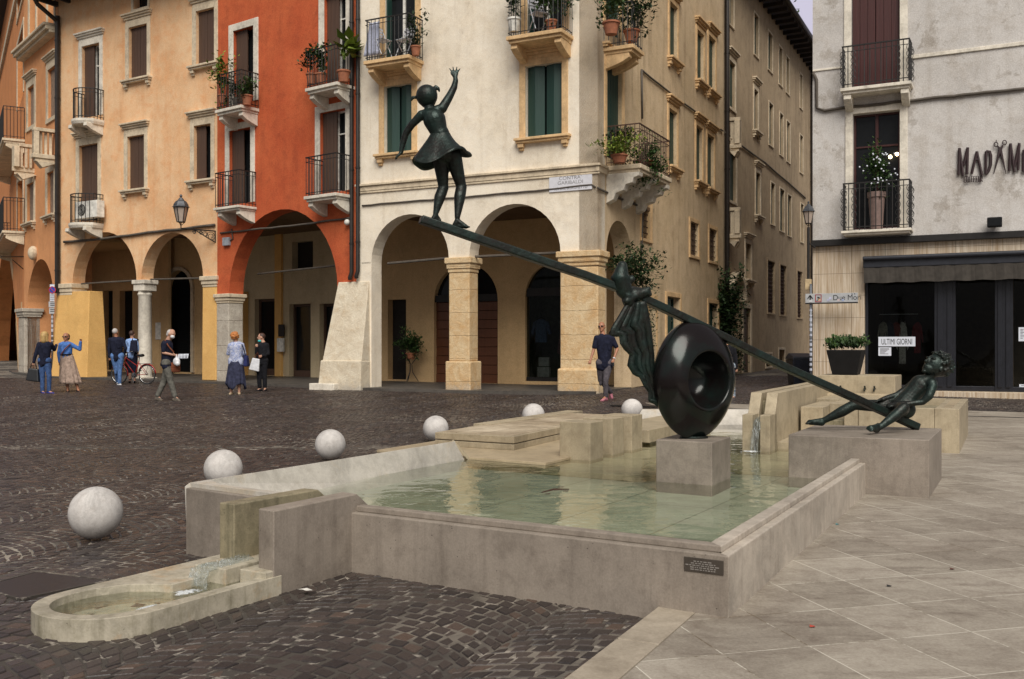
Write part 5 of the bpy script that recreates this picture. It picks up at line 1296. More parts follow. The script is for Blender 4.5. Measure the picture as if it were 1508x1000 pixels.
mb = MB(FO.W); P1_ = arc_pts(oa, ob, zos, n=13); P2_ = arc_pts(oa-.7, ob+.7, zos, n=13)
for i in range(0, 13, 2):
    q = [P1_[i], P1_[i+1], P2_[i+1], P2_[i]]; mb.add([(p[0], .012, p[1]) for p in q]+[(p[0], -.01, p[1]) for p in q], [(0, 1, 2, 3), (4, 7, 6, 5), (0, 4, 5, 1), (1, 5, 6, 2), (2, 6, 7, 3), (3, 7, 4, 0)])
for k in range(5): mb.box(max(0, oa-.7), oa-.002, -.1, .01, .6+k*.62, .9+k*.62)
mb.build('striped_voussoirs', M['trim_warm'], ho)
z_ = FO.px(20, 28)[1]; MB(FO.W).box(0, sO1, -.02, .12, z_, z_+.3).build('string_course', M['trim'], ho)
balcony(FO, ho, -12, 36, 172, 187, 120, .8, M['trim']); balcony(FO, ho, -12, 36, 322, 342, 268, .8, M['trim'])
MB(FO.W).box(.05, sO1, -4.2, -4.1, 0, 7).build('portico_wall', M['portico'], ho); MB(FO.W).box(.05, sO1, -4.1, -.9, 5.9, 6).build('portico_ceiling', M['portico'], ho)
for nm, fc_, s_, zz, par in (('roof', FL, sL1, 18.5, hl), ('roof', FO, sO1, 19, ho)):
    roofslab(nm, [V2(fc_.W(0, .7, 0)), V2(fc_.W(s_, .7, 0)), V2(fc_.W(s_, -9, 0)), V2(fc_.W(0, -9, 0))], zz, zz+.2, par)
# ================================================================ long house down the alley
ha = thing('alley_house', 'long ochre house running down the alley with narrow dark windows', 'house', (*FS.end(sSE), .35))
SA = Fac(FS.end(sSE+.02), (.4509, .8926)); eA = SA.px(1194.5, 400)[0]
hol = []
top = [(1074, -10, 1080, 39), (1110, 22, 1116.5, 83), (1130.6, 49, 1137, 105), (1146.6, 70, 1151.7, 126), (1157.3, 85, 1162, 138), (1177.5, 110, 1181.3, 160)]
mid_ = [(1073.5, 92, 1082, 160), (1110, 133, 1115.8, 194), (1132, 153, 1138, 215), (1147.8, 168, 1153, 229.5), (1158, 180, 1163, 239), (1177.5, 200, 1182, 255)]
low_ = [(1073.5, 225, 1083.5, 297), (1112.6, 255, 1119, 318), (1134.7, 270, 1140.5, 331), (1148, 279, 1154.6, 341), (1159.5, 288, 1165, 348), (1178.7, 301, 1183, 357)]
for i, bx in enumerate(top): W_(SA, ha, bx, trim=M['trim'], fw=.07 if i else .07, sill=False, lintel=False, sh=G_, style='half')
for i, bx in enumerate(mid_): W_(SA, ha, bx, trim=M['trim'], fw=.14 if i < 2 else .06, sill=i == 1, lintel=i < 2, sh=G_, style='half')
for i, bx in enumerate(low_): W_(SA, ha, bx, trim=M['trim'], fw=.14 if i < 2 else .06, sill=i == 1, lintel=i < 2, sh=G_, style='half')
W_(SA, ha, (1097.5, 359, 1105.5, 412), trim=M['trim'], fw=.14, lz=.06)
for bx in ((1130, 385, 1140.3, 461), (1148.3, 391, 1157.3, 464), (1173.6, 400, 1181.2, 468)): W_(SA, ha, bx, trim=M['alley_wall'], fw=.1, sill=False, lintel=False, grille=True)
for bx in ((1127.5, 522, 1136, 540), (1146.5, 515, 1155, 538)): W_(SA, ha, bx, trim=M['trim'], fw=.1, sill=False, lintel=False)
W_(SA, ha, (1094.5, 454, 1105, 549), trim=M['trim'], fw=.2, sill=False, lintel=False, name='street_door', door=True, sh=M['shutter_brown'], style='closed')
nc = ahole(SA, 0, 1072, 1089.5, 408, 552); hol.append(nc[1])
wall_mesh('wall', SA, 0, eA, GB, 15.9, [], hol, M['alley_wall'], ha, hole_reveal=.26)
MB(SA.W).box(nc[0][0]-.05, nc[0][1]+.05, -.5, -.27, nc[0][2]-.05, nc[0][4]+.05).build('niche_back', M['white_trim'], ha)
mb = MB(SA.W)
pts = arc_pts(nc[0][0]-.2, nc[0][1]+.2, nc[0][3]); pi_ = arc_pts(nc[0][0], nc[0][1], nc[0][3])
for i in range(20): mb.hexa([(pts[i][0], -.02, pts[i][1]), (pts[i+1][0], -.02, pts[i+1][1]), (pi_[i+1][0], -.02, pi_[i+1][1]), (pi_[i][0], -.02, pi_[i][1])], [(pts[i][0], .25, pts[i][1]), (pts[i+1][0], .25, pts[i+1][1]), (pi_[i+1][0], .25, pi_[i+1][1]), (pi_[i][0], .25, pi_[i][1])])
mb.build('niche_arch', M['trim'], ha, bevel=.02)
balus(SA, ha, 1073, 1091, 164, 204, 218, .5); balus(SA, ha, 1073, 1091, 300, 340, 352, .5)
downpipe(SA, ha, .15, 15.8, .6, .1, .09, False); downpipe(SA, ha, eA-.3, 15.8, .6, .1, .07, False)
pipe_run(SA, ha, [(1066, 196), (1090, 214), (1125, 240), (1160, 270), (1185, 292)], .035)
MB(SA.W).hexa([(-.3, -8, 18), (eA+.6, -8, 18), (eA+.6, .9, 15.85), (-.3, .9, 15.85)], [(-.3, -8, 18.2), (eA+.6, -8, 18.2), (eA+.6, .9, 16.05), (-.3, .9, 16.05)]).build('roof', M['roof'], ha)
mb = MB(SA.W); k = 0
while k < eA: mb.box(k, k+.12, .0, .82, 15.7, 15.86); k += .8
mb.build('rafters', M['roof'], ha)
mb = MB(SA.W); mb.tube([(-.3, .98, 15.9), (eA+.6, .98, 15.9)], .08, 8); mb.build('gutter', M['pipe'], ha, True)
# gable end closing the house, and the orange house beyond
he = thing('orange_alley_house', 'sliver of an orange house at the far end of the alley', 'house', (*SA.end(eA+2), .5))
SE_ = Fac(SA.end(eA+.1), (.4509, .8926)); o1 = SE_.W(0, 0, 0)
MB(SE_.W).box(1.2, 16, -8, .35, 0, 13.3).build('wall', M['orange'], he)
mb = MB(SE_.W)
for k in range(3): mb.box(2.0, 2.8, .345, .36, 2.5+k*3.6, 4.3+k*3.6)
mb.build('window', M['dark'], he); MB(SE_.W).box(.9, 16, -8, 1.1, 13.3, 13.6).build('roof', M['roof'], he)
rt = pot_plant('bushy plant growing on the roof edge above the alley', SA.W(eA*.78, -1.6, 16.3), .3, .4, (.9, .9, .9), 900, .22, 'leaf', seed=11, name='roof_plant')
# ================================================================ hairdresser's house on the right
R0 = (7.72, 25.4)
FB = Fac(R0, (.8926, -.4509))
hb_ = thing('grey_house', 'grey white worn house with a hairdresser above and a dark shop below', 'house', (R0[0], R0[1], .25))
hol = []
GT = M['white_trim']
W_(FB, hb_, (1254, -80, 1325, 128), style='closed', sh=M['shutter_red'], trim=GT, fw=.18, sill=False, lintel=False, name='balcony_door', door=True)
rw = FB.rect(1256, 165, 1325, 336.6)
W_(FB, hb_, (1256, 165, 1325, 336.6), trim=GT, fw=.18, sill=False, lintel=False, name='balcony_door', door=True, frame=M['shutter_red'])
sB1 = FB.px(1640, 400)[0]
zb0, zb1_ = FB.px(1197, 362.5)[1], FB.px(1197, 354.6)[1]
zb1_ = FB.px(1500, 340.3)[1]; zb0 = zb1_-.16
wall_mesh('upper_wall', FB, 0, sB1, zb0, 15.8, [], hol, M['grey_plaster'], hb_)
N = NT('travertine_slabs'); g = N.noise(1, 8, .7, N.vec((26, 26, .9))); g2 = N.noise(2.5, 6, .7)
brk = N.n('ShaderNodeTexBrick'); brk.offset = 0; brk.inputs['Scale'].default_value = 1; brk.inputs['Brick Width'].default_value = .8; brk.inputs['Row Height'].default_value = .56; brk.inputs['Mortar Size'].default_value = .004
cx_ = N.n('ShaderNodeSeparateXYZ'); N.l(N.pos, cx_.inputs[0]); cm = N.n('ShaderNodeCombineXYZ'); N.l(N.math('MULTIPLY', cx_.outputs[0], 1.12), cm.inputs[0]); N.l(cx_.outputs[2], cm.inputs[1]); N.l(cm.outputs[0], brk.inputs['Vector'])
c_ = N.mix(N.ramp(g, [(.35, 0), (.65, 1)]), (.36, .25, .15, 1), (.66, .57, .45, 1)); c_ = N.mix(N.math('MULTIPLY', N.ramp(g2, [(.5, 0), (.7, 1)]), .4), c_, (.48, .36, .22, 1))
M['travertine'] = N.out(N.mix(brk.outputs['Fac'], c_, (.12, .09, .06, 1)), .7, 0, g, .008)
sx = FB.px(1273, 500)[0]; ztop_shop = FB.px(1300, 379)[1]; zst = FB.px(1400, 576)[1]
MB(FB.W).box(0, sx, -.4, -.01, GB, zb0-.001).build('stone_cladding', M['travertine'], hb_)
MB(FB.W).box(sx+.001, sB1, -.4, -.01, ztop_shop, zb0-.001).build('stone_cladding', M['travertine'], hb_)
MB(FB.W).box(-.02, sB1, -.02, .14, zb0-.0, zb1_).build('dark_band', M['iron'], hb_, bevel=.01)
za = FB.px(1400, 96.5)[1]
zstr = FB.px(1339, 87.5)[1]; s_m = FB.px(1338, 90)[0]
MB(FB.W).box(s_m, sB1, -.02, .04, zstr, zstr+.09).build('string_course', GT, hb_, bevel=.01); MB(FB.W).box(0, FB.px(1244, 90)[0], -.02, .03, zstr-.02, zstr+.03).build('string_course', GT, hb_, bevel=.01)
pipe_run(FB, hb_, [(1198, 108), (1203, 118), (1203.5, 160), (1215, 163), (1260, 157.5), (1330, 150), (1420, 140), (1510, 131)], .04)
balcony(FB, hb_, 1237, 1345, 124, 140, 62, .55, GT, M['iron'], scroll=True)
bz_ = balcony(FB, hb_, 1238.4, 1345, 337.5, 350, 267, .55, GT, M['iron'], scroll=True, corb=False)
# side wall into the alley and roof
FBs = Fac(R0, (.4509, .8926)); MB(FB.W).box(.001, .3, -18, -.4, GB, 15.8).build('alley_wall', M['grey_plaster'], hb_)
roofslab('roof', [V2(FB.W(-.0, .6, 0)), V2(FB.W(sB1, .6, 0)), V2(FB.W(sB1, -14, 0)), V2(FB.W(0, -14, 0))], 15.8, 16.0, hb_)
# shop front
MB(FB.W).box(sx-.1, sB1, -.6, .35, GB-.1, zst).build('door_step', M['travertine'], hb_, bevel=.01)
aw = MB(FB.W); z1_ = FB.px(1400, 374.5)[1]
aw.box(sx, sB1, -.0, .26, z1_-.28, z1_); aw.tube([(sx, .3, z1_-.05), (sB1, .3, z1_-.05)], .06, 8)
aw = aw.build('awning_case', M['awning'] if 'awning' in M else plain('dark_blue_metal', (.02, .022, .03, 1), .45), hb_, bevel=.02)
mb = MB(FB.W); zv = FB.px(1400, 414.5)[1]; n = 60
V = []; 
for k in range(n+1): s_ = sx+.02+(sB1-sx)*k/n; V += [(s_, .24+.012*math.sin(k*1.3), z1_-.28), (s_, .25+.02*math.sin(k*1.3+.5), zv+.01*math.sin(k*.9))]
mb.add(V, [(2*k, 2*k+2, 2*k+3, 2*k+1) for k in range(n)]); v_ = mb.build('valance', plain('charcoal_awning_cloth', (.05, .043, .036, 1), .95), aw, recalc=False); md = v_.modifiers.new('t', 'SOLIDIFY'); md.thickness = .008
fm = M['iron_blue'] = plain('blue_black_shop_frame', (.012, .013, .018, 1), .35)
mb = MB(FB.W)
for x0, x1 in ((1375.5, 1407), (1465, 1492)):
    a, b = sorted([FB.px(x0, 500)[0], FB.px(x1, 500)[0]])
    mb.box(a, b, -.3, -.1, zst, ztop_shop); m_ = (b-a); mb.box(a+m_*.15, a+m_*.4, -.1, -.07, zst+.1, ztop_shop-.5); mb.box(a+m_*.6, a+m_*.85, -.1, -.07, zst+.1, ztop_shop-.5)
mb.box(sx, sx+.07, -.3, -.12, zst, ztop_shop); mb.box(sx, sB1, -.3, -.13, zst, zst+.12)
mb.build('shop_frame', fm, hb_, bevel=.008)
iw = 4.2
mb = MB(FB.W); mb.box(sx-.1, sB1, -iw-.1, -iw, zst-.1, ztop_shop+.3); mb.box(sx-.2, sx-.0, -iw, -.41, zst-.1, ztop_shop+.3); mb.box(sx-.1, sB1, -iw, -.41, ztop_shop+.01, ztop_shop+.2)
ir = mb.build('shop_interior', plain('dim_shop_wall', (.07, .05, .03, 1), .9), hb_)
MB(FB.W).box(sx, sB1, -iw, -.6, zst-.1, zst).build('shop_floor', M['dark'], hb_)
a, b = sorted([FB.px(1275, 500)[0], FB.px(1375, 500)[0]]); MB(FB.W).box(a, b, -.22, -.21, zst+.1, ztop_shop).build('shop_glass', M['shop_glass'], hb_)
a2, b2 = FB.px(1493, 500)[0], sB1; MB(FB.W).box(a2, b2, -.22, -.21, zst+.1, ztop_shop).build('shop_glass', M['shop_glass'], hb_)
a3, b3 = sorted([FB.px(1407, 500)[0], FB.px(1465, 500)[0]])
MB(FB.W).box(a3, b3, -.32, -.31, zst, ztop_shop).build('door_glass', M['shop_glass'], hb_)
mb = MB(FB.W)     # wire display grid inside
g0, g1_ = sorted([FB.px(1353, 430, -1.2)[0], FB.px(1385, 430, -1.2)[0]])
for k in range(6): x = g0+(g1_-g0)*k/5; mb.box(x-.01, x+.01, -1.2, -1.18, 2.6, 4.0)
for k in range(7): z = 2.6+1.4*k/6; mb.box(g0, g1_, -1.18, -1.16, z-.01, z+.01)
mb.build('display_grid', M['rust_iron'], hb_)
def led(name, p, s, e, col=(1, .9, .7, 1)):
    m_ = bpy.data.materials.new(name); m_.use_nodes = True; b = m_.node_tree.nodes['Principled BSDF']; b.inputs['Emission Color'].default_value = col; b.inputs['Emission Strength'].default_value = e
    return m_
M['spot'] = led('lit_spotlight', 0, 0, 6)
M['bulb'] = led('lit_salon_lamp', 0, 0, 14, (1, .75, .4, 1))
sp = FB.px(1498, 411.5, -1.0); MB(FB.W).box(sp[0]-.12, sp[0]+.12, -1.1, -.9, ztop_shop-.03, ztop_shop+.005).build('ceiling_spot', M['spot'], hb_)
# garments on the rail
rl = FB.px(1320, 472, -1.0)
t = thing('clothes_rail', 'thin clothes rail hung across the shop window', 'clothes rail', FB.W(rl[0], -1, rl[1])); a, b = sorted([FB.px(1295, 472, -1)[0], FB.px(1352, 472, -1)[0]]); MB(FB.W).tube([(a, -1, rl[1]+.16), (b, -1, rl[1]+.16)], .012, 5).build('bar', M['white_paint'], t); MB(FB.W).tube([(a+.05, -1, rl[1]+.16), (a+.05, -1, ztop_shop)], .006, 4).build('hanger_wire', M['iron'], t); MB(FB.W).tube([(b-.05, -1, rl[1]+.16), (b-.05, -1, ztop_shop)], .006, 4).build('hanger_wire', M['iron'], t)
gs = [((.30, .26, .2, 1), .8, 'beige blouse first from the left on the shop rail', 1301), ((.04, .04, .05, 1), .9, 'black jacket second from the left on the shop rail', 1310), ((.20, .035, .02, 1), .8, 'rust red top in the middle of the shop rail', 1320),
      ((.55, .48, .42, 1), 1.35, 'long pale dress hanging lowest on the shop rail', 1329), ((.25, .03, .03, 1), 1.0, 'red patterned dress at the right end of the rail', 1351)]
for col, h_, lab, x in gs:
    p = FB.px(x, 474, -1.0); shirt(FB, p[0], -1.0+.02*(x % 3), p[1], h_*.8, col, lab, 'clothes in the shop window', w=.10)
# papers on the glass
def paper(fac, box, d, label, txt=None, lines=0, col=(.72, .74, .80, 1)):
    r = fac.rect(*box, d); t = thing('shop_notice', label, 'notice', fac.W((r[0]+r[1])/2, d, r[2])); MB(fac.W).box(r[0], r[1], d, d+.004, r[2], r[3]).build('sheet', M['paper'], t)
    h = r[3]-r[2]; mid = (r[0]+r[1])/2
    if txt: text_obj('lettering', txt, h*.86, fac.W(mid, d+.006, r[2]+h*.2), (fac.u.x, fac.u.y, 0), (0, 0, 1), M['black_ink'], t, .001, sx=(r[1]-r[0])/(h*.86)/(len(txt)*.62))
    mb = MB(fac.W); random.seed(lines)
    for k in range(lines): z = r[3]-h*(.15+.75*k/max(1, lines)); mb.box(r[0]+.04, r[0]+(r[1]-r[0])*random.uniform(.5, .92), d+.004, d+.0055, z-.008, z+.008)
    if lines: mb.build('print', M['grey_ink'], t)
M['paper'] = plain('white_paper', (.66, .69, .76, 1), .8, var=.04); M['black_ink'] = plain('black_lettering', (.01, .01, .012, 1), .5); M['grey_ink'] = plain('grey_print', (.2, .2, .22, 1), .8)
paper(FB, (1293.6, 496, 1348, 510), -.2, 'white banner reading ULTIMI GIORNI taped inside the shop window', 'ULTIMI GIORNI')
paper(FB, (1293.6, 511.5, 1312.5, 524), -.2, 'small printed paper taped below the ULTIMI GIORNI banner', lines=6)
paper(FB, (1500, 482, 1512, 502.5), -.2, 'upright printed paper on the glass at the right edge', lines=7)
paper(FB, (1501, 566, 1514, 576), -.2, 'low small paper on the glass at the right edge', lines=2)
# hairdresser's lettering: hand drawn strokes, scissors for the fourth letter
ms = thing('shop_sign', 'dark metal hand drawn letters MADAME COIFFEUR with scissors on the grey wall', 'sign', FB.W(*[FB.px(1460, 235)[0], 0, FB.px(1460, 235)[1]]))
mb = MB(FB.W)
def stroke(pts, r=.03):
    q = []
    for x, y in pts: s_, z_ = FB.px(1400+x*.09, 190+y*.09); q.append((s_, .05, z_))
    n = len(q); rr = r if isinstance(r, list) else [r]*n; mb.tube(q, rr, 6)
t_ = .034
for st in ([(145, 320), (132, 755)], [(147, 320), (205, 770)], [(280, 310), (212, 600)], [(282, 310), (270, 745)],
           [(430, 375), (345, 735)], [(430, 375), (515, 770)], [(395, 505), (460, 500)], [(580, 372), (575, 745)], [(580, 372), (640, 378), (658, 450), (655, 590), (620, 690), (578, 745)],
           [(978, 245), (960, 690)], [(978, 245), (1045, 710)], [(1122, 240), (1045, 620)], [(1122, 240), (1105, 680)], [(1195, 350), (1190, 700)], [(1195, 350), (1260, 345)], [(1193, 520), (1250, 515)], [(1190, 700), (1255, 695)]):
    stroke(st, t_)
for st in ([(768, 285), (815, 350), (905, 740)], [(855, 270), (805, 350), (705, 740)]): stroke(st, [.018, .036, .008])
for cx1, cy1 in ((742, 260), (882, 228)): stroke([(cx1+32*math.cos(v), cy1+36*math.sin(v)) for v in np.linspace(0, 6.283, 15)], .012)
stroke([(746, 185), (744, 225)], .01)
mb.build('letters', M['iron_dark'] if 'iron_dark' in M else plain('rusty_dark_letters', (.028, .012, .014, 1), .6), ms, 'auto')
mb = MB(FB.W)
L_ = {'C': [[(30, 0), (0, 5), (0, 95), (30, 100)]], 'O': [[(0, 0), (28, 0), (28, 100), (0, 100), (0, 0)]], 'I': [[(8, 0), (8, 100)]], 'F': [[(0, 100), (0, 0), (28, 0)], [(0, 45), (22, 45)]], 'E': [[(28, 0), (0, 0), (0, 100), (28, 100)], [(0, 48), (22, 48)]], 'U': [[(0, 0), (0, 100), (28, 100), (28, 0)]], 'R': [[(0, 100), (0, 0), (26, 5), (24, 45), (2, 50), (32, 100)]]}
for i, ch_ in enumerate('COIFFEUR'):
    for st in L_[ch_]: stroke([(222+i*39+a*.9, 785-i*1.5+b*.95) for a, b in st], .011)
mb.build('small_letters', bpy.data.materials['rusty_dark_letters'], ms)
fl = FB.rect(1454, 322, 1476, 336, .0)
t = thing('floodlight', 'black floodlight fixed above the dark band of the shop', 'floodlight', FB.W(fl[0], .2, fl[2])); MB(FB.W).box(fl[0], fl[1], .12, .34, fl[2], fl[3]).build('housing', M['black_pot'], t, bevel=.02); MB(FB.W).box((fl[0]+fl[1])/2-.03, (fl[0]+fl[1])/2+.03, 0, .12, fl[2]+.02, fl[3]-.02).build('arm', M['black_pot'], t); MB(FB.W).box(fl[0]+.03, fl[1]-.03, .34, .345, fl[2]+.03, fl[3]-.03).build('lens', M['glass'], t)
# direction sign on its pole
ds_ = FB.rect(1186.5, 432, 1263.5, 445.5, .45)
pp = FB.px(1194, 500, .42); pg = FB.W(pp[0], .42, 0)
t = thing('direction_sign', 'grey direction sign with an arrow reading Due Mori, beside the shop corner', 'sign', (pg.x, pg.y, .2))
MB().tube([(pg.x, pg.y, .2), (pg.x, pg.y, ds_[3]+.25)], .032, 10).build('pole', plain('galvanised_pole', (.16, .17, .19, 1), .45, .6), t, True)
M['sign_grey'] = plain('pale_grey_sign', (.42, .43, .44, 1), .5, var=.1)
pn_ = MB(FB.W).box(ds_[0], ds_[1], .46, .50, ds_[2], ds_[3]).build('panel', M['sign_grey'], t, bevel=.004)
mb = MB(FB.W); mb.box(ds_[0], ds_[1], .455, .51, ds_[2]-.03, ds_[2]-.001); mb.build('lower_edge', M['iron'], pn_)
hh_ = ds_[3]-ds_[2]; ww_ = ds_[1]-ds_[0]; f = lambda u, v: (ds_[0]+ww_*u, .502, ds_[2]+hh_*v)
mb = MB(FB.W); mb.box(f(.083, 0)[0], f(.108, 0)[0], .5, .503, f(0, .12)[2], f(0, .8)[2])
for sgn in (-1, 1): mb.tube([f(.095, .84), f(.095+sgn*.05, .45)], .014, 4)
mb.build('arrow', M['black_ink'], pn_)
mb = MB(FB.W); rb = plain('red_sign_border', (.30, .03, .03, 1), .5)
for b_ in ((.19, .205, .08, .88), (.30, .315, .08, .88)): mb.box(f(b_[0], 0)[0], f(b_[1], 0)[0], .5, .504, f(0, b_[2])[2], f(0, b_[3])[2])
for b_ in ((.06, .14), (.82, .9)): mb.box(f(.19, 0)[0], f(.315, 0)[0], .5, .5035, f(0, b_[0])[2], f(0, b_[1])[2])
mb.build('red_frame', rb, pn_)
mb = MB(FB.W); mb.hexa([f(.23, .5), f(.28, .38), (f(.28, .38)[0], .505, f(.28, .38)[2]), (f(.23, .5)[0], .505, f(.23, .5)[2])], [f(.24, .68), f(.295, .52), (f(.295, .52)[0], .505, f(.295, .52)[2]), (f(.24, .68)[0], .505, f(.24, .68)[2])]); mb.tube([f(.22, .2), f(.26, .4)], .01, 4); mb.build('pictogram', M['black_ink'], pn_)
text_obj('lettering', 'Due Möri'.replace('ö', 'o'), hh_*.82, (FB.W(*f(.53, .2)).x, FB.W(*f(.53, .2)).y, f(0, .24)[2]), (FB.u.x, FB.u.y, 0), (0, 0, 1), M['black_ink'], pn_, .001, 'LEFT', .92)
mb = MB(FB.W); [mb.box(f(a, 0)[0], f(a+.018, 0)[0], .5, .503, f(0, .82)[2], f(0, .92)[2]) for a in (.885, .935)]; mb.build('dots', M['black_ink'], pn_)
st_cols = [(.45, .45, .6, 1), (.6, .5, .5, 1), (.3, .35, .5, 1), (.55, .35, .2, 1), (.6, .6, .62, 1)]
random.seed(5)
for k, (u_0, v_0) in enumerate(((.46, .35), (.62, .12), (.70, .12), (.25, .22), (.08, .08), (.42, .15))):
    MB(FB.W).box(f(u_0, 0)[0], f(u_0+.045, 0)[0], .501, .5045+.0005*k, f(0, v_0)[2], f(0, v_0+.22)[2]).build('sticker', plain('faded_sticker', st_cols[k % 5], .7), pn_)
mb = MB(); 
for k in range(16):
    z = .9+k*.125; mb.tube([(pg.x, pg.y, z), (pg.x, pg.y, z+random.uniform(.03, .08))], .0335, 10)
mb.build('stickers', plain('pole_stickers', (.45, .47, .55, 1), .6), t)
g_ = FB.rect(1185.6, 411, 1191.5, 427, .35); bxo = MB(FB.W).box(g_[0], g_[1]+.05, .25, .36, g_[2], g_[3]).build('utility_box', plain('beige_box', (.50, .38, .22, 1), .5), None, bevel=.01); props(bxo, 'small beige utility box above the direction sign', 'utility box')
# waste bins at the mouth of the alley
bw_ = atY(1180, 565, 29.0)
t = thing('waste_bin', 'dark wheeled waste bin standing in the alley beside the grey house', 'waste bin', (bw_.x, bw_.y, .3))
mb = MB(); x, y = bw_.x, bw_.y; mb.hexa([(x-.3, y-.3, .38), (x+.3, y-.3, .38), (x+.3, y+.3, .38), (x-.3, y+.3, .38)], [(x-.36, y-.38, 1.15), (x+.36, y-.38, 1.15), (x+.36, y+.36, 1.15), (x-.36, y+.36, 1.15)]); mb.build('body', plain('navy_plastic', (.018, .022, .035, 1), .5), t, bevel=.03)
mb = MB(); mb.hexa([(x-.38, y-.40, 1.155), (x+.38, y-.40, 1.155), (x+.38, y+.38, 1.155), (x-.38, y+.38, 1.155)], [(x-.34, y-.36, 1.22), (x+.34, y-.36, 1.22), (x+.3, y+.3, 1.32), (x-.3, y+.3, 1.32)]); mb.build('lid', bpy.data.materials['navy_plastic'], t, bevel=.02)
for s_ in (-.28, .28): mb = MB(); mb.lathe([(0, -.03), (.1, -.03), (.1, .03), (0, .03)], (x+s_, y-.15, .37), 14, (1, 0, 0)); mb.build('wheel', M['black_pot'], t)
# boxwood in a black tapered planter on the upper basin
pb_ = top_(.78, .42, 1.045)
t = thing('planter', 'black tapered planter with clipped boxwood standing on the far basin', 'planter', pb_)
x, y, z = pb_; h_ = .40; a_, b_ = .19, .27
def rot_q(w_, z_): return [(x+ub[0]*sx_*w_+vb[0]*sy_*w_, y+ub[1]*sx_*w_+vb[1]*sy_*w_, z_) for sx_, sy_ in ((-1, -1), (1, -1), (1, 1), (-1, 1))]
mb = MB(); mb.hexa(rot_q(a_, z+.005), rot_q(b_, z+h_)); mb.build('pot', M['black_pot'], t, bevel=.012)
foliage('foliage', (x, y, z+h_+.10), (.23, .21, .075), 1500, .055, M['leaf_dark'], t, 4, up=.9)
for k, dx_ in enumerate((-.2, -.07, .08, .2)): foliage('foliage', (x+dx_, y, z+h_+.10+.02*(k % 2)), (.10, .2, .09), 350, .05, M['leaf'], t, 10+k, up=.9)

# raised flagstone floor under the arcades
fp = [(FC, -.0), (FC, 3.6), (FC, sC1), (FR_, sR1*.5), (FR_, sR1), (FP, sP1*.5), (FP, sP1), (FL, sL1), (FO, 3.0)]
V = []
for f_, s_ in fp:
    a = f_.W(s_, .38 if f_ is not FC or s_ > 1 else .2, 0); b = f_.W(s_, -6.5, 0); z = ground_z(a.x, a.y)+.075
    V += [Vector((a.x, a.y, z)), Vector((b.x, b.y, z+.02)), Vector((a.x, a.y, z-.25))]
n = len(fp); mb = MB()
mb.add(V, [(3*i, 3*i+3, 3*i+4, 3*i+1) for i in range(n-1)]+[(3*i, 3*i+2, 3*i+5, 3*i+3) for i in range(n-1)]+[(0, 1, 2)], raw=True)
o = mb.build('arcade_floor', M['arcade_floor'], None, recalc=False); props(o, kind='structure')
# ================================================================ bronze sculpture and people: remeshed continuous bodies
def capsule(mb, p0, r0, p1, r1, n=14, m=5):
    p0 = Vector(p0); p1 = Vector(p1); ax = p1-p0; L = ax.length
    if L < 1e-5: return mb.ball(p0, max(r0, r1), n, 8)
    ax.normalize(); a = Vector((0, 0, 1)) if abs(ax.z) < .9 else Vector((1, 0, 0)); x = ax.cross(a).normalized(); y = ax.cross(x)
    prof = [(-r0*math.cos(math.pi/2*k/m), r0*math.sin(math.pi/2*k/m)) for k in range(0, m+1)]+[(L+r1*math.sin(math.pi/2*k/m), r1*math.cos(math.pi/2*k/m)) for k in range(0, m+1)]
    V = []; Fc = []
    for h, r in prof: V += [p0+ax*h+(x*math.cos(2*math.pi*k/n)+y*math.sin(2*math.pi*k/n))*max(r, 1e-4) for k in range(n)]
    for i in range(len(prof)-1):
        for k in range(n): q = i*n+k; w_ = i*n+(k+1) % n; Fc.append((q, w_, w_+n, q+n))
    Fc.append(tuple(range(n))[::-1]); Fc.append(tuple(range((len(prof)-1)*n, len(prof)*n)))
    return mb.add(V, Fc, raw=True)
def basis(fwd, up=(0, 0, 1)):
    f_ = Vector(fwd).normalized(); x = f_.cross(Vector(up)).normalized(); z = x.cross(f_); return Matrix((x, f_, z)).transposed()   # columns: right, forward, up
def blob(name, prims, mat_, par, voxel=.012, it=4, fac=.5):
    """prims: ('c', p0, r0, p1, r1) tapered limb, ('e', centre, radii, rotation); fused into one surface"""
    mb = MB()
    for p in prims:
        if p[0] == 'c': capsule(mb, *p[1:])
        elif p[0] == 'e': mb.ball(p[1], p[2], 18, 12, p[3] if len(p) > 3 else None)
        elif p[0] == 'm': mb.add(p[1], p[2], raw=True)
    o = mb.build(name, mat_, par, recalc=True)
    r = o.modifiers.new('fuse', 'REMESH'); r.mode = 'VOXEL'; r.voxel_size = voxel; r.use_smooth_shade = True
    if it: s_ = o.modifiers.new('soften', 'SMOOTH'); s_.factor = fac; s_.iterations = it
    bpy.context.view_layer.update(); dg = bpy.context.evaluated_depsgraph_get()
    me = bpy.data.meshes.new_from_object(o.evaluated_get(dg)); o.modifiers.clear(); old = o.data; o.data = me; bpy.data.meshes.remove(old); me.name = name
    me.polygons.foreach_set('use_smooth', [True]*len(me.polygons))
    return o
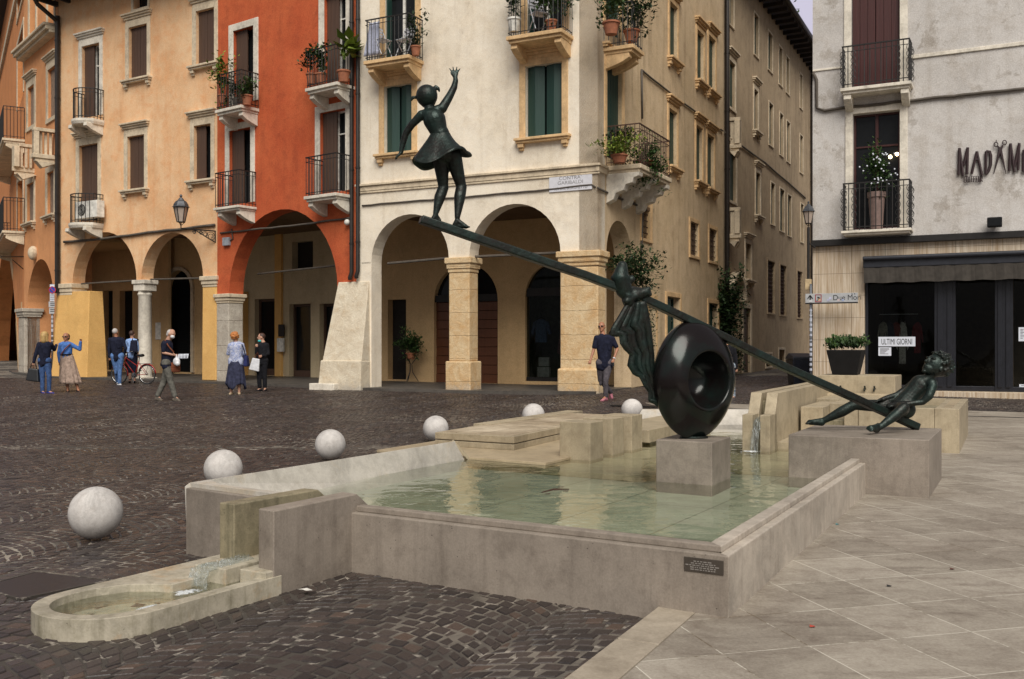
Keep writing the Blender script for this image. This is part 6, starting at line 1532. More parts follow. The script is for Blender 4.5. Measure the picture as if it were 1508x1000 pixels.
def hand(P, wrist, direction, palm_n, r=.011, L=.075, spread=.25, curl=.3, thumb=1, prims=None, splay=None):
    """palm with five separate tapering fingers; palm_n: normal of the palm side"""
    w = Vector(wrist); d = Vector(direction).normalized(); n = Vector(palm_n); n = (n-d*n.dot(d)).normalized(); s = d.cross(n)*thumb
    pal = L*1.0
    for k in range(4):
        o_ = (k-1.5)*r*1.9; capsule_p = ('c', w+s*o_*.55+d*.005, r*1.25, w+d*pal+s*o_, r*1.12); prims.append(capsule_p)
        ln = L*(.92, 1.05, .98, .78)[k]; a = (k-1.5)*spread*-1; dd = (d*math.cos(a)+s*math.sin(-a)).normalized()
        c1 = w+d*pal+s*o_; c2 = c1+(dd*math.cos(curl*.6)+n*math.sin(curl*.6))*ln*.45; c3 = c2+(dd*math.cos(curl*1.4)+n*math.sin(curl*1.4))*ln*.32; c4 = c3+(dd*math.cos(curl*2.1)+n*math.sin(curl*2.1))*ln*.24
        prims += [('c', c1, r, c2, r*.9), ('c', c2, r*.9, c3, r*.82), ('c', c3, r*.82, c4, r*.7)]
    t0 = w+d*pal*.25-s*r*1.6; t1 = t0+(d*.6-s*.7+n*.25).normalized()*L*.5; t2 = t1+(d*.85-s*.35+n*.3).normalized()*L*.36
    prims += [('c', t0, r*1.25, t1, r*1.02), ('c', t1, r*1.02, t2, r*.8)]
def foot(prims, ank, toe, r, w=1.0, bare=True, up=(0, 0, 1)):
    ank = Vector(ank); toe = Vector(toe); d = (toe-ank); dh = d-Vector(up)*d.dot(Vector(up)); dh.normalize(); s = dh.cross(Vector(up)).normalized(); L = d.length; U = Vector(up)
    heel = ank-dh*r*1.0-U*(max(0, (ank-toe).dot(U))-r*.55)
    prims += [('c', ank, r, heel, r*.85), ('c', ank, r*.95, toe-dh*L*.28, r*.8*w), ('c', heel, r*.7, toe-dh*L*.25, r*.75*w)]
    if bare:
        for k in range(5):
            o_ = (k-2)*r*.42; a = toe-dh*L*.28+s*o_; prims.append(('c', a, r*.36, toe+s*o_*1.1-dh*abs(k-1)*r*.22, r*(.34 if k == 0 else .26)))
    else: prims.append(('c', toe-dh*L*.3, r*.8*w, toe-dh*r*.4, r*.55*w))
sc_t = thing('seesaw_sculpture', 'bronze girl and boy on a long seesaw bar over a ring', 'sculpture', (PC[0], PC[1], PZ))
BR = M['bronze']
# ---- the bar, bending over the ring
bz0 = Vector((PC[0], PC[1]-.02)); bend = at(1356, 631, BZ+.01); bdir = (Vector((bend.x, bend.y))-bz0).normalized()
def bar(px, py):      # point of the bar's vertical plane seen at this pixel
    r_ = (px-CX)/F; t = (r_*bz0.y-bz0.x)/(bdir.x-r_*bdir.y); Y = bz0.y+t*bdir.y
    return atY(px, py, Y)
bl_ = [(619, 323), (660, 336.5), (700, 350.5), (740, 364), (780, 378), (820, 392), (860, 405), (900, 420), (940, 436.5), (980, 455), (1020, 474), (1060, 493.5), (1100, 513.5), (1150, 538), (1200, 560.5), (1250, 582.5), (1300, 605.5), (1350, 628.5)]
bp_ = [bar(a, b) for a, b in bl_]
mb = MB(); V = []; side = Vector((-bdir.y, bdir.x, 0)); hw, hh = .055, .034
for i, p in enumerate(bp_):
    t = (bp_[min(i+1, len(bp_)-1)]-bp_[max(i-1, 0)]).normalized(); up = side.cross(t).normalized(); up = up if up.z > 0 else -up
    V += [p-side*hw-up*hh, p+side*hw-up*hh, p+side*hw+up*hh, p-side*hw+up*hh]
n = len(bp_)
mb.add(V, [(4*i+k, 4*i+(k+1) % 4, 4*i+4+(k+1) % 4, 4*i+4+k) for i in range(n-1) for k in range(4)]+[(0, 3, 2, 1), (4*n-4, 4*n-3, 4*n-2, 4*n-1)], raw=True)
mb.build('bar', BR, sc_t, 'auto', bevel=.012, seg=3)
# ---- the ring
rc_ = atY(1022.5, 558.5, PC[1]); va = Vector((rc_.x, rc_.y)).normalized(); rt_ = Vector((va.y, -va.x)); ca_ = math.cos(R(44)); sa_ = math.sin(R(44))
axis = Vector((-va.x*ca_+rt_.x*sa_, -va.y*ca_+rt_.y*sa_, 0)).normalized()
prof = []
ez_ = lambda r: .232*math.sqrt(max(0, 1-(r/.535)**2.2))
outer_ = [(.535, 0), (.5335, .02), (.530, .04)]+[(r, ez_(r)) for r in (.52, .50, .47, .43, .39, .35, .31, .285)]
full = outer_+[(.268, .203), (.256, .196), (.247, .180), (.240, .14), (.232, .08), (.215, .01), (.18, -.06), (.12, -.10), (.05, -.115), (.001, -.117), (.001, -.20), (.06, -.20), (.15, -.215), (.25, -.212)]+[(r, -h) for r, h in reversed(outer_[3:])]+[(.530, -.04), (.5335, -.02), (.535, 0)]
rad_ = Vector((0, 0, 1))
mb = MB(); nseg = 96; V = []; m = len(full)-1; hx = axis.cross(Vector((0, 0, 1))).normalized()
for k in range(nseg):
    a = 2*math.pi*k/nseg; d = hx*math.cos(a)+Vector((0, 0, 1))*math.sin(a)
    low_ = max(0, -math.sin(a)); st = 1+.02*low_**3
    for r, h in full[:-1]:
        hk = h*(1-.35*max(0, -math.sin(a))**2*max(0, (r-.25)/.28)); d2 = hx*math.cos(a)*(1-.15*smooth(r, .27, .5))+Vector((0, 0, 1))*math.sin(a); V.append(rc_+d2*r*st+axis*hk)
mb.add(V, [(k*m+i, k*m+(i+1) % m, ((k+1) % nseg)*m+(i+1) % m, ((k+1) % nseg)*m+i) for k in range(nseg) for i in range(m)], raw=True)
ring = mb.build('ring', M['bronze_shiny'], sc_t, True)
sb_ = ring.modifiers.new('round', 'SUBSURF'); sb_.levels = 1; sb_.render_levels = 2
mb = MB(); mb.prism([(PC[0]+.13*math.cos(a)-.0, PC[1]+.09*math.sin(a)) for a in np.linspace(0, 6.283, 17)[:-1]], PZ, PZ+.02); mb.build('foot_plate', BR, sc_t, bevel=.005)
# ---- knotted cloth on the bar
def dr_(px, py, off=0):
    p = bar(px, py); return p+Vector((-side.x, -side.y, 0))*off if side.y > 0 else p+Vector((side.x, side.y, 0))*off
front_s = -1 if side.y > 0 else 1
def bo(px, py, off): return bar(px, py)+side*front_s*off
kp = []
for a in np.linspace(0, 2*math.pi, 13)[:-1]: pass
c_k = [(915, 428), (924, 434), (934, 436), (944, 434), (950, 436)]
pr = [('e', bo(932, 434, .0), (.12, .1, .075)), ('e', bo(922, 440, .05), (.06, .05, .085)), ('e', bo(944, 431, .05), (.07, .05, .045)),
      ('c', bo(917, 428, .03), .075, bo(911, 410, .04), .078), ('c', bo(911, 410, .04), .078, bo(913, 400, .03), .062), ('c', bo(913, 400, .03), .062, bo(915, 392, .02), .046), ('c', bo(905, 412, .03), .035, bo(900, 409, .02), .016), ('e', bo(926, 412, .06), (.032, .03, .036)),
      ('c', bo(917, 444, .08), .03, bo(950, 426, .07), .024), ('c', bo(918, 436, .09), .02, bo(954, 434, .05), .02)]
blob('knot', pr, BR, sc_t, .011, 2)
Lb_ = [(921, 446), (909, 466), (893, 492), (908, 494), (909, 506), (915, 515), (923, 522), (920, 538), (927, 549), (937, 553), (943, 566), (951, 578), (951, 590), (960, 592), (969, 597)]
Rb_ = [(945, 444), (949, 458), (952, 470), (955, 484), (957, 498), (959, 512), (961, 522), (963, 534), (964, 546), (965, 556), (966, 566), (968, 576), (970, 584), (973, 592), (976, 600)]
mb = MB(); V = []; nu = 48; nv = len(Lb_)
sub_ = 3; rows = []
for i in range((nv-1)*sub_+1):
    k = i/sub_; a = min(int(k), nv-2); f_ = k-a; l = Vector(Lb_[a]).lerp(Vector(Lb_[a+1]), f_); r = Vector(Rb_[a]).lerp(Vector(Rb_[a+1]), f_); rows.append((l, r))
for i, (l, r) in enumerate(rows):
    v = i/(len(rows)-1)
    for j in range(nu+1):
        u = j/nu; q = l.lerp(r, u)
        amp = .038*(.35+.65*min(1, v*3))*(1-.35*v); fold = .35*math.sin(u*9+v*3)+.38*math.sin(u*23-v*4)+.2*math.sin(u*41+v*6)
        V.append(bo(q.x, q.y, .05+amp*fold-.10*v*u))
mb.add(V, [(i*(nu+1)+j, i*(nu+1)+j+1, (i+1)*(nu+1)+j+1, (i+1)*(nu+1)+j) for i in range(len(rows)-1) for j in range(nu)], raw=True)
dz = mb.build('drape', BR, sc_t, True, recalc=False); md = dz.modifiers.new('t', 'SOLIDIFY'); md.thickness = .02
# ---- girl: seen from behind, arms out
gY = bar(668, 330).y
def G(px, py, off=0): return atY(px, py, gY+off)
k_ = gY/F
pr = []
# torso, bare arms, legs
pr += [('c', G(632, 160), .040, G(631, 150), .038), ('e', G(636, 170), (.098, .07, .066)), ('c', G(622, 169), .040, G(651, 160), .042), ('c', G(640, 177), .092, G(646, 192), .070), ('c', G(646, 192), .066, G(651, 205), .082), ('c', G(651, 205), .085, G(655, 226), .095)]
# arms
pr += [('c', G(621, 169), .040, G(607, 183, .02), .032), ('c', G(607, 183, .02), .032, G(598, 196, .04), .029), ('c', G(598, 196, .04), .029, G(593, 212, .05), .026), ('c', G(593, 212, .05), .026, G(590.5, 225, .05), .019)]
pr += [('c', G(651, 160), .042, G(662, 142, .02), .034), ('c', G(662, 142, .02), .034, G(668.5, 129, .03), .029), ('c', G(668.5, 129, .03), .029, G(671, 119, .03), .023), ('c', G(671, 119, .03), .023, G(670.5, 112, .03), .018)]
hand(None, G(590.5, 225, .05), G(581, 234, .05)-G(590.5, 225, .05), Vector((-.4, 0, -1)), .0078, .036, .3, .2, -1, pr)
hand(None, G(670.2, 114, .03), G(670, 104, .03)-G(670.2, 114, .03), Vector((0, -1, 0)), .0080, .044, .42, .06, 1, pr)
# legs
pr += [('c', G(648, 230), .070, G(651, 256, .03), .056), ('c', G(651, 256, .03), .056, G(653, 276, .05), .043), ('c', G(653, 276, .05), .046, G(647.5, 291, .03), .048), ('c', G(647.5, 291, .03), .048, G(641.5, 315, 0), .023)]
pr += [('c', G(667, 228), .074, G(674, 255, .04), .058), ('c', G(674, 255, .04), .058, G(679.5, 275, .06), .044), ('c', G(679.5, 275, .06), .047, G(677, 290, .04), .050), ('c', G(677, 290, .04), .050, G(673.5, 320, 0), .024)]
foot(pr, G(641.5, 317), G(650, 324.5, .02), .022); foot(pr, G(673.5, 325), G(692, 334, .0), .024)
body = blob('girl', pr, BR, sc_t, .0065, 3)
# head with face looking away from us, two pigtails
hd = basis((-.25, 1, .05), (-.12, 0, 1))
pr = [('e', G(628.5, 141), (.092, .098, .093), hd), ('e', G(630, 148, .02), (.070, .075, .068), hd), ('c', G(631, 150), .042, G(632, 158), .036), ('e', G(627, 148, .095), (.016, .022, .014), hd), ('e', G(639.5, 144, .0), (.012, .018, .024)), ('e', G(617.5, 148, .0), (.012, .018, .024)),
      ('c', G(638, 131), .012, G(641.5, 127.5), .013), ('c', G(641.5, 127.5), .014, G(645.5, 130.5), .015), ('c', G(645.5, 130.5), .015, G(647, 134.5), .008),
      ('c', G(613, 143.5), .012, G(608, 143.5), .014), ('c', G(608, 143.5), .014, G(605.5, 148), .009)]
blob('head', pr, BR, body, .006, 3)
# flared dress, hem tilted and wavy, open below
wst = G(648.5, 195); hem = G(650, 231); nrow, ncol = 14, 48; V = []
for i in range(nrow+1):
    v = i/nrow
    for j in range(ncol):
        a = 2*math.pi*j/ncol; cx_ = math.cos(a); sy = math.sin(a)
        rx = .072+(.242-.072)*v**1.25; ry = .060+(.20-.06)*v**1.25
        wav = 1+.05*v*math.sin(5*a+.6)+.03*v*math.sin(9*a)
        c0 = wst.lerp(hem, v**.95)
        x = rx*cx_*wav; y = ry*sy*wav
        # tilt: right side of the picture higher, the side nearer us lower
        z = x*.20*v-(-y)*.0+(-.20*v*(-y) if y < 0 else -.17*v*y)*1.0
        z += -.035*v*math.sin(3*a+1.2)
        V.append(c0+Vector((x, y, z*1.0)))
# rolled rim and inside
for (kk, dzv) in ((.985, .012), (.90, .03)):
    for j in range(ncol):
        p = V[nrow*ncol+j]; V.append(Vector((hem.x+(p.x-hem.x)*kk, hem.y+(p.y-hem.y)*kk, p.z+dzv)))
mb = MB(); mb.add(V, [(i*ncol+j, i*ncol+(j+1) % ncol, (i+1)*ncol+(j+1) % ncol, (i+1)*ncol+j) for i in range(nrow+2) for j in range(ncol)], raw=True)
dress = mb.build('dress', BR, body, True, recalc=False); md = dress.modifiers.new('t', 'SOLIDIFY'); md.thickness = .014; md.offset = 0; ms_ = dress.modifiers.new('s', 'SUBSURF'); ms_.levels = 1; ms_.render_levels = 1
pr = [('c', G(640, 177), .098, G(646, 193), .077), ('e', G(637, 170), (.100, .078, .060)), ('c', G(646, 193), .073, G(648.5, 197), .078)]
blob('bodice', pr, BR, dress, .007, 3)
# ---- boy sitting on the low end of the bar, leaning back
hipY = bar(1328, 600).y-.02
def B(px, py, off=0): return atY(px, py, hipY+off)
pr = []
pr += [('c', B(1327, 599), .098, B(1334, 603), .092), ('c', B(1329, 596), .092, B(1343, 581), .088), ('c', B(1343, 581), .088, B(1355, 567), .10), ('e', B(1361, 563), (.125, .10, .07), basis((-.6, -.75, .35))), ('c', B(1352, 561, .10), .048, B(1372, 565, -.10), .052), ('c', B(1364, 560), .044, B(1370, 550), .040)]
# arms (far arm left in the picture, near arm right), hands gripping the bar
pr += [('c', B(1350, 561, .12), .042, B(1335, 573, .12), .040), ('c', B(1335, 573, .12), .040, B(1321, 581.5, .10), .030), ('c', B(1321, 581.5, .10), .030, B(1306, 586, .08), .027), ('c', B(1306, 586, .08), .027, B(1296, 589.5, .06), .021)]
pr += [('c', B(1374, 568, -.12), .044, B(1368, 583, -.14), .042), ('c', B(1368, 583, -.14), .042, B(1359, 592, -.13), .031), ('c', B(1359, 592, -.13), .031, B(1336, 595, -.11), .027), ('c', B(1336, 595, -.11), .027, B(1318, 596, -.09), .021)]
hand(None, B(1297, 589.5, .06), Vector((-1, -.25, -.18)), Vector((.1, -.5, -1)), .0095, .042, .1, .55, -1, pr)
hand(None, B(1318, 596, -.09), Vector((-1, .15, -.05)), Vector((0, .5, -1)), .0095, .042, .1, .55, 1, pr)
# far leg, stretched; near leg coming forward
pr += [('c', B(1324, 599, .06), .076, B(1290, 597.5, .12), .062), ('c', B(1290, 597.5, .12), .062, B(1258, 596, .17), .052), ('c', B(1258, 596, .17), .052, B(1240, 606, .19), .054), ('c', B(1240, 606, .19), .054, B(1211, 620.5, .22), .028)]
pr += [('c', B(1326, 603, -.05), .078, B(1329, 602, -.22), .066), ('c', B(1329, 602, -.22), .066, B(1331, 600, -.36), .050), ('c', B(1331, 600, -.36), .050, B(1318, 612, -.38), .050), ('c', B(1318, 612, -.38), .050, B(1292, 632, -.42), .025)]
fz = atY(1188, 627.5, hipY+.22)
foot(pr, B(1210, 622.5, .22), B(1186, 624, .21), .034, up=(-.3, 0, 1)); foot(pr, B(1291, 633, -.42), B(1279, 634.5, -.53), .032, up=(-.3, -.5, 1))
by = blob('boy', pr, BR, sc_t, .0075, 3)
hdir = Vector((-.78, -.35, .52)).normalized(); hb3 = basis(hdir, (.35, 0, 1)); hc_ = B(1377, 540)
def H(r_, f_, u_): return hc_+hb3 @ (Vector((r_, f_, u_))*1.12)
pr = [('e', H(0, 0, .01), (.098, .112, .117), hb3), ('e', H(0, .045, -.05), (.062, .062, .06), hb3), ('c', H(0, -.01, -.08), .046, B(1368, 556), .044),
      ('e', H(0, .110, -.012), (.015, .024, .020), hb3), ('c', H(0, .098, .03), .011, H(0, .112, -.01), .014), ('e', H(.03, .088, .036), (.026, .018, .010), hb3), ('e', H(-.03, .088, .036), (.026, .018, .010), hb3),
      ('e', H(.033, .084, .008), (.014, .012, .010), hb3), ('e', H(-.033, .084, .008), (.014, .012, .010), hb3), ('e', H(0, .098, -.045), (.026, .014, .008), hb3), ('e', H(0, .093, -.060), (.022, .014, .009), hb3), ('e', H(0, .078, -.095), (.024, .022, .018), hb3),
      ('e', H(.088, -.0, -.015), (.012, .022, .030), hb3), ('e', H(-.088, -.0, -.015), (.012, .022, .030), hb3)]
hdo = blob('head', pr, BR, by, .006, 2)
rnd = random.Random(9); pr = [('e', H(0, -.03, .035), (.110, .118, .118), hb3)]
for k in range(160):
    v = Vector((rnd.gauss(0, 1), rnd.gauss(-.35, 1), rnd.gauss(.45, .9))).normalized()
    if v.y > .45 and v.z < .5: continue
    if v.z < -.45: continue
    p = H(v.x*.098, v.y*.11-.025, v.z*.11+.035); q = p+Vector((rnd.gauss(0, .018), rnd.gauss(0, .018), rnd.gauss(0, .014))); pr.append(('c', p, .016, q, .012))
blob('curly_hair', pr, BR, by, .006, 1)
# ================================================================ people
def cloth(name, col, rough=.9, var=.3, scale=14, pattern=None):
    N = NT(name); n = N.noise(scale, 5, .6); f_ = N.noise(120, 3, .6)
    c = N.mix(N.ramp(n, [(.35, 0), (.65, 1)]), sc(col, 1-var), sc(col, 1+var))
    if pattern:
        v = N.noise(26, 2, .5, dist=1.5); c = N.mix(N.ramp(v, [(.46, 0), (.52, 1)]), c, pattern)
    return N.out(c, rough, 0, n, .02, .7, spec=.2)
SK = {'fair': plain('fair_skin', (.46, .25, .17, 1), .55, var=.1), 'tan': plain('tanned_skin', (.36, .16, .09, 1), .5, var=.12)}
MASK_W = plain('white_mask', (.65, .66, .68, 1), .8); MASK_T = plain('turquoise_mask', (.05, .45, .45, 1), .8); EYE = plain('eyes', (.01, .01, .01, 1), .2); LIP = plain('lips', (.3, .08, .07, 1), .5)
def person(label, Y, J, spec, group='people in the square'):
    """J: joints as photograph pixels plus a depth offset in metres, measured on the person's own vertical plane Y"""
    def P(k):
        v = J[k]; return atY(v[0], v[1], Y+(v[2] if len(v) > 2 else 0))
    hc, nk = P('head'), P('neck'); base = P('ankL').lerp(P('ankR'), .5); base.z = ground_z(base.x, base.y)
    t = thing('person', label, 'person', base, group)
    sk = SK[spec.get('skin', 'fair')]; s = spec.get('scale', 1.0); face = Vector(spec['face']); hb = basis(face, (nk-hc)*-1)
    H = lambda r_, f_, u_: hc+hb @ Vector((r_, f_, u_))*s
    shL, shR, hpL, hpR = P('shL'), P('shR'), P('hpL'), P('hpR'); sm = (shL+shR)/2; hm = (hpL+hpR)/2
    fat = spec.get('fat', 1.0)
    tdir = basis(Vector((shR.y-shL.y, -(shR.x-shL.x), 0)) if (shR-shL).length > .01 else face)
    w_ = (shR-shL).length/2
    pr = [('e', H(0, 0, .015), (.076*s, .092*s, .105*s), hb), ('e', H(0, .03, -.045), (.055*s, .06*s, .06*s), hb), ('e', H(0, .098, -.012), (.013*s, .02*s, .018*s), hb), ('c', H(0, .088, .02), .009*s, H(0, .1, -.008), .012*s),
          ('e', H(.078, .0, -.01), (.012*s, .02*s, .03*s), hb), ('e', H(-.078, .0, -.01), (.012*s, .02*s, .03*s), hb), ('e', H(0, .07, -.09), (.022*s, .02*s, .018*s), hb), ('e', H(.028, .085, .03), (.024, .012, .009), hb), ('e', H(-.028, .085, .03), (.024, .012, .009), hb),
          ('c', H(0, -.01, -.07), .052*s, nk, .058*s), ('c', nk, .06*s, sm.lerp(hm, .1), .085*fat)]
    a1, a2 = sm.lerp(hm, .12), sm.lerp(hm, .55)
    def torso(k): return [('c', shL.lerp(shR, .12)-Vector((0, 0, .01)), .058*k, shR.lerp(shL, .12)-Vector((0, 0, .01)), .058*k), ('c', a1.lerp(shL, .42), .10*fat*k, a2.lerp(hpL, .45), .095*fat*k), ('c', a1.lerp(shR, .42), .10*fat*k, a2.lerp(hpR, .45), .095*fat*k), ('c', a1, .115*fat*k, a2, .105*fat*k), ('c', a2, .108*fat*k, hm, .112*fat*k)]
    pr += torso(.9)
    arms = []
    for sd in 'LR':
        S_, E_, W_h = P('sh'+sd), P('el'+sd), P('ha'+sd)
        pr += [('c', S_, .046, E_, .036), ('c', E_, .037, W_h, .024)]
        arms.append((S_, E_, W_h)); hd_ = (W_h-E_).normalized(); hd_ = (hd_+Vector(spec.get('hdir'+sd, (0, 0, 0)))).normalized()
        hand(None, W_h, hd_, Vector(spec.get('palm'+sd, (0, 1, .2))), .0095, .046, spec.get('spread'+sd, .1), spec.get('curl'+sd, .45), 1 if sd == 'L' else -1, pr)
        A_, K_, T_ = P('ank'+sd), P('kn'+sd), P('toe'+sd); Hp = P('hp'+sd)
        pr += [('c', Hp, .078*fat, K_, .052), ('c', K_, .052, K_.lerp(A_, .35), .053), ('c', K_.lerp(A_, .35), .053, A_, .034)]
        foot(pr, A_, T_, .034, bare=False)
    body = blob('body', pr, sk, t, .0105, 2)
    # eyes, mouth
    mb = MB()
    for x in (.028, -.028): mb.ball(H(x, .083, .012), (.011*s, .008*s, .006*s), 8, 6, hb)
    mb.build('eyes', EYE, body, True); mb = MB(); mb.ball(H(0, .084, -.052), (.014*s, .006*s, .004*s), 8, 6, hb); mb.build('mouth', LIP, body, True)
    # clothing shells
    top = spec.get('top'); e = 1.1
    if top:
        q = torso(1.13)
        hemz = spec.get('hem', 0); 
        if hemz: q += [('c', hpL+Vector((0, 0, .02)), .103*fat, hpL-Vector((0, 0, hemz)), .10*fat), ('c', hpR+Vector((0, 0, .02)), .103*fat, hpR-Vector((0, 0, hemz)), .10*fat)]
        for S_, E_, W_h in arms:
            k = spec.get('sleeve', 1.0)
            if k <= .5: q += [('c', S_, .064, S_.lerp(E_, k*2), .058)]
            else: q += [('c', S_, .062, E_, .050), ('c', E_, .050, E_.lerp(W_h, (k-.5)*2*.93), .040)]
        q += [('c', nk-Vector((0, 0, .025)), .066, sm-Vector((0, 0, .02)), .09)]
        rnd = random.Random(len(label))
        for k in range(9):
            a = sm.lerp(hm, rnd.random())+Vector((rnd.uniform(-.08, .08), -.06*rnd.random()-.04, 0)); q.append(('c', a, .045, a+Vector((rnd.uniform(-.05, .05), 0, -.14)), .04))
        blob(spec.get('topname', 'shirt'), q, top, body, .013, 2)
    if spec.get('legs'):
        q = [('c', hpL+Vector((0, 0, .04)), .108*fat, hpR+Vector((0, 0, .04)), .108*fat)]; f_ = spec.get('leglen', .95)
        for sd in 'LR':
            A_, K_, Hp = P('ank'+sd), P('kn'+sd), P('hp'+sd); wd = spec.get('legw', 1)
            q += [('c', Hp, .098*fat, K_, .068*wd), ('c', K_, .068*wd, K_.lerp(A_, f_), .056*wd), ('c', K_+Vector((0, -.03, .02)), .04, K_+Vector((.0, -.03, -.10)), .036)]
        blob('trousers', q, spec['legs'], body, .013, 2)
    if spec.get('skirt'):
        m_, zb_, wt, wb, ragged = spec['skirt']; mb = MB(); V = []; nr, nc = 12, 56; top_c = hm+Vector((0, 0, spec.get('waist', .08))); zt_ = top_c.z; zbm = atY(0, zb_, Y).z
        for i in range(nr+1):
            v = i/nr
            for j in range(nc):
                a = 2*math.pi*j/nc; r = wt+(wb-wt)*v**.8; pl_ = 1+.10*v*math.sin(11*a)+.05*v*math.sin(5*a+1)
                V.append(Vector((top_c.x+(base.x-top_c.x)*v*.6+r*math.cos(a)*pl_, top_c.y+r*.72*math.sin(a)*pl_, zt_+(zbm-zt_)*v-(ragged*max(0, math.sin(3*a+.5))*v*v))))
        mb.add(V, [(i*nc+j, i*nc+(j+1) % nc, (i+1)*nc+(j+1) % nc, (i+1)*nc+j) for i in range(nr) for j in range(nc)], raw=True)
        o = mb.build('skirt', m_, body, True, recalc=False); md = o.modifiers.new('t', 'SOLIDIFY'); md.thickness = .01
        if spec.get('belt'): mb = MB(); mb.lathe([(wt*1.04, -.02), (wt*1.06, .02)], (top_c.x, top_c.y, zt_), 24); mb.build('belt', spec['belt'], body)
    if spec.get('shoes'):
        for sd in 'LR':
            q = []; A_, T_ = P('ank'+sd), P('toe'+sd); foot(q, A_-Vector((0, 0, .028)), T_-Vector((0, 0, .004)), .042, bare=False); sh_ = blob('shoe', q, spec['shoes'], body, .011, 1)
            if spec.get('sole'):
                mb = MB(); d = (T_-A_); d.z = 0; L = d.length; d.normalize(); sd_ = Vector((-d.y, d.x, 0)); pts = [(A_+d*(-.05)+sd_*.035), (A_+d*(-.05)-sd_*.035), (T_-d*.01-sd_*.04), (T_+d*.02), (T_-d*.01+sd_*.04)]; z0 = min(A_.z, T_.z)-.062
                lift = spec.get('lift', 0); mb.prism([(p.x, p.y) for p in pts], z0, z0+.028); mb.build('sole', spec['sole'], sh_, bevel=.006)
    # hair
    hr_ = spec.get('hair')
    if hr_:
        kind, hm_ = hr_; rnd = random.Random(3+len(label))
        if kind == 'short': q = [('e', H(0, -.018, .035), (.083*s, .092*s, .094*s), hb)]
        elif kind == 'bob': q = [('e', H(0, -.015, .03), (.098*s, .105*s, .105*s), hb), ('c', H(0, -.05, -.0), .085*s, H(0, -.055, -.12), .075*s), ('c', H(.06, -.02, 0), .045*s, H(.07, -.01, -.13), .035*s), ('c', H(-.06, -.02, 0), .045*s, H(-.07, -.01, -.13), .035*s)]
        elif kind == 'curly':
            q = [('e', H(0, -.02, .03), (.10*s, .105*s, .105*s), hb)]
            for k in range(60):
                v = Vector((rnd.gauss(0, 1), rnd.gauss(-.5, 1), rnd.gauss(.3, 1))).normalized()
                if v.y < .5: q.append(('e', H(v.x*.10, v.y*.11-.02, v.z*.10+.03), (.026, .026, .026)))
        elif kind == 'fringe': q = [('e', H(0, -.035, .02), (.083*s, .085*s, .085*s), hb), ('e', H(0, -.06, -.03), (.07*s, .05*s, .06*s), hb)]
        if kind in ('short', 'bob', 'curly'):
            pass
        h_o = blob('hair', q, hm_, body, .010, 1)
    if spec.get('mask'): q = [('e', H(0, .062, -.045), (.062*s, .052*s, .048*s), hb)]; blob('face_mask', q, spec['mask'], body, .01, 1)
    if spec.get('shades'):
        mb = MB()
        for x in (.032, -.032): mb.ball(H(x, .092, .014), (.028*s, .010*s, .019*s), 10, 6, hb)
        mb.tube([H(-.06, .085, .02), H(.06, .085, .02)], .005, 5, raw=True); mb.tube([H(-.08, .0, .02), H(-.06, .085, .02)], .004, 5, raw=True); mb.tube([H(.08, .0, .02), H(.06, .085, .02)], .004, 5, raw=True); mb.build('sunglasses', EYE, body, True)
    if spec.get('strap'):
        a, b, m_ = spec['strap']; pa = [atY(p[0], p[1], Y+p[2]) for p in (a, b)]; mid = (pa[0]+pa[1])/2+Vector((0, -.06, 0)); mb = MB(); mb.tube([pa[0], mid, pa[1]], .016, 6, raw=True); mb.build('strap', m_, body)
    if spec.get('extra'): spec['extra'](body, P, H, hb)
    return t
NAVY = cloth('navy_jersey', (.012, .014, .030, 1)); JEAN = cloth('blue_denim', (.045, .085, .20, 1)); JEAN2 = cloth('light_denim', (.09, .17, .36, 1)); BEIGE = cloth('beige_pleats', (.34, .25, .20, 1)); BLACKC = cloth('black_cloth', (.010, .010, .013, 1)); GREYT = cloth('grey_twill', (.12, .115, .10, 1)); MAUVE = cloth('grey_mauve_twill', (.085, .075, .085, 1))
WHITE = cloth('white_canvas', (.62, .63, .66, 1), var=.1); BROWN = cloth('tan_leather', (.16, .05, .025, 1)); LEA = plain('black_leather', (.012, .013, .015, 1), .4)
BLOND = plain('blond_hair', (.42, .27, .10, 1), .6, var=.4, scale=60); GINGER = plain('ginger_hair', (.42, .15, .035, 1), .6, var=.4, scale=60); DARKH = plain('dark_brown_hair', (.05, .022, .014, 1), .6, var=.4, scale=60); GREYH = plain('white_grey_hair', (.45, .42, .40, 1), .7, var=.2, scale=60)
def YF(px, py): return on_ground(px, py).y
y1 = YF(70, 579)
person('blond woman seen from behind in dark jacket and blue jeans, beside the arcade pier', y1, dict(head=(66.3, 495), neck=(66.5, 503), shL=(57.5, 507), shR=(75, 507), elL=(53, 521, -.05), haL=(49.5, 534, -.05), elR=(80, 515, .15), haR=(83, 508, .35), hpL=(61.5, 533), hpR=(69.5, 533),
       knL=(62.5, 555), knR=(72.5, 554, -.02), ankL=(62.5, 576.5), ankR=(72, 576.5), toeL=(66, 579, -.12), toeR=(80.5, 579.3, -.1)), dict(face=(.25, 1, 0), top=NAVY, topname='jacket', sleeve=1.0, hem=.03, legs=JEAN, hair=('bob', BLOND), shoes=cloth('blue_canvas', (.03, .04, .22, 1)), sole=WHITE, legw=.95))
b_ = atY(49.5, 549, y1-.05); t = thing('handbag', 'large black leather handbag held by the blond woman in a dark jacket', 'handbag', b_)
mb = MB(); x, y, z = b_; mb.hexa([(x-.18, y-.09, z-.20), (x+.17, y-.09, z-.25), (x+.17, y+.09, z-.25), (x-.18, y+.09, z-.20)], [(x-.12, y-.05, z+.13), (x+.13, y-.05, z+.10), (x+.13, y+.05, z+.10), (x-.12, y+.05, z+.13)]); mb.build('bag_body', LEA, t, bevel=.03)
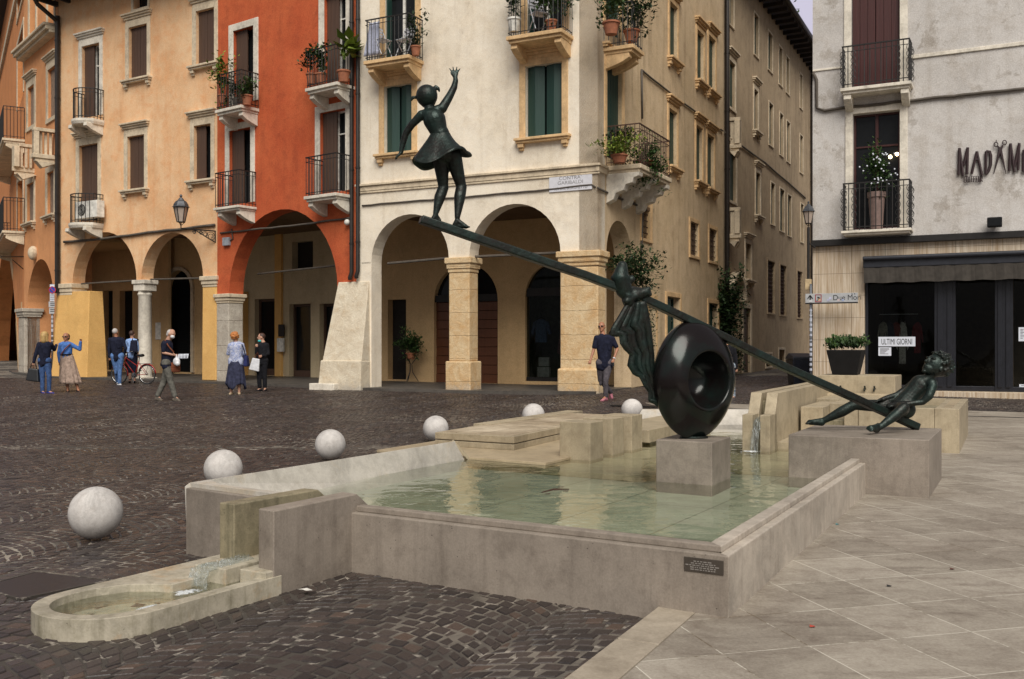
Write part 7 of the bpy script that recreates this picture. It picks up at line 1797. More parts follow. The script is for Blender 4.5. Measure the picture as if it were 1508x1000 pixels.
mb = MB(); mb.tube([(x-.08, y, z+.11), (x-.06, y, z+.24), (x, y, z+.28), (x+.06, y, z+.24), (x+.08, y, z+.1)], .012, 6); mb.build('handle', LEA, t, True)
y2 = YF(108, 577)
person('woman in blue denim shirt and long beige pleated skirt, pointing upwards', y2, dict(head=(97.3, 496.5), neck=(97.5, 503.5), shL=(89.5, 507.5), shR=(105, 507.5), elL=(86.5, 520), haL=(88, 534), elR=(117.5, 514.5, -.05), haR=(118.8, 503, -.1), hpL=(93.5, 526), hpR=(103, 526),
       knL=(97, 550), knR=(109, 550), ankL=(99.8, 574), ankR=(115, 574), toeL=(99.5, 577.5, -.14), toeR=(117, 577, -.12)), dict(face=(-.1, -1, 0), skin='tan', top=cloth('bright_denim_shirt', (.07, .16, .42, 1)), sleeve=1.0, skirt=(BEIGE, 565, .15, .27, 0), waist=.07, belt=BLACKC, hair=('fringe', DARKH), shoes=BLACKC, shades=True, strap=((90, 522, -.14), (104, 506, -.1), BROWN), curlR=.7, palmR=(0, -1, 0)))
y3 = YF(175, 567)
person('man in navy sweater and pale jeans walking away towards the arcade', y3, dict(head=(170, 489.5), neck=(171, 496), shL=(162, 500), shR=(180.5, 500), elL=(160.5, 514), haL=(161.5, 527), elR=(185, 513), haR=(183, 522, .1), hpL=(168, 526), hpR=(177.5, 526), knL=(171, 545, .05), knR=(176.5, 545), ankL=(173.5, 563, .3), ankR=(176, 564.5),
       toeL=(173, 564, .5), toeR=(172, 567.5, .05)), dict(face=(.1, 1, 0), skin='tan', top=NAVY, sleeve=1.0, legs=JEAN2, hair=('short', GREYH), shoes=WHITE, fat=1.08))
person('person in pale blue shirt with backpack, half hidden behind the white column', y3+1.1, dict(head=(194.5, 492.5), neck=(194.5, 498.5), shL=(188, 502), shR=(201, 502), elL=(186.5, 513), haL=(187.5, 523), elR=(203, 513), haR=(203, 523), hpL=(191.5, 524), hpR=(198.5, 524), knL=(191.5, 543), knR=(198, 543), ankL=(191, 561), ankR=(198, 561), toeL=(191, 563, .12), toeR=(198, 563, .12)),
       dict(face=(.2, 1, 0), top=cloth('pale_blue_cotton', (.25, .38, .66, 1)), sleeve=.7, legs=NAVY, leglen=.3, hair=('short', DARKH), shoes=BLACKC))
b_ = atY(197, 510, y3+.92); t = thing('backpack', 'dark backpack worn by the person behind the white column', 'backpack', b_); x, y, z = b_
mb = MB(); mb.hexa([(x-.13, y-.09, z-.2), (x+.13, y-.09, z-.2), (x+.13, y+.06, z-.2), (x-.13, y+.06, z-.2)], [(x-.1, y-.04, z+.2), (x+.1, y-.04, z+.2), (x+.1, y+.06, z+.2), (x-.1, y+.06, z+.2)]); mb.build('pack', NAVY, t, bevel=.05, seg=3)
mb = MB(); [mb.tube([(x+k, y+.05, z+.18), (x+k, y+.12, z+.24), (x+k, y+.2, z+.2)], .015, 5) for k in (-.08, .08)]; mb.build('straps', BLACKC, t)
y5 = YF(246, 590.5)
def m5(body, P, H, hb): pass
person('bald man in white face mask and navy shirt striding with a newspaper', y5, dict(head=(252, 492), neck=(247.5, 501), shL=(243, 506, -.16), shR=(248.5, 505, .18), elL=(240.5, 519.5, -.18), haL=(257, 523, -.14), elR=(250, 518, .18), haR=(259, 524, .06), hpL=(245, 537, -.08), hpR=(247.5, 537, .09),
       knL=(251, 561, -.06), knR=(242, 561, .10), ankL=(258, 584, -.06), ankR=(232, 583, .1), toeL=(266, 590, -.08), toeR=(239.5, 589, .08)), dict(face=(1, -.35, -.35), top=NAVY, sleeve=.38, hem=.04, legs=GREYT, hair=('fringe', GREYH), mask=MASK_W, shoes=cloth('grey_brown_suede', (.13, .11, .09, 1)), fat=1.08, strap=((243, 501, -.12), (256, 519, -.2), BROWN), legw=1.1, curlL=.9, curlR=.9))
nn = atY(270, 524.5, y5-.14); t = thing('newspaper', 'folded newspaper held out by the bald man in a mask', 'newspaper', nn); x, y, z = nn
mb = MB(); mb.hexa([(x-.13, y-.03, z-.055), (x+.12, y-.05, z-.05), (x+.12, y-.03, z-.05), (x-.13, y-.01, z-.055)], [(x-.12, y+.0, z+.05), (x+.13, y-.02, z+.055), (x+.13, y, z+.055), (x-.12, y+.02, z+.05)]); sh_ = mb.build('pages', M['paper'], t, bevel=.004)
mb = MB(); [mb.box(x-.10+.075*i, x-.04+.075*i, y-.055-.0, y-.050, z-.035+.024*j, z-.027+.024*j) for i in range(3) for j in range(4)]; mb.build('print', M['grey_ink'], sh_)
bb_ = atY(260, 532.5, y5-.2); t = thing('plastic_bag', 'small white plastic bag hanging from the bald man\'s hand', 'bag', bb_); x, y, z = bb_
o = blob('bag', [('e', (x, y, z), (.085, .06, .10)), ('c', (x, y, z+.06), .03, (x, y, z+.16), .012), ('e', (x+.03, y-.02, z-.05), (.06, .05, .06))], plain('white_plastic', (.62, .62, .64, 1), .3), t, .012, 0)
bb_ = atY(259, 541, y5-.05); t = thing('shoulder_bag', 'dark brown shoulder bag at the bald man\'s hip', 'bag', bb_); x, y, z = bb_
mb = MB(); mb.box(x-.12, x+.1, y-.05, y+.06, z-.12, z+.12); mb.build('bag_body', BROWN, t, bevel=.04, seg=3)
mb = MB(); mb.box(x-.11, x+.09, y-.056, y-.048, z, z+.11); mb.build('flap', BROWN, t, bevel=.01)
y6 = YF(346, 581)
person('ginger haired woman in patterned blue cardigan and long navy skirt, seen from behind', y6, dict(head=(346.5, 496.5), neck=(347, 503.5), shL=(339, 508.5), shR=(356.5, 508), elL=(336, 521, .05), haL=(339, 517, .3), elR=(360, 521, .05), haR=(356, 528, .25), hpL=(342.5, 532), hpR=(352.5, 532), knL=(341.5, 556), knR=(352, 556), ankL=(340.5, 577), ankR=(352, 577), toeL=(338, 580.5, -.06), toeR=(352.5, 580, -.14)),
       dict(face=(.2, 1, 0), top=cloth('patterned_blue_cardigan', (.22, .27, .48, 1), pattern=(.50, .52, .62, 1)), topname='cardigan', sleeve=.95, hem=.06, skirt=(cloth('navy_pleats', (.035, .038, .07, 1)), 566, .17, .24, .14), waist=.0, hair=('curly', GINGER), shoes=cloth('beige_sandal', (.5, .38, .25, 1)), fat=1.12))
b_ = atY(362.5, 530, y6-.02); t = thing('shoulder_bag', 'navy shoulder bag at the side of the woman in the cardigan', 'bag', b_); x, y, z = b_
mb = MB(); mb.hexa([(x-.05, y-.14, z-.17), (x+.07, y-.14, z-.17), (x+.07, y+.14, z-.17), (x-.05, y+.14, z-.17)], [(x-.04, y-.1, z+.12), (x+.04, y-.1, z+.12), (x+.04, y+.1, z+.12), (x-.04, y+.1, z+.12)]); mb.build('bag_body', cloth('navy_bag', (.02, .025, .09, 1)), t, bevel=.03)
mb = MB(); s0_ = atY(356, 506.5, y6-.12); mb.tube([s0_, atY(359.5, 516, y6-.13), Vector((x, y-.1, z+.12))], .014, 5, raw=True); mb.build('strap', NAVY, t)
y7 = YF(385, 576)
person('woman in black trouser suit with turquoise mask pulled below her chin', y7, dict(head=(385, 497), neck=(387.5, 504), shL=(380.5, 508.5, -.06), shR=(393, 508, .05), elL=(378, 520, -.12), haL=(377.8, 511.5, -.18), elR=(395, 521), haR=(386, 524, -.15), hpL=(381.5, 533), hpR=(389.5, 533), knL=(381.5, 553), knR=(389.5, 553), ankL=(382.5, 572.5), ankR=(390.5, 572), toeL=(377, 576, -.06), toeR=(388.5, 576, -.13)),
       dict(face=(-1, -.3, 0), top=BLACKC, topname='jacket', sleeve=1.0, hem=.04, legs=BLACKC, leglen=.85, hair=('short', DARKH), shoes=BLACKC, extra=lambda body, P, H, hb: blob('face_mask', [('e', H(0, .045, -.10), (.062, .055, .04), hb)], MASK_T, body, .01, 1)))
b_ = atY(375, 537, y7-.16); t = thing('tote_bag', 'white tote bag carried by the woman in the black suit', 'bag', b_); x, y, z = b_
mb = MB(); mb.hexa([(x-.15, y-.04, z-.13), (x+.12, y-.05, z-.19), (x+.12, y+.06, z-.19), (x-.15, y+.05, z-.13)], [(x-.06, y-.015, z+.19), (x+.14, y-.02, z+.15), (x+.14, y+.02, z+.15), (x-.06, y+.015, z+.19)]); mb.build('bag_body', WHITE, t, bevel=.025)
mb = MB(); mb.tube([(x-.02, y, z+.17), (x+.08, y, z+.34), (x+.13, y, z+.14)], .010, 5); mb.build('handle', BROWN, t)
y8 = YF(889, 590)
def watch(body, P, H, hb):
    mb = MB(); w_ = P('haR'); e_ = P('elR'); p = w_.lerp(e_, .12); mb.lathe([(.028, -.014), (.034, -.01), (.034, .01), (.028, .014)], p, 14, (w_-e_)); mb.build('wristwatch', WHITE, body)
person('bald man in black polo and sunglasses walking past the corner pier', y8, dict(head=(886.3, 481.5), neck=(887.3, 491.5), shL=(878.5, 497.5), shR=(901, 497), elL=(874.3, 515), haL=(869.5, 531, -.1), elR=(909, 514), haR=(903.5, 529.5, -.12), hpL=(884.5, 537), hpR=(896, 537), knL=(884.5, 559.5, .10), knR=(892, 560, -.10), ankL=(899.5, 578, .42), ankR=(892, 584, -.05), toeL=(897, 587, .48), toeR=(884.5, 590, -.22)),
       dict(face=(-.45, -1, 0), skin='tan', top=NAVY, topname='polo_shirt', sleeve=.38, hem=.05, legs=MAUVE, shades=True, shoes=cloth('pink_grey_trainers', (.42, .16, .20, 1)), sole=WHITE, fat=1.08, extra=watch, leglen=.97))
t_ph = atY(903, 537, y8-.14); t = thing('phone', 'black phone held by the bald man in black polo', 'phone', t_ph); x, y, z = t_ph; mb = MB(); mb.box(x-.02, x+.025, y-.02, y-.008, z-.04, z+.05); mb.build('case', LEA, t, bevel=.008)
y9 = 23.5
gz = ground_z(5, y9)
person('blond person in dark jacket mostly hidden behind the bronze ring', y9, dict(head=(1067, 500), neck=(1069, 508), shL=(1060, 512), shR=(1080, 512), elL=(1059, 528), haL=(1060, 542), elR=(1083.5, 528), haR=(1084, 543), hpL=(1066, 542), hpR=(1077, 542), knL=(1067, 563), knR=(1078, 563), ankL=(1067, 585), ankR=(1080, 584), toeL=(1064, 588, -.1), toeR=(1080, 587, -.12)),
       dict(face=(-.4, -1, 0), top=BLACKC, topname='jacket', sleeve=1.0, hem=.05, legs=cloth('white_patterned_trousers', (.5, .5, .52, 1), pattern=(.08, .14, .2, 1)), hair=('bob', BLOND), shades=True, shoes=BLACKC))
# ================================================================ red bicycle
def bicycle():
    wy = YF(214, 566); rw_ = atY(216.5, 554.5, wy); rw_.z = ground_z(rw_.x, wy)+.315
    d = Vector((-.92, .28, 0)).normalized(); fw_ = rw_+d*1.04; fw_.z = ground_z(fw_.x, fw_.y)+.315
    t = thing('bicycle', 'red city bicycle leaning at the white arcade column', 'bicycle', (rw_.x, rw_.y, rw_.z-.315)); s = Vector((-d.y, d.x, 0)); U = Vector((0, 0, 1))
    RED = plain('red_bicycle_paint', (.30, .015, .012, 1), .3); CH = plain('chrome', (.5, .5, .5, 1), .2, 1); RUB = plain('tyre_rubber', (.012, .012, .012, 1), .8)
    def P(a, z): return rw_+d*a+U*z
    for c in (rw_, fw_):
        mb = MB(); mb.tube([c+(d*math.cos(a)+U*math.sin(a))*.30 for a in np.linspace(0, 2*math.pi, 33)], .018, 8, False, raw=True); w = mb.build('wheel', RUB, t, True)
        mb = MB(); mb.tube([c+(d*math.cos(a)+U*math.sin(a))*.278 for a in np.linspace(0, 2*math.pi, 33)], .010, 6, False, raw=True); mb.build('rim', CH, w, True)
        mb = MB(); [mb.tube([c, c+(d*math.cos(a)+U*math.sin(a))*.275], .0025, 3, raw=True) for a in np.linspace(0, 2*math.pi, 21)[:-1]]; mb.tube([c-s*.04, c+s*.04], .02, 8, raw=True); mb.build('spokes', CH, w)
    bbk = P(.44, -.03); sea = P(.30, .42); hd0 = P(.82, .42); hd1 = P(.80, .52)
    mb = MB()
    for a, b, r in ((bbk, sea, .017), (bbk, hd0, .018), (P(.34, .25), hd1, .014), (hd0+U*-.03, hd1+U*.03, .019)): mb.tube([a, b], r, 8, raw=True)
    for k in (-.055, .055): mb.tube([rw_+s*k, bbk+s*k*.6], .010, 6, raw=True); mb.tube([rw_+s*k, sea-U*.06+s*k*.4], .009, 6, raw=True); mb.tube([hd0-U*.05+s*k*.6, P(.93, .2)+s*k, fw_+s*k], .011, 6, raw=True)
    mb.build('frame', RED, t, True)
    for c, a0, a1 in ((rw_, 20, 175), (fw_, 30, 190)):
        mb = MB(); arc_ = np.radians(np.linspace(a0, a1, 16)); V = []
        for a in arc_:
            q = c+(d*math.cos(a)+U*math.sin(a))*.345; V += [q-s*.03-(d*math.cos(a)+U*math.sin(a))*.02, q, q+s*.03-(d*math.cos(a)+U*math.sin(a))*.02]
        mb.add(V, [(3*i+j, 3*i+j+1, 3*i+4+j, 3*i+3+j) for i in range(15) for j in range(2)], raw=True); o = mb.build('mudguard', RED, t, True, recalc=False); md = o.modifiers.new('t', 'SOLIDIFY'); md.thickness = .006
    mb = MB(); mb.tube([sea, P(.27, .56)], .013, 8, raw=True); st = mb.build('seat_post', CH, t)
    o = blob('saddle', [('c', P(.18, .60)+s*.05, .045, P(.18, .60)-s*.05, .045), ('c', P(.2, .59), .05, P(.40, .60), .022)], LEA, t, .01, 2)
    mb = MB(); mb.tube([hd1, P(.77, .66)], .013, 8, raw=True); mb.tube([P(.60, .70)-s*.26, P(.72, .72)-s*.2, P(.78, .68)-s*.06, P(.78, .68)+s*.06, P(.72, .72)+s*.2, P(.60, .70)+s*.26], .012, 8, raw=True); hb_o = mb.build('handlebar', CH, t, True)
    for k in (-1, 1): mb = MB(); mb.tube([P(.60, .70)+s*.26*k, P(.52, .69)+s*.27*k], .017, 8, raw=True); mb.build('grip', RUB, hb_o)
    mb = MB(); mb.lathe([(0, -.01), (.085, -.01), (.09, 0), (.085, .01), (0, .01)], bbk+s*.05, 20, s); cr = mb.build('chainring', CH, t)
    for k in (-1, 1): mb = MB(); q = bbk+s*.08*k; e_ = q+(d*.5+U*-.8).normalized()*.165*k; mb.tube([q, e_], .010, 6, raw=True); mb.tube([e_, e_+s*.10*k], .018, 6, raw=True); mb.build('pedal', LEA, cr)
    mb = MB(); [mb.tube([P(-.22, .34)+s*k, P(.26, .34)+s*k], .007, 5, raw=True) for k in (-.06, 0, .06)]; mb.tube([rw_+s*.07, P(-.1, .34)+s*.06], .006, 5, raw=True); mb.build('rack', CH, t)
    mb = MB(); mb.tube([bbk+s*.06, P(.36, -.29)+s*.2], .010, 6, raw=True); mb.build('stand', CH, t)
    mb = MB(); mb.ball(P(.92, .40), .045, 10, 8); mb.build('headlight', CH, t, True)
bicycle()
# ================================================================ lamps, plants and balcony furniture
def lantern(t, p, s=1.0, par=None, dark=None):
    dark = dark or M['iron']; p = Vector(p)
    def ring_(r, z, n=6): return [p+Vector((r*s*math.cos(2*math.pi*k/n+.3), r*s*math.sin(2*math.pi*k/n+.3), z*s)) for k in range(n)]
    N_ = 6; a, b = ring_(.11, 0), ring_(.20, .42)
    mb = MB()
    for k in range(N_): mb.tube([a[k], b[k]], .012*s, 5, raw=True); mb.tube([a[k], a[(k+1) % N_]], .012*s, 5, raw=True); mb.tube([b[k], b[(k+1) % N_]], .014*s, 5, raw=True)
    for k in range(0, N_, 2): mb.tube([a[k], p+Vector((0, 0, -.10*s))], .01*s, 5, raw=True)
    mb.tube([p+Vector((0, 0, -.16*s)), p+Vector((0, 0, .02*s))], .016*s, 6, raw=True); f = mb.build('lantern_frame', dark, t)
    mb = MB(); ai, bi = ring_(.104, .01), ring_(.19, .41)
    mb.add(ai+bi, [(k, (k+1) % N_, (k+1) % N_+N_, k+N_) for k in range(N_)], raw=True); mb.build('lantern_glass', M['lamp_glass'], f)
    mb = MB(); prof = [(.25, .42), (.21, .45), (.20, .50), (.15, .58), (.09, .62), (.05, .68), (.02, .70), (.045, .74), (.02, .78), (0, .79)]
    V = []; n = N_; m = len(prof)
    for k in range(n):
        for r, h in prof: V.append(p+Vector((r*s*math.cos(2*math.pi*k/n+.3), r*s*math.sin(2*math.pi*k/n+.3), h*s)))
    mb.add(V, [(k*m+i, ((k+1) % n)*m+i, ((k+1) % n)*m+i+1, k*m+i+1) for k in range(n) for i in range(m-1)]+[tuple(k*m for k in range(n))], raw=True); mb.build('lantern_roof', plain('lead_grey_metal', (.07, .075, .085, 1), .5, .3) if 'lead_grey_metal' not in bpy.data.materials else bpy.data.materials['lead_grey_metal'], f)
M['lamp_glass'] = plain('frosted_lamp_glass', (.42, .34, .28, 1), .3, var=.08)
jx = FP.px(318, 350); W3 = lambda px, py, d: (lambda q: FP.W(q[0], d, q[1]))(FP.px(px, py, d))
t = thing('wall_lamp', 'old lantern on a scrolled iron wall bracket above the peach arches', 'wall lamp', W3(318, 345, 0)); lp_ = W3(266.5, 327, 1.0); lantern(t, lp_, 1.12)
mb = MB(); wa = W3(317.5, 340.5, .0); wb = W3(317.5, 357, .0); lpb = lp_+Vector((0, 0, -.2))
mb.tube([lpb+Vector((0, 0, .1)), lpb, lpb.lerp(wa, .3), wa.lerp(lpb, .2), wa], .022, 6, raw=True); mb.tube([wa, wb], .02, 6, raw=True); mb.tube([wb, wb.lerp(wa.lerp(lpb, .45), .5)+Vector((0, 0, -.06)), wa.lerp(lpb, .62)], .018, 6, raw=True)
bx_ = (lpb-wa).normalized(); 
for f_, rr in ((.13, .15), (.30, .10), (.43, .065), (.62, .06)):
    c_ = wa.lerp(lpb, f_)-Vector((0, 0, rr+.03)); mb.tube([c_+(bx_*math.cos(a)+Vector((0, 0, 1))*math.sin(a))*rr*(1-a/16) for a in np.linspace(0, 11, 26)], .011, 5, raw=True)
mb.build('bracket', M['iron'], t)
q = FB.px(1197, 331, -.5); lq = FB.W(-.22, -.5, 4.35)
ll = atY(1190.5, 329, 25.2); t = thing('wall_lamp', 'dark street lantern hanging at the corner of the alley', 'wall lamp', ll); lantern(t, ll, .72)
mb = MB(); mb.tube([ll+Vector((0, 0, -.1)), ll+Vector((.02, 0, -.5)), ll+Vector((.18, .0, -.62))], .02, 6, raw=True); mb.tube([ll+Vector((0, 0, -.1)), ll+Vector((0, 0, -1.6))], .035, 8, raw=True); mb.build('bracket', M['iron'], t)
lo = FO.px(22, 384, .3); lz_ = FO.W(lo[0], .9, lo[1]); t = thing('wall_bracket', 'scrolled iron wall bracket by the far left arch', 'wall bracket', lz_); mb = MB()
A0 = FO.W(FO.px(35, 378)[0]+.02, .02, FO.px(35, 378)[1]); A1 = FO.W(A0.x*0+FO.px(2, 378, .9)[0], .9, FO.px(2, 378, .9)[1]); mb.tube([A0, A1], .025, 6, raw=True); mb.tube([A0+Vector((0, 0, -.5)), A0.lerp(A1, .5)+Vector((0, 0, -.12))], .02, 6, raw=True); mb.build('arm', M['iron'], t)
M['pot_pink'] = plain('dusky_pink_pot', (.22, .15, .13, 1), .7)
# plants on balconies and elsewhere
def onb(fac, px, py, d): s_, z_ = fac.px(px, py, d); return fac.W(s_, d, z_)
pot_plant('tall lime green shrub rising over the left red balcony railing', onb(FR_, 328, 152, .5), .15, .26, (.30, .22, .80), 300, .15, 'leaf_lime', seed=2, stems=8, lift=.85)
pot_plant('dark bushy plant in terracotta pot on the left red balcony', onb(FR_, 364, 155, .5), .17, .30, (.26, .2, .34), 300, .12, 'leaf', seed=3)
pot_plant('low green plant in grey pot on the left red balcony', onb(FR_, 347, 155, .5), .11, .2, (.25, .2, .35), 260, .11, 'leaf_dark', pot='cable', seed=5)
pot_plant('trailing plant spilling over the left of the right red balcony', onb(FR_, 459, 124, .5), .16, .3, (.30, .22, .36), 260, .12, 'leaf_dark', seed=6, hang=.2, lift=.45)
pot_plant('fern like plant in terracotta pot on the right red balcony', onb(FR_, 473, 123, .5), .17, .28, (.24, .2, .5), 200, .15, 'leaf', seed=7, lift=.5)
pot_plant('broad leaved yellowish plant at the right end of the red balcony', onb(FR_, 506, 121, .5), .18, .32, (.26, .2, .34), 46, .40, 'leaf_lime', seed=8, lift=.65)
pot_plant('trailing green plant on the cream left balcony corner', onb(FC, 612, 82, .6), .13, .25, (.28, .2, .5), 300, .10, 'leaf_dark', seed=9)
pot_plant('slender plant in a white pot on the cream upper balcony', onb(FC, 757, 47, .55), .17, .34, (.28, .2, .6), 260, .15, 'leaf_dark', pot='white_paint', seed=10, lift=.75)
pot_plant('leafy plant beside the chair on the cream upper balcony', onb(FC, 812, 45, .5), .15, .25, (.45, .2, .6), 380, .14, 'leaf', seed=12, lift=.5)
pot_plant('round terracotta pot plant on the corner upper balcony', onb(FS, 900, 51, .6), .2, .3, (.3, .3, .5), 320, .12, 'leaf', seed=13)
pot_plant('climbing greenery through the corner upper balcony railing', onb(FS, 930, 62, .6), .2, .3, (.6, .6, .6), 700, .12, 'leaf_dark', seed=14)
pot_plant('light green cushion of leaves on the big corner balcony', onb(FS, 912, 240, .55), .2, .2, (.42, .4, .22), 900, .09, 'leaf_lime', seed=15)
pot_plant('dark red green shrub at the back of the big corner balcony', onb(FS, 912, 234, .2), .2, .3, (.45, .4, .30), 600, .10, 'leaf_dark', seed=16)
pot_plant('feathery green plant cascading over the end of the corner balcony', onb(FS, 950, 248, .75), .2, .2, (.5, .45, .52), 1800, .10, 'leaf', seed=17, hang=.5, lift=.0)
pot_plant('white flowering plant in a tall pot on the hairdresser\'s balcony', onb(FB, 1291, 338, .25), .2, .92, (.30, .25, .50), 800, .10, 'leaf', pot='pot_pink', seed=18, lift=.6)
rnd = random.Random(5); fl_ = [c for c in bpy.data.objects if c.name.startswith('potted_plant')][-1]
b0 = onb(FB, 1291, 260, .25); mb = MB()
for k in range(40): p = b0+Vector((rnd.gauss(0, .17), -.22-rnd.random()*.1, rnd.uniform(-.25, .55))); mb.ball(p, .022, 6, 4)
fo = [c for c in fl_.children if c.name.startswith('foliage')][0]; mb.build('blossoms', M['paper'], fo, True)
# lit lamps seen inside the hairdresser's doorway
mb = MB(); [mb.ball(FB.W(*(lambda q: (q[0], -.2, q[1]))(FB.px(px, py, -.2))), .045, 8, 6) for px, py in ((1311, 231), (1321, 227))]
o = mb.build('salon_lamp', M['bulb'], None, True); props(o, 'two small warm lamps glowing inside the hairdresser\'s balcony door', 'lamp')
# ivy by the side arch, in the niche, plant stand in the arcade
tv = thing('wall_ivy', 'bushy climbing plant on the side wall right of the corner arch', 'climbing plant', onb(FS, 945, 560, .1)); c_ = onb(FS, 943, 398, .35)
foliage('foliage', c_, (.55, .45, .55), 1000, .13, M['leaf_dark'], tv, 21, hang=.3); foliage('foliage', onb(FS, 915, 385, .3), (.5, .4, .25), 420, .12, M['leaf_dark'], tv, 22, hang=.3); foliage('foliage', onb(FS, 955, 480, .12), (.18, .15, 1.3), 420, .10, M['leaf_dark'], tv, 24, hang=.4)
mb = MB(); mb.tube([onb(FS, 950, 566, .08), onb(FS, 951, 480, .06), onb(FS, 945, 410, .1)], .02, 5, raw=True); mb.build('stem', M['rust_iron'], tv)
tv = thing('niche_ivy', 'dark ivy column filling the left of the alley niche', 'climbing plant', onb(SA, 1073, 552, .1)); foliage('foliage', onb(SA, 1071, 460, .25), (.5, .45, 1.35), 2200, .17, M['leaf_dark'], tv, 25, hang=.3); foliage('foliage', onb(SA, 1086, 520, .35), (.4, .35, .9), 500, .14, M['leaf_dark'], tv, 26, hang=.3)
mb = MB(); mb.tube([onb(SA, 1073, 556, .15), onb(SA, 1071, 420, .15)], .03, 5, raw=True); mb.build('stem', M['rust_iron'], tv)
p = onb(FC, 605, 562, -3.3); p.z = ground_z(p.x, p.y)+.09
tq = thing('plant_stand', 'curled iron plant stand with bushy plant under the first cream arch', 'plant stand', p); mb = MB()
for k in range(3): a = 2.1*k; dd = Vector((math.cos(a), math.sin(a), 0)); mb.tube([p+dd*.24, p+dd*.2+Vector((0, 0, .06)), p+dd*.05+Vector((0, 0, .3)), p+dd*.03+Vector((0, 0, .55)), p+dd*.16+Vector((0, 0, .72))], .012, 6, raw=True)
mb.build('stand', M['iron'], tq); pot_plant('bushy green plant on the curled iron stand in the arcade', p+Vector((0, 0, .70)), .16, .2, (.34, .34, .34), 900, .12, 'leaf', seed=31)
# balcony furniture: folding chairs, laundry, air conditioner
def chair(label, p, col, ang=0):
    t = thing('folding_chair', label, 'chair', p); m_ = plain('chair_paint', col, .5) if 'chair_paint' not in bpy.data.materials else bpy.data.materials['chair_paint']; c, s = math.cos(ang), math.sin(ang); L = lambda a, b, z: Vector((p[0]+a*c-b*s, p[1]+a*s+b*c, p[2]+z))
    mb = MB()
    for k in (-.2, .2): mb.tube([L(k, -.2, 0), L(k, .2, .85)], .013, 6, raw=True); mb.tube([L(k*.9, .22, 0), L(k*.9, -.2, .46)], .013, 6, raw=True)
    mb.build('frame', m_, t)
    mb = MB(lambda a, b, z: L(a, b, z)); [mb.box(-.2, .2, -.2+.075*k, -.145+.075*k, .44, .46) for k in range(5)]; mb.build('seat', m_, t)
    mb = MB(lambda a, b, z: L(a, b, z)); [mb.box(-.2, .2, .15+.02*k, .165+.02*k, .62+.09*k, .68+.09*k) for k in range(3)]; mb.build('backrest', m_, t)
chair('pale folding chair on the cream upper balcony', onb(FC, 793, 47, .4), (.45, .45, .48, 1), .5)
chair('pale folding chair at the right of the cream left balcony', onb(FC, 598, 84, .4), (.45, .45, .48, 1), -.6)
chair('pale folding chair at the left of the cream left balcony', onb(FC, 562, 84, .4), (.45, .45, .48, 1), .9)
q = onb(FC, 547, 84, .62); t = thing('laundry', 'pale cloth hanging inside the left railing of the cream balcony', 'laundry', q); mb = MB(FC.W); s_, z_ = FC.px(547, 84, .62); V = []; 
for i in range(9):
    for j in range(13): v, u = i/8, j/12; V.append((s_-.26+.52*u*(.7+.3*v), .60+.03*math.sin(u*17+v*3), z_+.95-.9*v))
mb.add(V, [(i*13+j, i*13+j+1, (i+1)*13+j+1, (i+1)*13+j) for i in range(8) for j in range(12)]); o = mb.build('sheet', cloth('pale_blue_sheet', (.45, .47, .58, 1), var=.1), t, True, recalc=False); md = o.modifiers.new('t', 'SOLIDIFY'); md.thickness = .01
r = FP.rect(110, 296, 142, 322, .45); t = thing('air_conditioner', 'white air conditioner unit standing on the lower peach balcony', 'air conditioner', FP.W((r[0]+r[1])/2, .3, r[2])); MB(FP.W).box(r[0], r[1], .12, .44, r[2]+.03, r[3]).build('case', M['white_paint'], t, bevel=.015)
cx_ = r[0]+(r[1]-r[0])*.68; c3 = FP.W(cx_, .445, (r[2]+r[3])/2+.01); mb = MB(); mb.lathe([(0, 0), (.2, 0), (.2, .012), (0, .012)], c3, 20, (FP.nn.x, FP.nn.y, 0)); fg = mb.build('fan_opening', M['black_pot'], t)
mb = MB(); [mb.tube([c3+Vector((FP.nn.x, FP.nn.y, 0))*.016+(Vector((FP.u.x, FP.u.y, 0))*math.cos(a)+Vector((0, 0, 1))*math.sin(a))*rr for a in np.linspace(0, 6.283, 17)], .005, 4, False, raw=True) for rr in (.06, .11, .16)]; mb.build('guard', M['white_paint'], fg)
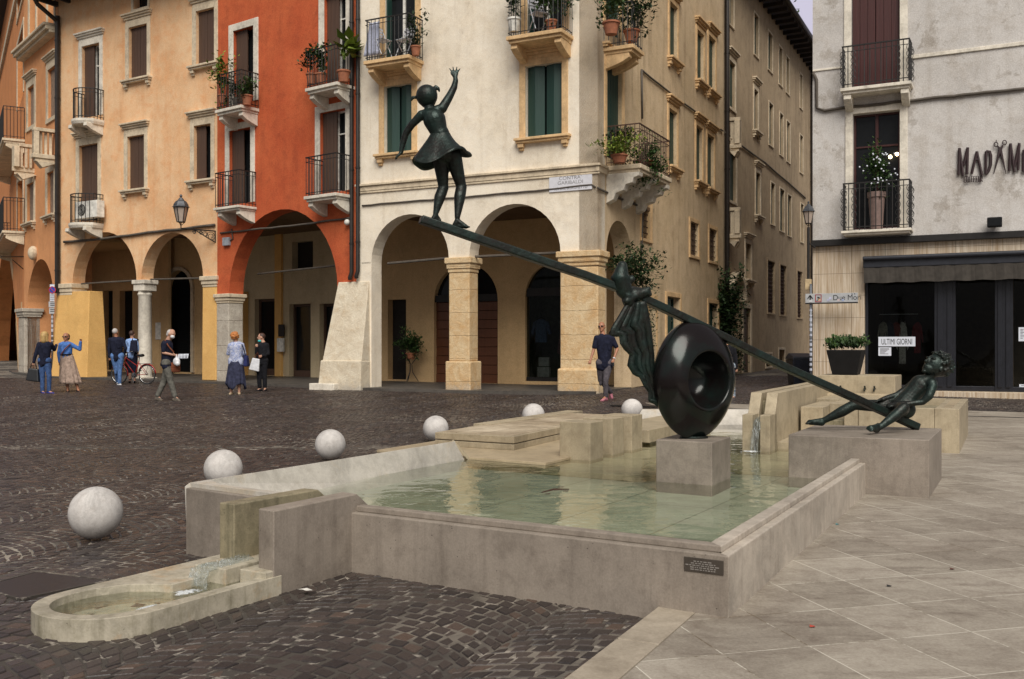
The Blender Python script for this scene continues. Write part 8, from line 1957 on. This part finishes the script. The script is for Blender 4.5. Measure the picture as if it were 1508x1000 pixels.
# parking sign by the far arch
q = on_ground(75, 566); xx = atY(77, 500, 36.0); gz = ground_z(xx.x, 36.0)
t = thing('parking_sign', 'narrow sign post with three stacked plates by the narrow orange arch', 'sign', (xx.x, xx.y, gz)); MB().tube([(xx.x, xx.y, gz), (xx.x, xx.y, atY(77, 418, 36).z)], .035, 8).build('post', bpy.data.materials['galvanised_pole'], t, True)
def plate(x0, y0, x1, y1, m_, name='plate', dy=0): a, b = atY(x0, y0, 35.94-dy), atY(x1, y1, 35.94-dy); return MB().box(a.x, b.x, 35.94-dy-.01, 35.94-dy, b.z, a.z).build(name, m_, t)
plate(73.6, 419, 80.2, 443, M['paper']); plate(71.8, 444, 80.6, 452.5, M['sign_grey']); plate(72.6, 453.5, 80, 462, M['sign_grey'])
c_ = atY(77, 427, 35.92); mb = MB(); mb.lathe([(0, 0), (.13, 0), (.13, .006), (0, .006)], c_, 20, (0, -1, 0)); mb.build('no_parking_disc', plain('sign_blue', (.03, .06, .35, 1), .4), t); mb = MB(); mb.lathe([(.105, .006), (.13, .006), (.13, .01), (.105, .01)], c_, 20, (0, -1, 0)); mb.tube([c_+Vector((-.08, -.01, .08)), c_+Vector((.08, -.01, -.08))], .012, 4, raw=True); mb.build('red_ring', plain('sign_red', (.5, .03, .03, 1), .4), t)
mb = MB(); [mb.box(c_.x-.08, c_.x+.08, 35.925, 35.93, atY(0, y_, 35.94).z, atY(0, y_-1, 35.94).z) for y_ in (435, 438, 441, 447, 450, 456, 459)]; mb.build('print', M['black_ink'], t)
mb = MB(); random.seed(2); [mb.tube([(xx.x, xx.y, z), (xx.x, xx.y, z+random.uniform(.04, .12))], .038, 8) for z in np.arange(gz+1.0, gz+2.6, .17)]; mb.build('stickers', bpy.data.materials['pole_stickers'], t)

tw_ = thing('twig', 'dark floating twig with leaf scraps in the middle of the pool', 'twig', at(815, 722, WZ))
mb = MB(); mb.tube([at(798, 726, WZ)+Vector((0, 0, .004)), at(815, 722, WZ)+Vector((0, 0, .007)), at(838, 721, WZ)+Vector((0, 0, .004))], [.006, .009, .004], 5, raw=True); mb.build('stick', M['rust_iron'], tw_)
mb = MB(); [mb.add([at(x, y, WZ)+Vector(v) for v in ((-.025, -.015, .004), (.02, -.02, .004), (.025, .02, .006), (-.02, .02, .004))], [(0, 1, 2), (0, 2, 3)], raw=True) for x, y in ((806, 728), (826, 718), (833, 724))]; mb.build('leaf_scraps', M['rust_iron'], tw_)
